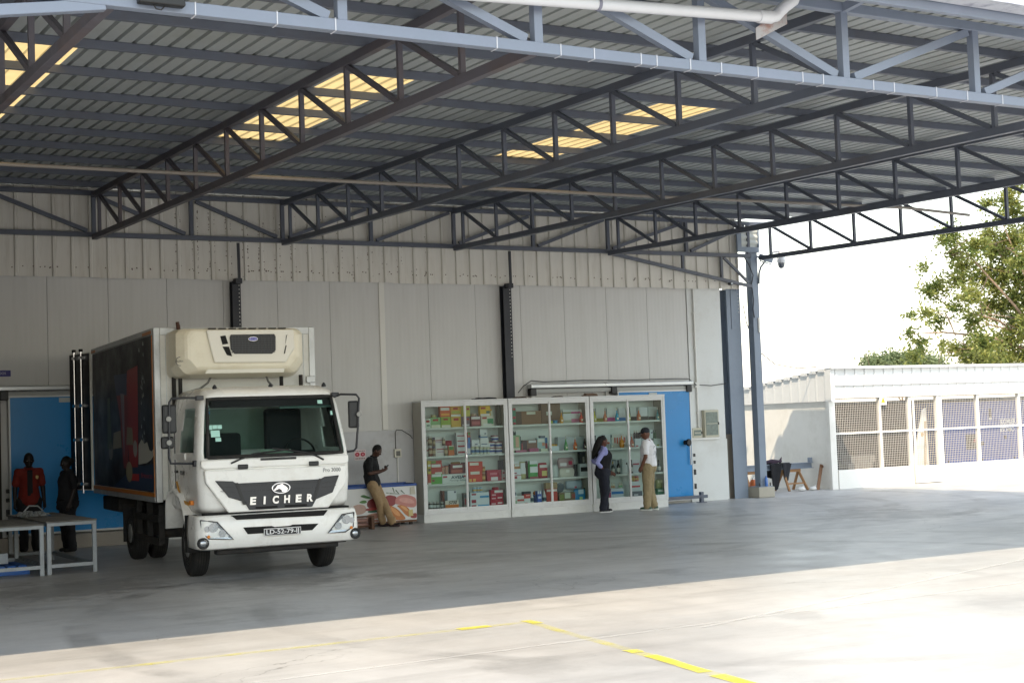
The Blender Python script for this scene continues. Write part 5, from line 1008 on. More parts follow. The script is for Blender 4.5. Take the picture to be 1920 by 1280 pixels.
('box', 3.37, 3.574, 1.901, 2.188, 0.24, 'c8d0d4', 'white case with olive bands, top shelf, middle cabinet', '7a7e50:.0,.7,1,.82;a8ae9c:.0,.02,1,.22', ''),
('box', 3.576, 3.818, 1.901, 2.183, 0.24, 'ccd2d6', 'white case with magenta bands, top shelf, middle cabinet', 'a82c78:.0,.7,1,.84;c87ca0:.0,.02,1,.3', ''),
('spirit', 3.691, 3.789, 1.901, 2.176, 0.05, 'c0402c', 'red bottle with silver cap, top shelf, middle cabinet', '', ''),
('bottle', 3.019, 3.061, 1.425, 1.472, 0.13, 'c8a02c', 'small yellow capped vial, left, second shelf, middle cabinet', '', ''),
('bottle', 3.067, 3.109, 1.425, 1.471, 0.13, 'c8a02c', 'small yellow capped vial, middle, second shelf, middle cabinet', '', ''),
('bottle', 3.115, 3.157, 1.425, 1.469, 0.13, 'c8a02c', 'small yellow capped vial, right, second shelf, middle cabinet', '', ''),
('box', 3.016, 3.191, 1.326, 1.424, 0.13, 'c2d0da', 'low white tray under the yellow vials, second shelf, middle cabinet', '', ''),
('box', 3.228, 3.434, 1.326, 1.61, 0.24, 'a8b4b8', 'pale grey carton, left of three, second shelf, middle cabinet', '', ''),
('box', 3.44, 3.671, 1.326, 1.602, 0.24, 'acb8bc', 'pale grey carton, middle of three, second shelf, middle cabinet', '', ''),
('box', 3.677, 3.869, 1.326, 1.6, 0.24, 'a8b4b8', 'pale grey carton, right of three, second shelf, middle cabinet', '', ''),
('spirit', 3.296, 3.388, 1.326, 1.624, 0.05, '4a9a54', 'green bottle with pale label, second shelf, middle cabinet', '', ''),
('spirit', 3.518, 3.618, 1.326, 1.606, 0.05, 'c8642c', 'orange bottle with white and red label, second shelf, middle cabinet', '', ''),
('spirit', 3.755, 3.83, 1.326, 1.608, 0.05, '3a2228', 'dark wine bottle at the end, second shelf, middle cabinet', '', ''),
('box', 2.073, 2.239, 1.086, 1.15, 0.13, 'd0d6da', 'upper flat white packet at the left, third shelf, middle cabinet', '', ''),
('box', 2.082, 2.247, 0.984, 1.085, 0.13, 'a87a54', 'brown and white packet at the left, third shelf, middle cabinet', 'd0d4d4:.3,.5,.95,.95', ''),
('box', 2.075, 2.27, 0.858, 0.983, 0.13, 'd0d8e0', 'white packet with small red print at the left, third shelf, middle cabinet', 'a04858:.1,.2,.5,.4', ''),
('box', 2.078, 2.273, 0.761, 0.857, 0.13, 'd4dade', 'white packet with red berries at the left, third shelf, middle cabinet', 'a83040:.05,.2,.5,.75;a83040:.0,.85,1,.98', ''),
('bag', 2.247, 2.4, 0.761, 1.132, 0.13, 'a8a878', 'tall beige bag with white labels, third shelf, middle cabinet', 'd4dae0:.05,.62,.9,.92;d4dae0:.1,.3,.95,.62', ''),
('bag', 2.456, 2.515, 0.761, 1.135, 0.24, '6a5448', 'narrow dark patterned bag, third shelf, middle cabinet', '', ''),
('bag', 2.46, 2.688, 0.761, 1.142, 0.13, '4ca054', 'tall green bag with white labels, third shelf, middle cabinet', 'd8dee4:.02,.8,.95,.99;d8dee4:.05,.34,.98,.66;8a4a4c:.0,.0,1,.12', ''),
('bag', 2.687, 2.922, 0.761, 1.085, 0.13, 'a02430', 'red bag with pale label and vegetable picture, third shelf, middle cabinet', 'd8d8d8:.05,.68,.95,.86;c8c070:.3,.15,.9,.48', ''),
('bag', 3.014, 3.178, 0.761, 1.038, 0.13, 'b8c4c4', 'stacked white packets beside the door frame, third shelf, middle cabinet', '', ''),
('bag', 3.159, 3.559, 0.95, 1.17, 0.13, 'a08a8c', 'heap of red and white packets, third shelf, middle cabinet', 'a8304c:.65,.3,.9,.65;d0d0d4:.05,.2,.5,.5', ''),
('bag', 3.186, 3.567, 0.761, 0.949, 0.13, 'c4c6bc', 'heap of white packets below the red ones, third shelf, middle cabinet', 'e0e4e0:.4,.5,.65,.8', ''),
('box', 3.689, 3.819, 1.025, 1.27, 0.13, '26282c', 'black presentation box with a bottle picture, third shelf, middle cabinet', '8a8a80:.5,.1,.85,.6', ''),
('box', 3.621, 3.734, 0.761, 1.011, 0.24, '3c3e40', 'dark grey carton behind the white one, third shelf, middle cabinet', '', ''),
('box', 3.677, 3.876, 0.761, 1.024, 0.13, 'c2ccd0', 'white carton with dark picture, third shelf, middle cabinet', '24262a:.1,.36,.98,.72', ''),
('box', 2.077, 2.159, 0.399, 0.569, 0.13, 'd0d8dc', 'upper narrow white carton at the left, bottom shelf, middle cabinet', '6a7a8c:.3,.2,.8,.6', ''),
('box', 2.082, 2.16, 0.251, 0.398, 0.13, 'd0d8d4', 'lower narrow white carton at the left, bottom shelf, middle cabinet', '80a880:.2,.1,.8,.5', ''),
('box', 2.158, 2.321, 0.251, 0.422, 0.13, 'd4d4d4', 'low white carton with red wave, bottom shelf, middle cabinet', 'b03c34:.02,.35,.98,.58', ''),
('box', 2.316, 2.487, 0.449, 0.502, 0.13, '34343c', 'flat black packet on the red carton, bottom shelf, middle cabinet', '', ''),
('box', 2.319, 2.474, 0.36, 0.448, 0.13, 'b83228', 'small red carton with pale print, bottom shelf, middle cabinet', 'dcb0a8:.3,.55,.9,.8', ''),
('box', 2.326, 2.468, 0.251, 0.359, 0.13, 'd0d6da', 'small white carton under the red one, bottom shelf, middle cabinet', 'b03c34:.05,.03,.6,.2', ''),
('pump', 2.482, 2.565, 0.251, 0.5, 0.13, 'd4dadc', 'white squeeze bottle with dark label, left, bottom shelf, middle cabinet', '2c4a58', ''),
('ball', 2.612, 2.691, 0.411, 0.491, 0.24, 'c07434', 'orange round packet behind the bottles, bottom shelf, middle cabinet', '', ''),
('box', 2.624, 2.693, 0.251, 0.41, 0.24, '3c5ca0', 'blue carton behind the squeeze bottles, bottom shelf, middle cabinet', '', ''),
('box', 2.635, 2.738, 0.251, 0.497, 0.13, '2f58b0', 'bright blue carton with two white caps, bottom shelf, middle cabinet', 'c8d4e8:.2,.35,.85,.55;dce2e8:.1,.75,.4,1.0;dce2e8:.55,.75,.85,1.0', ''),
('pump', 2.777, 2.868, 0.251, 0.495, 0.13, 'd4dadc', 'white squeeze bottle with dark label, right, bottom shelf, middle cabinet', '2c4a58', ''),
('box', 2.84, 3.117, 0.533, 0.659, 0.13, '9a8660', 'beige carton with patterned print, standing on the red one, bottom shelf, middle cabinet', '', ''),
('box', 2.855, 3.112, 0.251, 0.532, 0.13, 'b03828', 'red carton with pale top band behind the frame, bottom shelf, middle cabinet', 'd8d0cc:.02,.78,.98,.95', ''),
('box', 3.152, 3.54, 0.251, 0.434, 0.13, '6a5a3c', 'low patterned gift basket with white label, bottom shelf, middle cabinet', 'b8c4b4:.35,.3,.7,.98;8a3a28:.8,.3,1,.8;6a7a30:.05,.1,.3,.8', ''),
('bag', 3.521, 3.818, 0.251, 0.491, 0.13, '2c84b8', 'tilted bright blue bag, bottom shelf, middle cabinet', 'b8d0dc:.3,.55,.8,.95;a8c890:.4,.05,.7,.3', ''),
('bag', 3.402, 3.818, 0.492, 0.673, 0.24, '9cb0bc', 'clear plastic bag with packets, bottom shelf, middle cabinet', 'b04058:.45,.1,.6,.3', ''),
('bag', 3.843, 3.944, 0.251, 0.498, 0.24, '3c6a34', 'green bag at the cabinet end, bottom shelf, middle cabinet', '', ''),
('disc', 3.183, 3.38, 0.435, 0.636, 0.24, '5c7078', 'round dark tray leaning at the back, bottom shelf, middle cabinet', '', ''),
('spirit', 4.022, 4.112, 1.901, 2.191, 0.05, 'b8b84c', 'yellow green bottle with silver tag, top shelf, right cabinet', '', ''),
('box', 4.191, 4.404, 1.901, 2.195, 0.24, 'ccd2d2', 'white case with olive base, top shelf, right cabinet', '8a8a34:.0,.0,1,.27', ''),
('spirit', 4.281, 4.377, 1.901, 2.189, 0.05, 'd08464', 'salmon pink bottle with silver tag, top shelf, right cabinet', '', ''),
('box', 4.459, 4.699, 1.901, 2.187, 0.24, 'ccd4d6', 'white case with magenta base, top shelf, right cabinet', 'b03c8c:.0,.0,1,.3', ''),
('spirit', 4.573, 4.671, 1.901, 2.192, 0.05, '1c98c0', 'turquoise bottle with silver tag, top shelf, right cabinet', '', ''),
('box', 4.753, 4.926, 1.901, 2.185, 0.24, 'ccd4da', 'white case with blue base, top shelf, right cabinet', '2c78c0:.0,.0,1,.27', ''),
('box', 4.116, 4.343, 1.326, 1.624, 0.24, 'b8c4c6', 'white carton with dark corner pattern, left, second shelf, right cabinet', '4a5458:.0,.3,.2,.95;4a5458:.8,.3,1,.95;b85040:.3,.3,.7,.55', ''),
('box', 4.348, 4.56, 1.326, 1.622, 0.24, 'c0ccd0', 'white carton with dark corner pattern, right, second shelf, right cabinet', '4a5458:.0,.3,.18,.95;4a5458:.82,.3,1,.95;c06a50:.3,.3,.7,.45', ''),
('box', 4.558, 4.922, 1.326, 1.622, 0.24, 'c8ccc8', 'wide white carton with red vertical letters, second shelf, right cabinet', 'c06454:.15,.35,.25,.75;c06454:.32,.3,.42,.75;c06454:.5,.35,.6,.75;c06454:.8,.35,.92,.75', ''),
('decanter', 4.666, 4.78, 1.326, 1.632, 0.05, 'd08a24', 'round amber decanter with silver neck, second shelf, right cabinet', '', ''),
('spirit', 4.421, 4.498, 1.326, 1.555, 0.05, 'a8b8b8', 'small clear bottle with pale liquid, second shelf, right cabinet', '', ''),
('spirit', 4.87, 4.961, 1.901, 2.189, 0.05, 'a8b05c', 'green yellow bottle with foil neck, top shelf, right cabinet', '', ''),
('box', 5.053, 5.202, 1.901, 2.194, 0.24, 'c4ced0', 'white case with dark base, left, top shelf, right cabinet', '3a3e40:.0,.0,1,.3', ''),
('spirit', 5.123, 5.227, 1.901, 2.171, 0.05, 'c8744c', 'orange bottle with clear neck, top shelf, right cabinet', '', ''),
('box', 5.282, 5.491, 1.901, 2.186, 0.24, 'c8d0d6', 'white case with dark base, right, top shelf, right cabinet', '3a3e40:.0,.0,1,.3', ''),
('box', 5.507, 5.734, 1.901, 2.191, 0.24, 'bcc8ca', 'plain white case with grey base, top shelf, right cabinet', '4c5456:.0,.0,.8,.26', ''),
('spirit', 5.608, 5.688, 1.901, 2.185, 0.05, '3c8088', 'teal bottle at the end, top shelf, right cabinet', '', ''),
('spirit', 4.919, 5.028, 1.326, 1.612, 0.05, 'b8644c', 'orange brown bottle with white tag, second shelf, right cabinet', '', ''),
('bottle', 5.056, 5.113, 1.51, 1.685, 0.13, '3c342c', 'small dark bottle on the white box, left, second shelf, right cabinet', '', ''),
('bottle', 5.119, 5.174, 1.51, 1.683, 0.13, '3c342c', 'small dark bottle on the white box, middle, second shelf, right cabinet', '', ''),
('bottle', 5.179, 5.235, 1.51, 1.687, 0.13, '3c342c', 'small dark bottle on the white box, right, second shelf, right cabinet', '', ''),
('box', 5.072, 5.233, 1.326, 1.509, 0.13, 'c0ccd4', 'white box under the small dark bottles, second shelf, right cabinet', 'a85a60:.1,.02,.5,.2', ''),
('bottle', 5.332, 5.386, 1.499, 1.688, 0.24, 'a8843c', 'amber bottle behind the cap, left, second shelf, right cabinet', '', ''),
('bottle', 5.389, 5.441, 1.499, 1.686, 0.24, 'a8843c', 'amber bottle behind the cap, right, second shelf, right cabinet', '', ''),
('box', 5.31, 5.605, 1.326, 1.498, 0.24, 'b8c4cc', 'white box hidden behind the man, second shelf, right cabinet', '', ''),
('box', 5.418, 5.536, 1.499, 1.694, 0.13, 'bcc8cc', 'white carton above the shoulder of the man, second shelf, right cabinet', '', ''),
('bottle', 5.54, 5.582, 1.499, 1.68, 0.13, '4a6444', 'small green bottle, left, second shelf, right cabinet', '', ''),
('bottle', 5.587, 5.628, 1.491, 1.678, 0.13, '4a6444', 'small green bottle, right, second shelf, right cabinet', '', ''),
('box', 5.55, 5.736, 1.326, 1.49, 0.13, 'b0bcb8', 'pale box under the small green bottles, second shelf, right cabinet', '8a9a3c:.4,.0,.7,.2', ''),
('spirit', 4.429, 4.511, 0.761, 1.041, 0.05, '1c241c', 'dark wine bottle with yellow foil, third shelf, right cabinet', '', 'w'),
('spirit', 4.564, 4.65, 0.761, 1.06, 0.05, '241c1c', 'dark wine bottle with black foil, third shelf, right cabinet', '', 'w'),
('box', 4.459, 4.619, 0.761, 1.043, 0.24, 'b0bac4', 'white carton behind the yellow foil bottle, third shelf, right cabinet', '', ''),
('box', 4.627, 4.783, 0.761, 1.067, 0.24, 'b4bec4', 'white carton behind the black foil bottle, third shelf, right cabinet', '', ''),
('box', 4.726, 4.86, 0.761, 1.077, 0.13, 'c4ced0', 'white carton with dark round mark, third shelf, right cabinet', '24282c:.7,.6,.95,.75', ''),
('spirit', 4.894, 4.967, 0.761, 1.059, 0.05, '2a2024', 'dark bottle beside the door frame, third shelf, right cabinet', '', 'w'),
('box', 4.979, 5.159, 0.932, 1.052, 0.13, 'c8ccd4', 'white and red carton on the grey one, third shelf, right cabinet', 'a02c44:.1,.05,.95,.35', ''),
('box', 4.986, 5.207, 0.761, 0.931, 0.13, 'b4bcc4', 'grey white carton behind the man, third shelf, right cabinet', '', ''),
('spirit', 5.59, 5.671, 0.761, 1.022, 0.05, '3a444c', 'dark bottle right of the man, third shelf, right cabinet', '', 'w'),
('bottle', 4.439, 4.483, 0.455, 0.585, 0.13, 'd8d8c8', 'small white capped bottle, first pair left, bottom shelf, right cabinet', 'c8a080', ''),
('bottle', 4.491, 4.535, 0.455, 0.585, 0.13, 'd8d8c8', 'small white capped bottle, first pair right, bottom shelf, right cabinet', 'c8a080', ''),
('bottle', 4.628, 4.672, 0.455, 0.583, 0.13, 'd8d8c8', 'small white capped bottle, second pair left, bottom shelf, right cabinet', '80b08c', ''),
('bottle', 4.678, 4.721, 0.455, 0.583, 0.13, 'd8d8c8', 'small white capped bottle, second pair right, bottom shelf, right cabinet', '80b08c', ''),
('box', 4.417, 4.745, 0.251, 0.454, 0.13, 'c4d0dc', 'white carton with blue wave, bottom shelf, right cabinet', '3478c0:.05,.4,.95,.68', ''),
('box', 4.344, 4.422, 0.251, 0.461, 0.13, 'a84c74', 'pink packet beside the blue wave carton, bottom shelf, right cabinet', 'd8c0cc:.2,.6,.8,.85', ''),
('can', 4.94, 4.984, 0.582, 0.709, 0.13, '7a8a60', 'small can in the row, first, bottom shelf, right cabinet', '', ''),
('can', 4.989, 5.036, 0.582, 0.707, 0.13, 'a8843c', 'small can in the row, second, bottom shelf, right cabinet', '', ''),
('can', 5.04, 5.087, 0.582, 0.704, 0.13, 'a03c3c', 'small can in the row, third, bottom shelf, right cabinet', '', ''),
('can', 5.092, 5.136, 0.582, 0.702, 0.13, 'c87878', 'small can in the row, last, bottom shelf, right cabinet', '', ''),
('box', 4.934, 5.156, 0.445, 0.581, 0.13, 'ccd4dc', 'white carton with red lower edge, bottom shelf, right cabinet', 'b83c44:.0,.05,1,.35', ''),
('box', 4.944, 5.166, 0.368, 0.444, 0.13, 'c8d0d8', 'flat white packet under the red edged carton, bottom shelf, right cabinet', '', ''),
('box', 4.939, 5.205, 0.251, 0.367, 0.13, '5c6270', 'dark patterned packet at the bottom, bottom shelf, right cabinet', 'b8bcc8:.2,.2,.6,.5', ''),
('bag', 5.579, 5.762, 0.398, 0.596, 0.13, '8a9058', 'yellow green packets right of the man, bottom shelf, right cabinet', 'b8b490:.1,.6,.4,.9;b8b490:.55,.6,.85,.9', ''),
('box', 5.592, 5.762, 0.251, 0.397, 0.13, '3c7a5c', 'green carton with white label, bottom shelf, right cabinet', 'c4ccc4:.1,.5,.9,.85', '')]
for P_ in PRODUCTS: product(*P_)
# odd bits left on top of the cabinets
for k, (u, w_, h_, c, lb) in enumerate(((2.35, .28, .035, '4a3c30', 'flat brown offcut lying on top of the middle cabinet'), (3.25, .22, .03, '4c4038', 'small brown offcut on top of the middle cabinet, right end'), (4.05, .32, .07, '6a584c', 'lump of brown packing on top of the right cabinet'), (1.55, .5, .04, '2c2c30', 'dark strip of packing on top of the left cabinet'))):
    t = thing('packing_scrap', lb, 'packing', cabmat(u, .15, 2.456), CAB_R); m_ = mat('scrap_'+c, c, .9, 0, .15, 9)
    MB().prism([(-w_/2, 0), (w_/2, 0), (w_*.42, h_*.7), (w_*.1, h_), (-w_*.2, h_*.8), (-w_*.4, h_*.95)], 0, .12).build('lump', m_, t, .008, fix=True); MB().box(-w_*.62, -w_*.35, .02, .10, 0, h_*.4).build('flap', m_, t)
# ------------------------------------------------------------------ chest freezer
FX, FY = 11.20, 26.56; FW = 1.79
fz = thing('chest_freezer', 'chest freezer printed with meat and bread, blue lid rim', 'freezer', (FX, FY, 0))
M_FW = mat('freezer_white', 'd0d2d2', .35, 0, .02, 3)
B(0, FW, 0, .52, .09, .765).build('body', M_FW, fz, .01)
M_FB = mat('freezer_blue', '1f4a94', .4)
B(-.01, FW+.01, -.012, .03, .766, .805).build('rim', M_FB, fz, .006); B(-.01, FW+.01, .49, .53, .766, .83).build('rim', M_FB, fz, .006); B(-.01, .03, .0301, .4899, .766, .815).build('rim', M_FB, fz); B(FW-.03, FW+.01, .0301, .4899, .766, .815).build('rim', M_FB, fz)
B(.031, FW-.031, .0301, .4899, .767, .79).build('lid_glass', mat('lid_grey', '6c747c', .15), fz); B(FW*.5, FW*.5+.03, .0302, .4898, .7902, .80).build('lid_divider', M_ALU, fz)
for x in (.08, FW-.14): B(x, x+.06, .04, .10, 0, .09).build('foot', M_CHAS, fz); B(x, x+.06, .42, .48, 0, .09).build('foot', M_CHAS, fz)
B(.0, FW, .02, .03, .05, .0899).build('skirt', mat('skirt_wood', '6a4a34', .8), fz)
def fz_pt(x, y): return (.40+(x-135)/870*1.385, .765-(y-660)/455*.675)
FL_ = [0]
def fdec(nm, pts, c, smooth=True):
    q = [fz_pt(*p) for p in pts]
    if smooth:                      # round the outline
        for _ in range(2): q = [r_ for i in range(len(q)) for r_ in (((q[i][0]*.75+q[(i+1) % len(q)][0]*.25), (q[i][1]*.75+q[(i+1) % len(q)][1]*.25)), ((q[i][0]*.25+q[(i+1) % len(q)][0]*.75), (q[i][1]*.25+q[(i+1) % len(q)][1]*.75)))]
    q = [(min(max(a, .01), FW-.01), min(max(b, .10), .755)) for a, b in q]
    FL_[0] += 1; MB().prism(q, -.0012*FL_[0]*.5-.001, -.0002).build(nm, mat('fz_'+c, c, .4, 0, .10, 14), fz, fix=True)
fdec('meat_print', [(100, 900), (200, 860), (300, 880), (320, 960), (250, 1000), (140, 1000)], 'b4988c')
fdec('meat_print', [(320, 830), (420, 790), (560, 790), (640, 770), (740, 790), (720, 900), (600, 930), (330, 940)], '70282a')
fdec('meat_print', [(560, 790), (640, 760), (730, 800), (715, 905), (580, 910)], '862c30')
fdec('ham_print', [(720, 800), (820, 765), (930, 790), (1003, 830), (1003, 950), (900, 950), (760, 900), (700, 890)], 'b87a74')
fdec('ham_print', [(760, 820), (860, 810), (960, 850), (980, 900), (860, 890), (770, 860)], 'c8948a')
fdec('green_leaf', [(330, 955), (460, 950), (480, 985), (330, 985)], '2c5a44')
fdec('sausage_print', [(310, 1010), (480, 985), (490, 1060), (360, 1075), (300, 1050)], 'b08474')
fdec('sausage_print', [(150, 1080), (320, 1075), (480, 1080), (480, 1115), (160, 1125)], 'a07468')
fdec('red_shape', [(300, 925), (460, 915), (475, 955), (300, 960)], '8c3430')
fdec('bread_print', [(590, 910), (650, 905), (740, 960), (830, 1060), (850, 1110), (700, 1112), (620, 1010)], 'b4703a')
fdec('bread_print', [(640, 915), (720, 960), (790, 1060), (720, 1050), (650, 970)], 'd0945c')
fdec('bread_print', [(720, 910), (800, 905), (890, 950), (930, 1040), (900, 1080), (840, 1040), (780, 960)], 'b87440')
fdec('bread_print', [(770, 915), (840, 930), (890, 990), (860, 1000), (800, 950)], 'd4a06a')
fdec('meat_print', [(920, 1040), (1003, 1020), (1003, 1100), (910, 1090)], '8a3c38')
fdec('herb_print', [(230, 760), (280, 740), (320, 760), (370, 780), (380, 800), (320, 795), (270, 780)], '3c6a34')
fdec('herb_print', [(220, 830), (290, 810), (330, 840), (290, 860), (230, 850)], '4c7a3c')
for a, b in (((680, 670), (700, 740)), ((720, 705), (760, 755)), ((790, 710), (840, 760)), ((640, 745), (770, 760)), ((590, 735), (640, 740))):
    dx, dy = b[0]-a[0], b[1]-a[1]; L_ = math.hypot(dx, dy); nx, ny = -dy/L_*5, dx/L_*5
    fdec('herb_print', [(a[0]+nx, a[1]+ny), (b[0]+nx*.4, b[1]+ny*.4), (b[0]-nx*.4, b[1]-ny*.4), (a[0]-nx, a[1]-ny)], '3a5a30', False)
fdec('sticker', [(920, 680), (975, 665), (990, 775), (915, 775)], 'b8b4a4', False); fdec('sticker', [(885, 985), (945, 975), (950, 1060), (890, 1065)], 'c0b078', False)
# small wooden stand between truck and freezer
t = thing('wooden_stand', 'low brown wooden stand before the chest freezer beside the truck', 'stand', (11.36, 26.02, 0)); M_WD = mat('wood_brown', '5c4232', .8, 0, .15, 6)
B(-.5, .42, -.05, .05, .235, .265).build('top_board', M_WD, t); B(.36, .42, -.06, .10, 0, .2345).build('leg', M_WD, t); B(-.5, -.44, -.06, .10, 0, .2345).build('leg', M_WD, t); B(-.44, .36, .04, .06, .04, .08).build('brace', M_WD, t)
for z, lb in ((.085, 'lower pale pink wrapped package on the wooden stand'), (.17, 'upper pale pink wrapped package on the wooden stand')):
    p = thing('meat_package', lb, 'package', (11.26, 26.14, 0)); MB().box(-.46, .5, .0, .26, z-.045 if z < .1 else z-.035, z+.035).build('wrap', mat('wrap_pink', 'b08a80', .5, 0, .15, 5), p, .03); MB().box(-.1, .12, -.004, .2, z-.03, z+.02).build('label', mat('label_cream', 'c8b8a8', .6), p)
# ------------------------------------------------------------------ work tables, pallet, dark corner
M_TM = mat('table_galv', '8f9498', .5, .3, .08, 4, dirt='5a5c5c', dirt_amt=.4, dscale=3); M_TW = mat('table_boards', '6c6a66', .85, 0, .2, 3, .3, 30, dirt='3a3632', dirt_amt=.5, dscale=2)
def table(label, x0, x1, y0, y1, h, slats):
    t = thing('work_table', label, 'table', ((x0+x1)/2, (y0+y1)/2, 0)); w_ = (x1-x0)/2; d_ = (y1-y0)/2
    for sx in (-1, 1):
        for sy in (-1, 1): MB().box(min(sx*w_, sx*(w_-.06)), max(sx*w_, sx*(w_-.06)), min(sy*d_, sy*(d_-.06)), max(sy*d_, sy*(d_-.06)), 0, h-.07).build('leg', M_TM, t, .004)
        MB().box(min(sx*w_, sx*(w_-.05)), max(sx*w_, sx*(w_-.05)), -d_+.0601, d_-.0601, .09, .14).build('stretcher', M_TM, t)
    for sy in (-1, 1):
        MB().box(-w_+.0601, w_-.0601, min(sy*d_, sy*(d_-.05)), max(sy*d_, sy*(d_-.05)), .10, .15).build('stretcher', M_TM, t)
    MB().box(-w_, w_, -d_, d_, h-.0699, h-.02).build('frame', M_TM, t, .004)
    n = slats; st = 2*d_/n
    for i in range(n): MB().box(-w_-.01, w_+.01, -d_+i*st+.006, -d_+(i+1)*st-.006, h-.0199, h+random.uniform(-.003, .004)).build('board', M_TW, t, .003)
    return t
table('long slatted grey work table in front of the shaded blue door', 4.72, 5.43, 21.78, 24.6, .765, 16)
table('grey work table at the left picture edge with low shelf', 3.25, 4.67, 21.75, 23.6, .74, 11)
t = thing('shelf_board', 'grey board lying low across the left work table frame', 'board', (3.9, 22.8, 0)); B(-.6, .42, -.25, -.19, .151, .30).build('upright', M_TM, t); B(-.6, .42, -.19, .3, .151, .18).build('plank', M_TM, t)
t = thing('plastic_pallet', 'bright blue plastic pallet on the floor under the left table', 'pallet', (3.95, 22.7, 0)); M_PB = mat('pallet_blue', '1e5ca8', .5, 0, .06, 5)
for i in range(8): B(-.62+i*.155, -.50+i*.155, -.42, .42, .095, .13).build('slat', M_PB, t, .004)
for y in (-.38, 0, .38): B(-.62, .62, y-.06, y+.06, .0, .094).build('runner', M_PB, t, .004)
t = thing('plastic_bundle', 'crumpled clear plastic sheeting lying on the long work table', 'plastic sheet', (4.95, 23.7, .77)); cl = MB(); cr = random.Random(9)
vs = []; nx_, ny_ = 14, 10
for i in range(nx_+1):
    for j in range(ny_+1): vs.append((-.3+i*.5/nx_+cr.uniform(-.02, .02), -.4+j*.8/ny_+cr.uniform(-.02, .02), .006+cr.uniform(0, .09)*(math.sin(PI*i/nx_)*math.sin(PI*j/ny_))**.5))
cl.add(vs, [(i*(ny_+1)+j, (i+1)*(ny_+1)+j, (i+1)*(ny_+1)+j+1, i*(ny_+1)+j+1) for i in range(nx_) for j in range(ny_)]); cl.build('sheet', mat('plastic_clear', '8c9090', .2, 0, .1, 9), t); MB().path([(-.2, -.2, .08), (-.1, -.1, .16), (.05, 0, .15), (.15, .1, .07)], .012, 6).build('twist', mat('plastic_twist', 'a8acac', .2), t)
B(4.0, 5.06, 26.85, WY-.03, .25, 2.8).build('dark_doorway', mat('doorway_dark', '1c1a18', .7, 0, .2, 3)); o = bpy.data.objects['dark_doorway']; tag(o, 'dark strip curtain opening left of the shaded blue door', 'doorway')
o = MB().path([(6.28, 26.6, 1.05), (6.30, 26.6, .9), (6.26, 26.6, .82), (6.2, 26.6, .6), (6.19, 26.6, .5)], .006, 6).build('string', mat('string_white', 'a8a8a4', .7)); tag(o, 'thin white string hanging below the opened truck door', 'string')
# ------------------------------------------------------------------ people
def skinm(k): return mat('skin_'+k, k, .55, 0, .05, 20)
def blob(name, mb, m, parent, vox=.010, smooth=6):
    o = mb.build(name, m, parent)
    r = o.modifiers.new('remesh', 'REMESH'); r.mode = 'VOXEL'; r.voxel_size = vox; r.use_smooth_shade = True
    s = o.modifiers.new('smooth', 'SMOOTH'); s.factor = .5; s.iterations = smooth
    return o
_tex = bpy.data.textures.new('cloth_folds', 'CLOUDS'); _tex.noise_scale = .10; _tex.noise_depth = 2
def wrinkle(o, st_, sc_):
    d = o.modifiers.new('folds', 'DISPLACE'); d.texture = _tex; d.strength = st_; d.mid_level = .5; d.texture_coords = 'LOCAL'
    return o
def hand(mb, w, d, n, side, s=1.0, curl=.35):
    """palm from wrist w along d, palm normal n; five bent fingers and a thumb off the palm's side"""
    d = Vector(d).normalized(); n = Vector(n).normalized(); a = d.cross(n).normalized()*side
    c = w+d*.045*s
    mb.cap(w, w+d*.085*s, .026*s, .030*s); mb.cap(w+d*.03*s+a*.02*s, w+d*.085*s+a*.025*s, .02*s, .018*s); mb.cap(w+d*.03*s-a*.02*s, w+d*.085*s-a*.025*s, .02*s, .018*s)
    for k, L in enumerate((.068, .078, .073, .058)):
        b = w+d*.088*s+a*(.030-.020*k)*s; m1 = b+(d*math.cos(curl)+n*math.sin(curl))*L*.5*s; m2 = m1+(d*math.cos(curl*2.2)+n*math.sin(curl*2.2))*L*.5*s
        mb.cap(b, m1, .0095*s, .009*s, 8); mb.cap(m1, m2, .009*s, .0075*s, 8)
    b = w+d*.03*s+a*.028*s; m1 = b+(d*.55+a*.75+n*.3).normalized()*.04*s; mb.cap(b, m1, .012*s, .011*s, 8); mb.cap(m1, m1+(d*.9+a*.25+n*.45).normalized()*.032*s, .011*s, .009*s, 8)
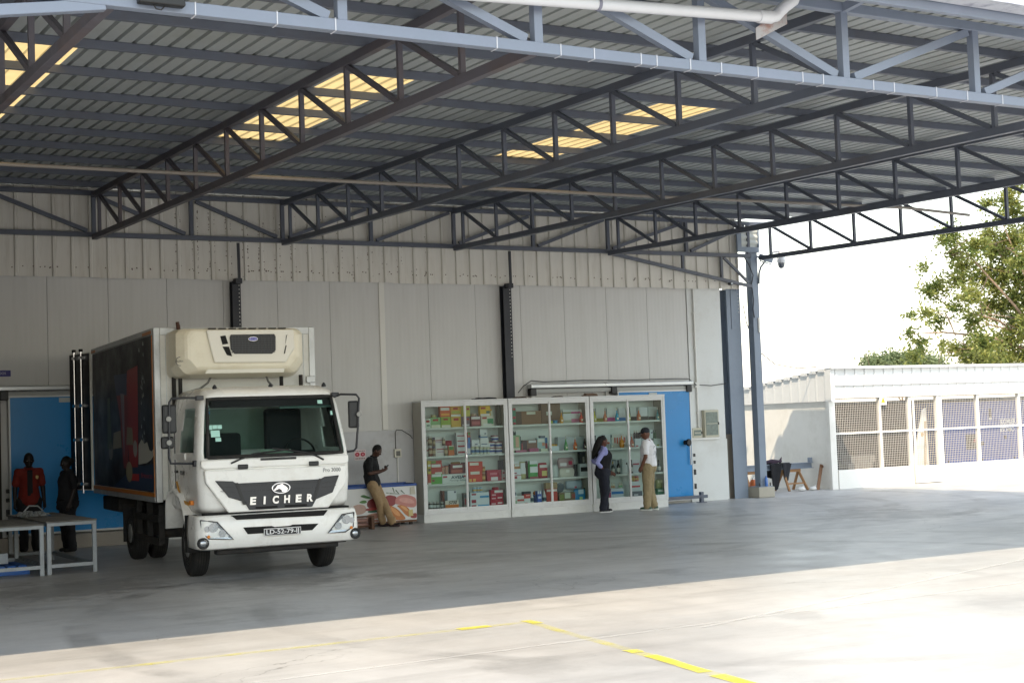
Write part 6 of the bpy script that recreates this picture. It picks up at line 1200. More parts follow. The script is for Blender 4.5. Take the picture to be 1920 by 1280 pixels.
def person(label, loc, face, h, J, skin, shirt, trouser, shoe, hair, sleeve=.5, build=1.0, long_hair=False, cap=None, vest=None, sole=None, hands=(1, 1), curl=.4, bun=False, tuck=True, wide=1.0):
    k = h/1.72; t = thing('person', label, 'person', loc, face-PI/2)
    # local frame: x = right, y = forward, z = up (facing +y)
    def V(f, l, u): return Vector((-l*k, f*k, u*k))
    D = dict(pelvis=(0, 0, .95), waist=(0, 0, 1.08), chest=(.0, 0, 1.28), neck=(0, 0, 1.455), head=(.025, 0, 1.60), shl=(0, .175, 1.40), shr=(0, -.175, 1.40), ell=(-.03, .23, 1.13), elr=(-.03, -.23, 1.13), wrl=(.06, .24, .89), wrr=(.06, -.24, .89),
             hil=(0, .085, .90), hir=(0, -.085, .90), knl=(.02, .095, .49), knr=(.02, -.095, .49), anl=(-.02, .10, .085), anr=(-.02, -.10, .085))
    D.update(J); P = {a: V(*b) for a, b in D.items()}; b_ = build
    up = (P['head']-P['neck']).normalized(); fw = Vector((0, 1, 0)) if 'look' not in J else Vector((-J['look'][1], J['look'][0], J['look'][2])).normalized()
    fw = (fw-up*fw.dot(up)).normalized(); rt = fw.cross(up)
    R = Matrix((rt, fw, up)).transposed()
    def H(x, y, z): return P['head']+R @ Vector((x, y, z))*k
    bd = MB()
    bd.cap(P['pelvis'], P['waist'], .125*k*b_, .118*k*b_); bd.cap(P['waist'], P['chest'], .118*k*b_, .135*k*b_); bd.cap(P['chest'], P['neck'], .12*k*b_, .06*k)
    bd.cap(P['shl'], P['shr'], .06*k, .06*k); bd.cap(P['neck'], P['head'], .055*k, .05*k)
    bd.ell(P['head'], .076*k, .095*k, .115*k, rot=R); bd.ell(H(0, .02, -.06), .058*k, .07*k, .06*k, rot=R); bd.cap(H(0, .085, .015), H(0, .105, -.02), .009*k, .014*k, 8)
    bd.ell(H(0, .082, -.058), .026*k, .014*k, .010*k, rot=R); bd.ell(H(0, .085, -.072), .022*k, .013*k, .008*k, rot=R); bd.ell(H(0, .078, .028), .055*k, .018*k, .012*k, rot=R)
    for s in (-1, 1): bd.ell(H(s*.078, -.005, -.005), .012*k, .022*k, .032*k, rot=R)
    for s, sh, el, wr in ((1, 'shl', 'ell', 'wrl'), (-1, 'shr', 'elr', 'wrr')):
        bd.cap(P[sh], P[el], .05*k, .042*k); bd.cap(P[el], P[wr], .042*k, .028*k)
        d = (P[wr]-P[el]).normalized(); n = J.get('palm'+sh[-1], None); n = V(*n) if n else (Vector((-s*-1, 0, 0))*-1 if False else Vector((s*1.0, 0, 0)))
        n = (n-d*n.dot(d)).normalized()
        if n.length < .1: n = d.orthogonal()
        if J.get('hd'+sh[-1]): d = V(*J['hd'+sh[-1]]).normalized(); n = (n-d*n.dot(d)).normalized()
        hand(bd, P[wr], d, n, s, k, curl)
    for hi, kn, an in (('hil', 'knl', 'anl'), ('hir', 'knr', 'anr')):
        bd.cap(P[hi], P[kn], .075*k, .052*k); bd.cap(P[kn], P[an], .052*k, .036*k)
    blob('body', bd, skinm(skin), t, .0085, 3)
    for s in (-1, 1):
        e = MB().ell(H(s*.032, .083, .008), .011*k, .007*k, .007*k, 8, 6, rot=R).build('eye', mat('eye_white', 'c8c0b8', .3), t); MB().ell(H(s*.032, .0885, .008), .005*k, .004*k, .005*k, 8, 6, rot=R).build('iris', mat('eye_dark', '120c0a', .2), e)
    # trousers
    tr = MB(); q = 1.16
    tr.cap(P['pelvis']+V(0, 0, .07 if tuck else .0), P['pelvis']+V(0, 0, -.04), .135*k*b_, .14*k*b_*wide); tr.cap(P['hil'], P['hir'], .115*k*b_, .115*k*b_)
    for hi, kn, an in (('hil', 'knl', 'anl'), ('hir', 'knr', 'anr')):
        tr.cap(P[hi], P[kn], .108*k*b_, .082*k*wide); e_ = P[an]+(P[kn]-P[an]).normalized()*.02*k; tr.cap(P[kn], e_, .082*k*wide, .072*k*wide); tr.cap(e_+V(.01, 0, .05), e_, .07*k*wide, .074*k*wide)
    wrinkle(blob('trousers', tr, mat('cloth_'+trouser, trouser, .9, 0, .10, 9, .3, 80), t, .011, 5), .03, .10)
    # shirt
    st = MB(); z0 = -.02 if tuck else -.10
    st.cap(P['pelvis']+V(0, 0, .04 if tuck else .005), P['waist'], (.142 if tuck else .163)*k*b_, (.136 if tuck else .15)*k*b_); st.cap(P['waist'], P['chest'], .138*k*b_, .152*k*b_); st.cap(P['chest'], P['neck']-V(0, 0, .05), .145*k*b_, .075*k); st.cap(P['shl'], P['shr'], .075*k, .075*k)
    st.cap(P['chest']+V(0, .09, .06), P['shl'], .09*k*b_, .075*k); st.cap(P['chest']+V(0, -.09, .06), P['shr'], .09*k*b_, .075*k)
    for sh, el, wr in (('shl', 'ell', 'wrl'), ('shr', 'elr', 'wrr')):
        if sleeve <= 1: st.cap(P[sh], P[sh].lerp(P[el], sleeve), .07*k, .068*k)
        else: st.cap(P[sh], P[el], .068*k, .056*k); st.cap(P[el], P[el].lerp(P[wr], sleeve-1), .056*k, .046*k)
    wrinkle(blob('shirt', st, mat('cloth_'+shirt, shirt, .9, 0, .05, 8, .25, 60), t, .011, 5), .022, .09)
    cl = MB(); cn = P['neck']+(P['head']-P['neck'])*.12
    cl.path([cn+Vector((math.cos(a*PI/6)*.066, math.sin(a*PI/6)*.07+.006, (.012 if math.sin(a*PI/6) < 0 else -.012)))*k for a in range(13)], .014*k, 6); cl.build('collar', MATS['cloth_'+shirt], t)
    if vest:
        ve = MB(); ve.cap(P['pelvis']+V(0, 0, .0), P['waist'], .152*k*b_, .147*k*b_); ve.cap(P['waist'], P['chest']+V(.012, 0, -.02), .148*k*b_, .166*k*b_); ve.cap(P['chest'], P['neck']-V(0, 0, .07), .158*k*b_, .072*k); ve.cap(P['chest']+V(0, .07, .03), P['chest']+V(0, .11, .12), .09*k, .05*k); ve.cap(P['chest']+V(0, -.07, .03), P['chest']+V(0, -.11, .12), .09*k, .05*k)
        blob('vest', ve, mat('cloth_'+vest, vest, .9, 0, .05, 9), t, .011, 5)
    for s, an in ((1, 'anl'), (-1, 'anr')):
        a = P[an]; fd = V(*J['toe'+an[-1]]).normalized() if ('toe'+an[-1]) in J else Vector((0, 1, 0)); fd.z = 0; fd.normalize(); g = Vector((a.x, a.y, 0))
        sh = MB(); sh.cap(g-fd*.045*k+Vector((0, 0, .05*k)), g+fd*.13*k+Vector((0, 0, .038*k)), .046*k, .034*k); sh.cap(g-fd*.02*k+Vector((0, 0, .05*k)), a, .045*k, .042*k)
        o = blob('shoe', sh, mat('shoe_'+shoe, shoe, .7), t, .009, 3)
        if sole:
            pr = []; sd = Vector((-fd.y, fd.x, 0))
            for f_, w_ in ((-.095, .025), (-.06, .042), (.04, .042), (.12, .046), (.165, .030), (.175, 0)): pr.append(g+fd*f_*k+sd*w_*k)
            for f_, w_ in ((.165, -.030), (.12, -.046), (.04, -.042), (-.06, -.042), (-.095, -.025)): pr.append(g+fd*f_*k+sd*w_*k)
            MB().prism([(p.x, p.y) for p in pr], .001, .028*k, 'Z').build('sole', mat('sole_'+sole, sole, .7), o, fix=True)
    # hair
    if hair:
        hr = MB(); hr.ell(H(0, -.018, .022), .083*k, .096*k, .112*k, rot=R)
        if long_hair:
            hr.cap(H(0, -.07, .03), H(0, -.12, -.10), .085*k, .085*k); hr.cap(H(0, -.12, -.10), H(0, -.16, -.26), .085*k, .075*k); hr.cap(H(0, -.16, -.26), H(0, -.19, -.40), .075*k, .035*k); hr.cap(H(.03, -.11, -.1), H(.06, -.16, -.34), .06*k, .03*k)
        if bun: hr.ell(H(0, -.125, .03), .05*k, .05*k, .05*k)
        ho = blob('hair', hr, mat('hair_'+hair, hair, .8, 0, .2, 40, .6, 120), t, .009, 2)
    if cap:
        cp = MB(); cp.ell(H(0, -.008, .045), .087*k, .104*k, .088*k, rot=R); co = blob('cap', cp, mat('cloth_'+cap, cap, .8), t, .009, 2)
        br = MB(); pts = [H(.075*math.cos(a*PI/10), .075+.085*math.sin(a*PI/10), .045-.012*math.sin(a*PI/10)) for a in range(11)]
        br.add(pts+[p+up*.008*k for p in pts], [tuple(range(11)), tuple(range(21, 10, -1))]+[(i, 11+i, 11+(i+1) % 11, (i+1) % 11) for i in range(11)]); br.build('brim', MATS['cloth_'+cap], co, fix=True)
    return t, P, V, k
AZ = lambda dx, dy: math.atan2(dy, dx)
# man leaning on the freezer, looking at his phone
t, P, V, k = person('man in black polo and khaki trousers leaning on the chest freezer', (12.13, 26.40, 0), AZ(.75, -.66), 1.66,
    dict(pelvis=(-.16, 0, .90), waist=(-.20, 0, 1.03), chest=(-.20, 0, 1.25), neck=(-.14, 0, 1.42), head=(-.05, 0, 1.545), look=(.8, 0, -.5), shl=(-.17, .18, 1.36), shr=(-.17, -.18, 1.36), ell=(-.14, .25, 1.10), elr=(-.14, -.26, 1.10), wrl=(.07, .10, 1.15), wrr=(.07, -.10, 1.14), hdl=(.5, -.7, .25), hdr=(.5, .7, .25), palml=(0, 0, 1), palmr=(0, 0, 1),
         hil=(-.14, .085, .86), hir=(-.14, -.085, .86), knl=(.06, .03, .47), knr=(-.02, -.03, .48), anl=(.25, -.07, .085), anr=(.0, .06, .085), toel=(1, -.15, 0), toer=(1, .15, 0)), '472c21', '15161a', '9a8262', '2a1c1c', '0c0a0a', sleeve=.75, build=1.0, tuck=False, curl=.8)
o = MB().box(-.036, .036, -.006, .006, -.07, .07).build('mobile_phone', M_BLACKP, None, .004); o.parent = None
pw = t.matrix_basis @ V(.14, .0, 1.20); o.location = pw; o.rotation_euler = (-.6, 0, t.rotation_euler.z); tag(o, 'dark mobile phone held by the leaning man', 'phone')
scr = MB().box(-.031, .031, .0061, .0068, -.062, .062).build('screen', mat('phone_screen', '3a4450', .1), o)
# woman with hand on hip
person('woman in black vest, lavender shirt and dark trousers, hand on hip', (17.07, 25.93, 0), AZ(.93, -.36), 1.60,
    dict(pelvis=(-.02, 0, .95), waist=(0, 0, 1.08), chest=(.02, 0, 1.27), ell=(-.17, .25, 1.16), elr=(-.20, -.27, 1.14), wrr=(-.06, -.15, 1.00), wrl=(.20, .20, .90), hdr=(.75, .35, -.2), palmr=(0, 1, 0), look=(1, .05, .03), anl=(.03, .09, .085), anr=(-.06, -.10, .085)), '5a3628', '8f93c8', '1c1f2c', '1c1c22', '0b0909', sleeve=1.75, build=1.12, long_hair=True, vest='12131a', sole='c8c8c8', wide=1.2)
# man in white tee and cap
t, P, V, k = person('man in white printed tee, khaki trousers and dark cap by the cabinet', (18.0, 25.60, 0), AZ(-.62, .78), 1.74,
    dict(ell=(-.02, .24, 1.13), elr=(-.02, -.24, 1.13), wrl=(.09, .20, .92), wrr=(.07, -.21, .90), look=(1, .05, -.12), head=(.04, 0, 1.60), anl=(.03, .10, .085), anr=(-.05, -.12, .085)), '6a4636', 'dedee2', '8f8163', '2c4a3a', None, sleeve=.72, build=1.13, cap='22262e', sole='c8ccc8', tuck=False, wide=1.16)
pr = random.Random(4); M_TP = mat('tee_print', 'b4bac2', .9)
for i in range(26):           # faint line print on the back of the tee
    x = pr.uniform(-.10, .10); z = 1.36-pr.random()**1.3*.32; yb = -.185+abs(x)*.35; a = pr.uniform(-.5, .5); L_ = .035
    MB().bar(V(yb, -x, z), V(yb, -x-L_*math.sin(a), z-L_*math.cos(a)), .006, .006).build('back_print', M_TP, t)
MB().box(-.04, .04, -.115, -.10, 1.60*k, 1.63*k).build('cap_strap', mat('strap_grey', '5a5e66', .7), t)
# man in red shirt in the dark corner
t, P, V, k = person('man in red shirt with dark front stripe standing by the shaded blue door', (5.36, 26.05, 0), AZ(-.1, -1), 1.72, dict(look=(1, 0, -.1)), '1c120e', '6a1a10', '14151a', '141416', '090808', sleeve=.7, build=1.15, tuck=False)
MB().box(-.045, .045, .155, .175, 1.0, 1.44).build('front_stripe', mat('cloth_stripe', '141418', .9), t, .01)
MB().prism([(-.14, 1.34), (-.10, 1.345), (-.095, 1.30), (-.12, 1.28), (-.14, 1.30)], .150, .168).build('badge', mat('badge_gold', 'b89a5c', .6), t, fix=True)
# woman in dark clothes, profile to the left
person('woman in black dress with hair bun near the opened truck door', (6.0, 26.0, 0), AZ(-1, -.15), 1.64, dict(look=(1, 0, 0)), '20140f', '15161b', '15161b', '141416', '090808', sleeve=.8, build=1.18, bun=True, wide=1.25, tuck=False)
# ------------------------------------------------------------------ white generator shed on the right
SX, SY = 25.2, 27.85
M_SW = mat('shed_white', 'e4e3de', .6, 0, .03, 2, dirt='b4b0a4', dirt_amt=.25, dscale=1.5); M_SR = mat('shed_roof_white', 'd6d8d8', .45, .1, .03, 2); M_SM = mat('mesh_wire', 'cfcac2', .5, .1)
sh = thing('generator_shed', 'white shed with wire mesh front housing generators', 'shed', (SX, SY, 0))
XE = 12.0
B(.17, 2.62, 0, .14, 0, .47).build('front_wall', M_SW, sh); B(3.81, XE, 0, .14, 0, .47).build('front_wall', M_SW, sh)
B(0, .14, .001, 12, 0, 2.2).build('side_wall', M_SW, sh); B(XE-.14, XE, .1401, 12, 0, 2.2).build('side_wall', M_SW, sh); B(.1401, XE-.1401, 5.2, 5.35, 0, 2.2).build('rear_wall', mat('shed_inside', '56544f', .8, 0, .1, 2), sh)
PX = (-.10, 1.60, 2.62, 3.62, 5.12, 6.72, 8.4, 10.1)
for x, w_ in zip(PX, (.19, .07, .10, .19, .08, .08, .08, .08)): B(x, x+w_, -.05 if w_ > .15 else -.03, .06, 0 if w_ > .15 or x == 2.62 else .471, 2.26).build('post', M_SW, sh, .006)
for a, c in zip(PX, PX[1:]+(XE,)):
    w_ = .19 if a in (-.10, 3.62) else .08; a2 = a+w_
    z0 = .48 if a != 2.62 else .44
    B(a2, c, -.022, .012, 1.355, 1.40).build('mid_rail', M_SW, sh); m_ = MB(); sp = .058
    n = int((c-a2)/sp); 
    for i in range(1, n): x = a2+i*(c-a2)/n; m_.box(x-.0038, x+.0038, .013, .020, z0, 2.24)
    n = int((2.24-z0)/sp)
    for i in range(1, n): z = z0+i*(2.24-z0)/n; m_.box(a2, c, .0215, .029, z-.0038, z+.0038)
    o = m_.build('wire_mesh', M_SM, sh); o['kind'] = 'stuff'
    B(a2, c, .0, .10, 2.241, 2.30).build('top_rail', mat('rail_cream', 'c8b89a', .6, 0, .2, 5), sh)
def ribsheet(L_, z0, z1, nm, loc, rot, pitch=.33):
    pf = trap(L_, pitch, .005 if nm == 'side_fascia' else .026, .09, .05, 0, 0); mb = MB(); vs = []
    for a, h_ in pf: vs += [(a, -h_, z0), (a, -h_, z1(a) if callable(z1) else z1)]
    o = mb.add(vs, [(2*i, 2*i+2, 2*i+3, 2*i+1) for i in range(len(pf)-1)]).build(nm, M_SR, sh, 0, loc, rot); return o
ribsheet(XE+.1, 2.58, 3.02, 'fascia_sheet', (-.06, -.12, 0), None); ribsheet(XE+.1, 2.26, 2.60, 'fascia_sheet', (-.06, -.075, 0), None)
ribsheet(4.95, 2.2, lambda a: 3.02-.112*(4.95-a), 'side_fascia', (-.075, 4.87, 0), (0, 0, -PI/2))
rfm = MB(); pf = trap(XE+.2, .33, .03, .09, .05, 0, 0); vs = []
for a, h_ in pf: vs += [(a-.12, -.2, 3.03+h_), (a-.12, 6.2, 3.03+h_-.112*6.4)]
rfm.add(vs, [(2*i, 2*i+2, 2*i+3, 2*i+1) for i in range(len(pf)-1)]).build('roof_sheet', M_SR, sh)
for i in range(15): B(-.125, -.08, .05+i*.33, .05+i*.33+.22, 3.005-.112*(i*.33+.2)-.045, 3.035-.112*(i*.33+.2)).build('verge_block', M_SR, sh)
B(-.105, .02, -.155, .06, 2.19, 3.03).build('corner_trim', M_SR, sh); MB().prism([(-.14, 3.0), (XE, 3.0), (XE, 3.06), (-.14, 3.06)], -.24, -.2).build('ridge_flashing', M_SR, sh, fix=True)
t = thing('shed_door', 'low white shed gate standing ajar with white board leaning behind', 'gate', (27.92, 27.78, 0)); B(0, .95, -.03, .01, .02, .46).build('lower_panel', M_SW, t, .008, None, (0, 0, -.06)); B(0, .04, -.03, .01, .461, 2.2).build('stile', M_SW, t, .004)
t = thing('leaning_board', 'tapered white board leaning inside the shed gateway', 'board', (28.62, 28.15, 0)); MB().prism([(-.55, 0), (.18, 0), (.16, 1.95), (.02, 1.9)], 0, .03).build('board', M_SW, t, fix=True); MB().lathe((-.02, -.001, 1.25), [(.05, 0), (.05, -.006), (.035, -.006)], 14, 'Y').build('hole_ring', mat('ring_tan', 'c8a878', .6), t); MB().bar((.0, -.02, .1), (.10, -.02, 1.6), .05, .02).build('batten', mat('batten_tan', 'b8a488', .7), t)
t = thing('warning_sign', 'white sign with yellow warning triangle on the shed mesh', 'sign', (26.92, 27.80, 2.18)); B(-.12, .12, -.012, 0, -.12, .12).build('plate', mat('sign_plate', 'dedede', .5), t); MB().prism([(-.07, -.06), (.07, -.06), (0, .07)], -.016, -.0121).build('triangle', mat('sign_yellow', 'd8c020', .5), t, fix=True); MB().prism([(-.012, .03), (.018, .03), (.004, 0), (.016, 0), (-.012, -.045), (-.002, -.012), (-.016, -.012)], -.018, -.0161).build('bolt_symbol', mat('sign_black', '181818', .5), t, fix=True)
def generator(label, loc, W, D, H, col, name='generator'):
    t = thing(name, label, 'generator', loc); m = mat('genset_'+col, col, .4, 0, .04, 2)
    B(0, W, 0, D, .22, H).build('canopy', m, t, .03); B(.05, W-.05, .04, D-.04, 0, .2199).build('base_frame', M_CHAS, t)
    n = max(2, int(W/1.1))
    for i in range(1, n): B(W*i/n-.006, W*i/n+.006, -.003, .01, .3, H-.08).build('door_seam', mat('seam_dark', '202636', .6), t)
    B(.03, W-.03, -.003, .01, H*.73, H*.73+.012).build('door_seam', MATS['seam_dark'], t)
    for i in range(n):
        B(W*(i+.82)/n-.04, W*(i+.82)/n+.04, -.02, .01, H*.48, H*.48+.09).build('latch', M_BLACKP, t, .005)
        B(W*(i+.06)/n, W*(i+.06)/n+.05, -.015, .01, H*.2, H*.2+.08).build('hinge', M_BLACKP, t)
    return t
gb = generator('large blue generator behind the mesh with white lettering', (30.25, 28.95, 0), 5.2, 1.4, 2.08, '2d4f9e')
B(.8, 1.3, -.012, .01, .76, 1.18).build('control_panel', mat('ctrl_dark', '2e2c2a', .3, 0, .3, 10), gb, .01); B(1.08, 1.2, -.016, -.0121, .95, 1.05).build('stop_button', mat('ctrl_red', '8a2020', .4), gb); B(1.31, 1.5, -.012, .01, .85, .95).build('panel_latch', M_BLACKP, gb); B(1.75, 1.85, -.012, .01, 1.62, 1.86).build('vent', M_BLACKP, gb); B(1.74, 1.86, -.014, .01, 1.55, 1.615).build('label', mat('label_white', 'c8c8c4', .5), gb)
text('lettering', 'KOHLER', .20, mat('gen_white', 'dcdcdc', .5), gb, (2.50, -.006, 1.475), FR, .003, width=.62, bold=.006); B(2.19, 2.81, -.006, .0, 1.355, 1.375).build('underline', MATS['gen_white'], gb); text('lettering', 'SDMO', .16, MATS['gen_white'], gb, (2.50, -.006, 1.255), FR, .003, width=.50, bold=.004); B(2.17, 2.24, -.006, .0, 1.20, 1.31).build('logo_mark', MATS['gen_white'], gb)
generator('dark grey brown generator set behind the left mesh panels', (26.1, 30.2, 0), 1.9, 1.8, 1.75, '322e2a')
t = thing('block_pile', 'low pile of grey blocks inside the shed behind the mesh', 'block pile', (27.1, 29.0, 0))
for i in range(4):
    for j in range(4): B(-.35+i*.22+(.1 if j % 2 else 0), -.145+i*.22+(.1 if j % 2 else 0), 0, .35, j*.19, j*.19+.185).build('block', M_CONC, t, .005)
# ------------------------------------------------------------------ clutter between the columns and the shed
t = thing('steel_beam', 'grey steel beam laid across trestles beside the columns', 'beam', (23.9, 28.6, 0)); B(-1.4, 1.25, -.07, .07, .665, .68).build('top_flange', M_STEELG, t); B(-1.4, 1.25, -.006, .006, .5501, .6649).build('web', M_STEELG, t); B(-1.4, 1.25, -.07, .07, .535, .55).build('bottom_flange', M_STEELG, t); B(1.16, 1.24, -.05, .05, .6801, .80).build('end_lug', M_STEELG, t, .01)
for xx, lb in ((23.25, 'orange wooden trestle under the beam, nearer the column'), (24.45, 'orange wooden trestle under the beam, nearer the shed')):
    t = thing('trestle', lb, 'trestle', (xx, 28.6, 0)); mo = mat('wood_orange', '98724c', .7, 0, .1, 8); B(-.3, .3, -.04, .04, .46, .534).build('top_bar', mo, t, .005)
    for s in (-1, 1): MB().bar((s*.25, -.02, .46), (s*.30, -.28, 0), .05).build('leg', mo, t); MB().bar((s*.25, .02, .46), (s*.30, .28, 0), .05).build('leg', mo, t)
    MB().bar((-.28, -.17, .18), (.28, -.17, .18), .035).build('rung', mo, t)
def cloth(name, label, x0, x1, zt_, zb_, y, c, sd):
    rr_ = random.Random(sd); nx_, nz = 14, 14; vs = []
    t = thing(name, label, 'clothing', ((x0+x1)/2, y, 0)); 
    for j in range(nz+1):
        f = j/nz
        for i in range(nx_+1):
            g_ = i/nx_; x = (x0-x1)/2+(x1-x0)*g_*(1-.35*f)+.12*f*(x1-x0)
            vs.append((x, -.085-.02*math.sin(g_*9+f*2)-.03*f*math.sin(g_*5), zt_+(zb_-zt_)*f*(1-.25*abs(g_-.4))))
    vs2 = [(v[0], .085+.02*math.sin(v[0]*30), zt_+(v[2]-zt_)*.55) for v in vs]
    mb = MB().add(vs, [(j*(nx_+1)+i, j*(nx_+1)+i+1, (j+1)*(nx_+1)+i+1, (j+1)*(nx_+1)+i) for j in range(nz) for i in range(nx_)], True); mb.build('front_drape', mat('cloth_'+c, c, .9, 0, .15, 8), t).modifiers.new('s', 'SOLIDIFY').thickness = .012
    MB().add(vs2, [(j*(nx_+1)+i, j*(nx_+1)+i+1, (j+1)*(nx_+1)+i+1, (j+1)*(nx_+1)+i) for j in range(nz) for i in range(nx_)], True).build('back_drape', MATS['cloth_'+c], t).modifiers.new('s', 'SOLIDIFY').thickness = .012
    MB().prism([(-.09, zt_), (.09, zt_), (.07, zt_+.02), (-.05, zt_+.025)], -(x1-x0)/2*.9, (x1-x0)/2*.9, 'X').build('fold', MATS['cloth_'+c], t, .006, fix=True); return t
cloth('work_trousers', 'black trousers draped over the steel beam', 23.72, 24.10, .683, .03, 28.6, '17181d', 2); cloth('work_jacket', 'dark grey jacket hanging beside the black trousers on the beam', 24.12, 24.40, .683, .24, 28.6, '2a2b31', 3)
t = thing('crumpled_cloth', 'dark purplish cloth heaped on top of the beam', 'cloth', (23.9, 28.6, .71)); m_ = MB(); m_.cap((-.35, 0, .01), (-.05, 0, .05), .03, .05).cap((-.05, 0, .05), (.25, 0, .03), .05, .03).cap((.22, 0, .03), (.28, 0, .14), .04, .01); blob('heap', m_, mat('cloth_purple', '3a2c3c', .9, 0, .2, 10), t, .012, 4); MB().box(-.1, .1, -.06, .06, -.005, .02).build('fold', MATS['cloth_purple'], t)
t = thing('wooden_plank', 'weathered wooden plank leaning upright against the shed side wall', 'plank', (24.95, 28.2, 0)); MB().bar((-.03, -.05, .0), (.19, .02, .62), .09, .025, (0, 1, 0)).build('plank', mat('wood_grey', '8a6a54', .85, 0, .15, 8), t); MB().bar((.165, -.008, .56), (.185, -.002, .60), .092, .027, (0, 1, 0)).build('stain', mat('wood_dark', '6a4a34', .85), t)
t = thing('water_bottle', 'blue plastic water bottle on the column plinth', 'bottle', (22.20, 26.84, .262)); MB().lathe((0, 0, 0), [(.034, 0), (.037, .02), (.037, .16), (.03, .19), (.014, .215)], 14).build('body', mat('bottle_blue', '4a78c0', .15), t); MB().lathe((0, 0, .215), [(.016, 0), (.016, .02)], 10).build('cap', mat('cap_blue', '24489c', .4), t)
t = thing('orange_canister', 'orange and white canister standing behind the thick column', 'canister', (22.55, 27.75, 0)); MB().lathe((0, 0, 0), [(.09, 0), (.10, .03), (.10, .3), (.05, .38)], 14).build('body', mat('can_orange', 'b8602c', .5, 0, .2, 9), t); MB().lathe((0, 0, .38), [(.03, 0), (.03, .05)], 10).build('cap', M_WHITE, t)
for xx, lb, r_ in ((24.30, 'white crumpled bag on the ground beneath the beam, left', .09), (24.68, 'white crumpled bag on the ground near the plank, right', .08)):
    t = thing('plastic_bag', lb, 'bag', (xx, 28.05, 0)); m_ = MB().ell((0, 0, r_*.6), r_*1.3, r_, r_*.62).ell((r_*.5, 0, r_*.9), r_*.5, r_*.5, r_*.4); blob('bag', m_, mat('bag_white', 'd0d0ce', .5), t, .012, 2); MB().cap((r_*.6, 0, r_*1.1), (r_*.9, 0, r_*1.45), .02, .012).build('knot', MATS['bag_white'], t)
# ------------------------------------------------------------------ trees beyond the shed
M_BARK = mat('bark', '8a7460', .9, 0, .2, 6)
def leaf_mat(key, c1, c2):
    m = bpy.data.materials.new(key); m.use_nodes = True; n = m.node_tree; b = n.nodes['Principled BSDF']; g_ = n.nodes.new('ShaderNodeNewGeometry')
    t = n.nodes.new('ShaderNodeTexNoise'); t.inputs['Scale'].default_value = 1.3; t.inputs['Detail'].default_value = 3; n.links.new(g_.outputs['Position'], t.inputs[0])
    ad = n.nodes.new('ShaderNodeMath'); n.links.new(t.outputs[0], ad.inputs[0]); ml = n.nodes.new('ShaderNodeMath'); ml.operation = 'MULTIPLY'; ml.inputs[1].default_value = .5; n.links.new(g_.outputs['Random Per Island'], ml.inputs[0]); n.links.new(ml.outputs[0], ad.inputs[1])
    r = n.nodes.new('ShaderNodeMapRange'); r.inputs[1].default_value = .45; r.inputs[2].default_value = 1.0; n.links.new(ad.outputs[0], r.inputs[0]); mx = n.nodes.new('ShaderNodeMix'); mx.data_type = 'RGBA'; n.links.new(r.outputs[0], mx.inputs[0]); mx.inputs[6].default_value = (*c1, 1); mx.inputs[7].default_value = (*c2, 1)
    n.links.new(mx.outputs[2], b.inputs['Base Color']); b.inputs['Roughness'].default_value = .5
    tr_ = n.nodes.new('ShaderNodeBsdfTranslucent'); n.links.new(mx.outputs[2], tr_.inputs[0]); ms = n.nodes.new('ShaderNodeMixShader'); ms.inputs[0].default_value = .42; n.links.new(b.outputs[0], ms.inputs[1]); n.links.new(tr_.outputs[0], ms.inputs[2]); n.links.new(ms.outputs[0], n.nodes['Material Output'].inputs[0]); return m
M_LEAF = leaf_mat('leaf_green', (.10, .15, .035), (.31, .31, .08)); M_LEAF2 = leaf_mat('leaf_dull', (.14, .19, .09), (.23, .27, .13))
def crown(clusters, per, size, sd, origin):
    rr_ = random.Random(sd); mb = MB(); vs = []; fs = []
    for c, r in clusters:
        c = Vector(c)-origin
        for s in range(max(4, int(per*r*r))):
            # a spray: a short twig carrying a few leaves
            d = Vector((rr_.gauss(0, 1), rr_.gauss(0, 1), rr_.gauss(0, .8))).normalized(); p = c+d*r*.82*(rr_.random()**.5); tw = (d+Vector((rr_.gauss(0, .5), rr_.gauss(0, .5), rr_.gauss(-.1, .5)))).normalized()
            for q in range(8):
                b = p+tw*(q-3)*size*.45; sd_ = Vector((rr_.gauss(0, 1), rr_.gauss(0, 1), rr_.gauss(0, .6))).normalized(); ld = (tw*.5+sd_).normalized(); wv = ld.cross(Vector((rr_.gauss(0, 1), rr_.gauss(0, 1), 1))).normalized(); L_ = size*rr_.uniform(.7, 1.3); o = len(vs)
                vs += [tuple(b), tuple(b+ld*L_*.5+wv*L_*.24), tuple(b+ld*L_), tuple(b+ld*L_*.5-wv*L_*.24)]; fs.append((o, o+1, o+2, o+3))
    mb.add(vs, fs); return mb
CR2 = Vector(_r2); CU2 = Vector(_u2); CF = Vector(_f)
def at(x, y, dist): return Vector((0, 0, 1.95))+(CR2*(x-960)/2747.6-CU2*(y-640)/2747.6+CF)*dist
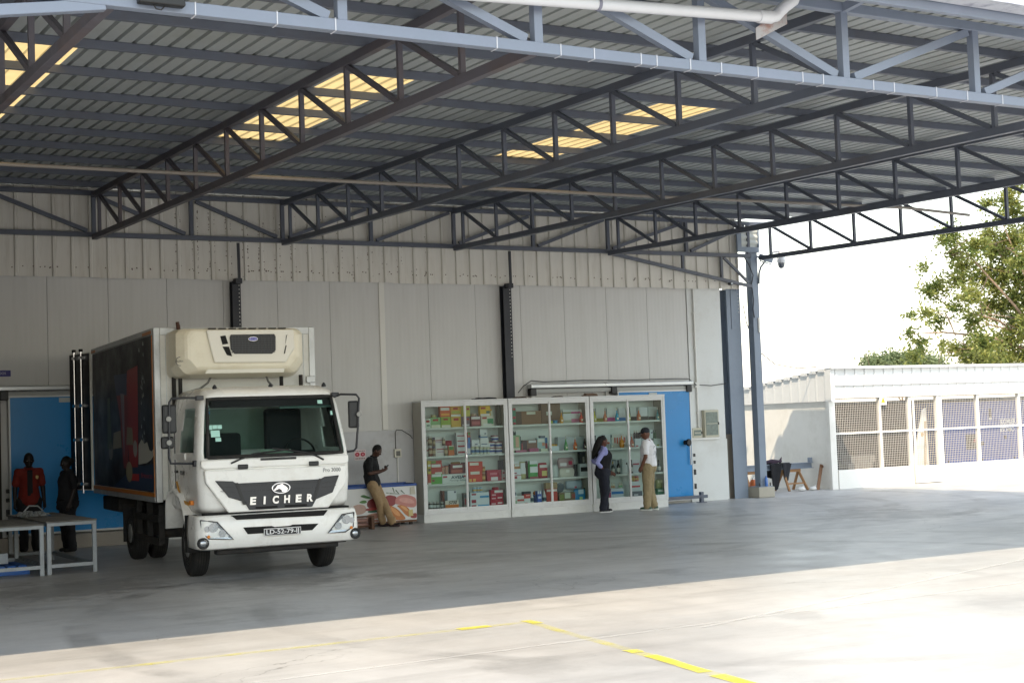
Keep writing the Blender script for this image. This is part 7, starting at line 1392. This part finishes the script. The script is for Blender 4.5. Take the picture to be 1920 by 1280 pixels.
TREE1 = [((34.22, 32.13, 7.26), 0.41), ((34.79, 32.94, 7.23), 0.3), ((33.85, 32.9, 6.31), 0.21), ((34.8, 33.25, 5.71), 0.43), ((34.55, 33.49, 5.63), 0.3), ((32.75, 32.51, 4.76), 0.2), ((33.09, 32.12, 4.8), 0.29), ((35.31, 33.89, 4.71), 0.33), ((33.2, 32.99, 4.24), 0.22), ((33.48, 32.76, 3.98), 0.27), ((35.2, 34.6, 3.78), 0.28), ((33.78, 33.49, 3.48), 0.3), ((36.07, 33.34, 6.45), 0.46), ((35.01, 32.65, 5.9), 0.4), ((35.32, 33.01, 6.8), 0.35), ((34.77, 31.53, 6.81), 0.46), ((36.27, 32.41, 7.41), 0.33), ((37.03, 32.87, 6.94), 0.56), ((36.55, 31.86, 7.05), 0.5), ((36.44, 32.8, 6.0), 0.66), ((36.92, 32.25, 6.1), 0.65), ((34.34, 31.55, 5.25), 0.46), ((36.75, 32.74, 5.13), 0.66), ((36.93, 32.0, 5.32), 0.6), ((35.0, 32.09, 4.52), 0.39), ((34.67, 31.33, 3.78), 0.63), ((36.26, 33.5, 3.76), 0.46), ((36.33, 32.0, 3.92), 0.55), ((35.51, 33.4, 3.76), 0.3), ((37.59, 32.51, 8.14), 0.46), ((37.0, 32.22, 8.43), 0.4), ((36.99, 32.99, 8.49), 0.31), ((35.97, 31.67, 7.8), 0.25), ((37.35, 32.31, 8.87), 0.36), ((36.06, 31.72, 9.11), 0.22), ((37.81, 32.81, 4.63), 0.51), ((37.76, 32.46, 7.32), 0.51), ((34.0, 31.89, 4.98), 0.29), ((35.94, 30.82, 6.37), 0.53), ((33.99, 32.41, 3.86), 0.22), ((36.82, 33.58, 3.4), 0.62), ((36.1, 32.04, 3.28), 0.59), ((37.15, 32.13, 3.42), 0.55), ((36.34, 31.04, 8.96), 0.39), ((38.88, 29.73, 7.1), 0.63), ((40.37, 30.6, 4.07), 0.73), ((41.61, 29.87, 3.48), 0.5), ((42.47, 30.45, 3.68), 0.62), ((41.52, 30.36, 8.36), 0.62), ((39.55, 31.53, 9.37), 0.75), ((37.15, 31.16, 4.73), 0.5), ((39.64, 31.85, 5.0), 0.46), ((40.66, 30.27, 9.34), 0.55), ((41.14, 29.38, 3.52), 0.75), ((38.82, 30.79, 9.13), 0.46), ((38.32, 31.26, 7.14), 0.5), ((36.62, 31.04, 4.32), 0.74), ((41.06, 28.98, 7.12), 0.61), ((40.23, 30.0, 5.9), 0.64), ((41.16, 28.84, 6.33), 0.67), ((39.73, 32.09, 7.97), 0.61), ((39.3, 29.65, 9.36), 0.62), ((37.55, 31.88, 5.92), 0.47), ((40.57, 30.3, 6.73), 0.56), ((38.64, 28.5, 4.88), 0.47), ((39.3, 29.26, 3.63), 0.59), ((39.32, 29.52, 7.48), 0.54), ((38.08, 30.05, 5.86), 0.56), ((40.88, 29.45, 9.32), 0.67), ((39.5, 31.39, 8.35), 0.52)]
TREE2 = [((42.08, 44.24, 4.08), 0.34), ((42.43, 44.63, 3.8), 0.34), ((43.01, 44.87, 4.18), 0.34), ((42.16, 44.01, 3.83), 0.34), ((42.68, 44.19, 4.2), 0.34), ((42.7, 44.23, 3.9), 0.34), ((43.63, 44.83, 4.28), 0.34), ((43.06, 44.26, 3.95), 0.34), ((43.87, 44.74, 4.31), 0.34), ((42.88, 43.74, 3.96), 0.34), ((43.33, 43.85, 4.29), 0.34), ((43.78, 44.33, 4.0), 0.34), ((44.33, 44.53, 4.33), 0.34), ((43.7, 43.92, 3.99), 0.34), ((43.58, 43.45, 4.26), 0.34), ((43.42, 43.32, 3.95), 0.34), ((44.23, 43.78, 4.25), 0.34), ((43.73, 43.3, 3.92), 0.34), ((44.85, 44.06, 4.22), 0.34), ((44.9, 44.13, 3.91), 0.34), ((44.13, 43.04, 4.11), 0.34), ((44.27, 43.2, 3.82), 0.34), ((45.27, 43.83, 4.09), 0.34), ((45.02, 43.61, 3.77), 0.34), ((45.48, 43.71, 4.01), 0.34), ((44.79, 43.07, 3.68), 0.34), ((44.67, 42.62, 3.89), 0.34), ((44.91, 42.88, 3.6), 0.34)]
TREE3 = [((37.62, 47.58, 3.38), 0.3), ((37.54, 47.64, 3.16), 0.3), ((37.69, 47.55, 3.11), 0.3)]

def tree(label, clusters, per, size, sd, leaf, base, trunk_r, limbs):
    base = Vector(base); t = thing('tree', label, 'tree', base)
    crown(clusters, per, size, sd, base).build('crown', leaf, t)
    top = sum((Vector(c) for c, r in clusters), Vector())/len(clusters)-base; rr_ = random.Random(sd+1)
    fork = Vector((top.x*.4, top.y*.4, top.z*.55)); mb = MB().path([(0, 0, 0), fork*.35+Vector((.12, .1, 0)), fork*.7, fork], [trunk_r, trunk_r*.85, trunk_r*.7, trunk_r*.6], 10); mb.build('trunk', M_BARK, t)
    for c, r in (clusters if limbs is None else clusters[::limbs]):
        e = Vector(c)-base; m1 = fork.lerp(e, .4)+Vector((rr_.gauss(0, .2), rr_.gauss(0, .2), rr_.uniform(.1, .5))); m2 = fork.lerp(e, .75)+Vector((rr_.gauss(0, .15), rr_.gauss(0, .15), rr_.uniform(0, .25)))
        L_ = (e-fork).length; r0 = min(trunk_r*.4, .02+.008*L_); MB().path([fork, m1, m2, e], [r0, r0*.7, r0*.45, .012], 6).build('limb', M_BARK, t)
        for q in range(3):
            s_ = m1.lerp(e, rr_.uniform(.2, .9)); MB().path([s_, s_+Vector((rr_.gauss(0, .3), rr_.gauss(0, .3), rr_.gauss(.1, .3))), s_+Vector((rr_.gauss(0, .7), rr_.gauss(0, .7), rr_.gauss(.1, .5)))], [.022, .015, .008], 5).build('twig', M_BARK, t)
    return t
b1 = at(2010, 800, 46); b1.z = 0
tree('big leafy green tree rising behind the white shed at the right', TREE1, 420, .13, 21, M_LEAF, b1, .34, 4)
b2 = at(1690, 780, 60); b2.z = 0
TREE2 = [((a_, b_, c_-.26), r_) for (a_, b_, c_), r_ in TREE2]
tree('low round dull green tree top showing over the shed roof', TREE2, 380, .14, 22, M_LEAF2, b2, .2, 6)
b3 = at(1366, 780, 60); b3.z = 0
tree('tiny far tree top peeping out between wall and column', TREE3, 900, .12, 23, M_LEAF, b3, .12, 1)
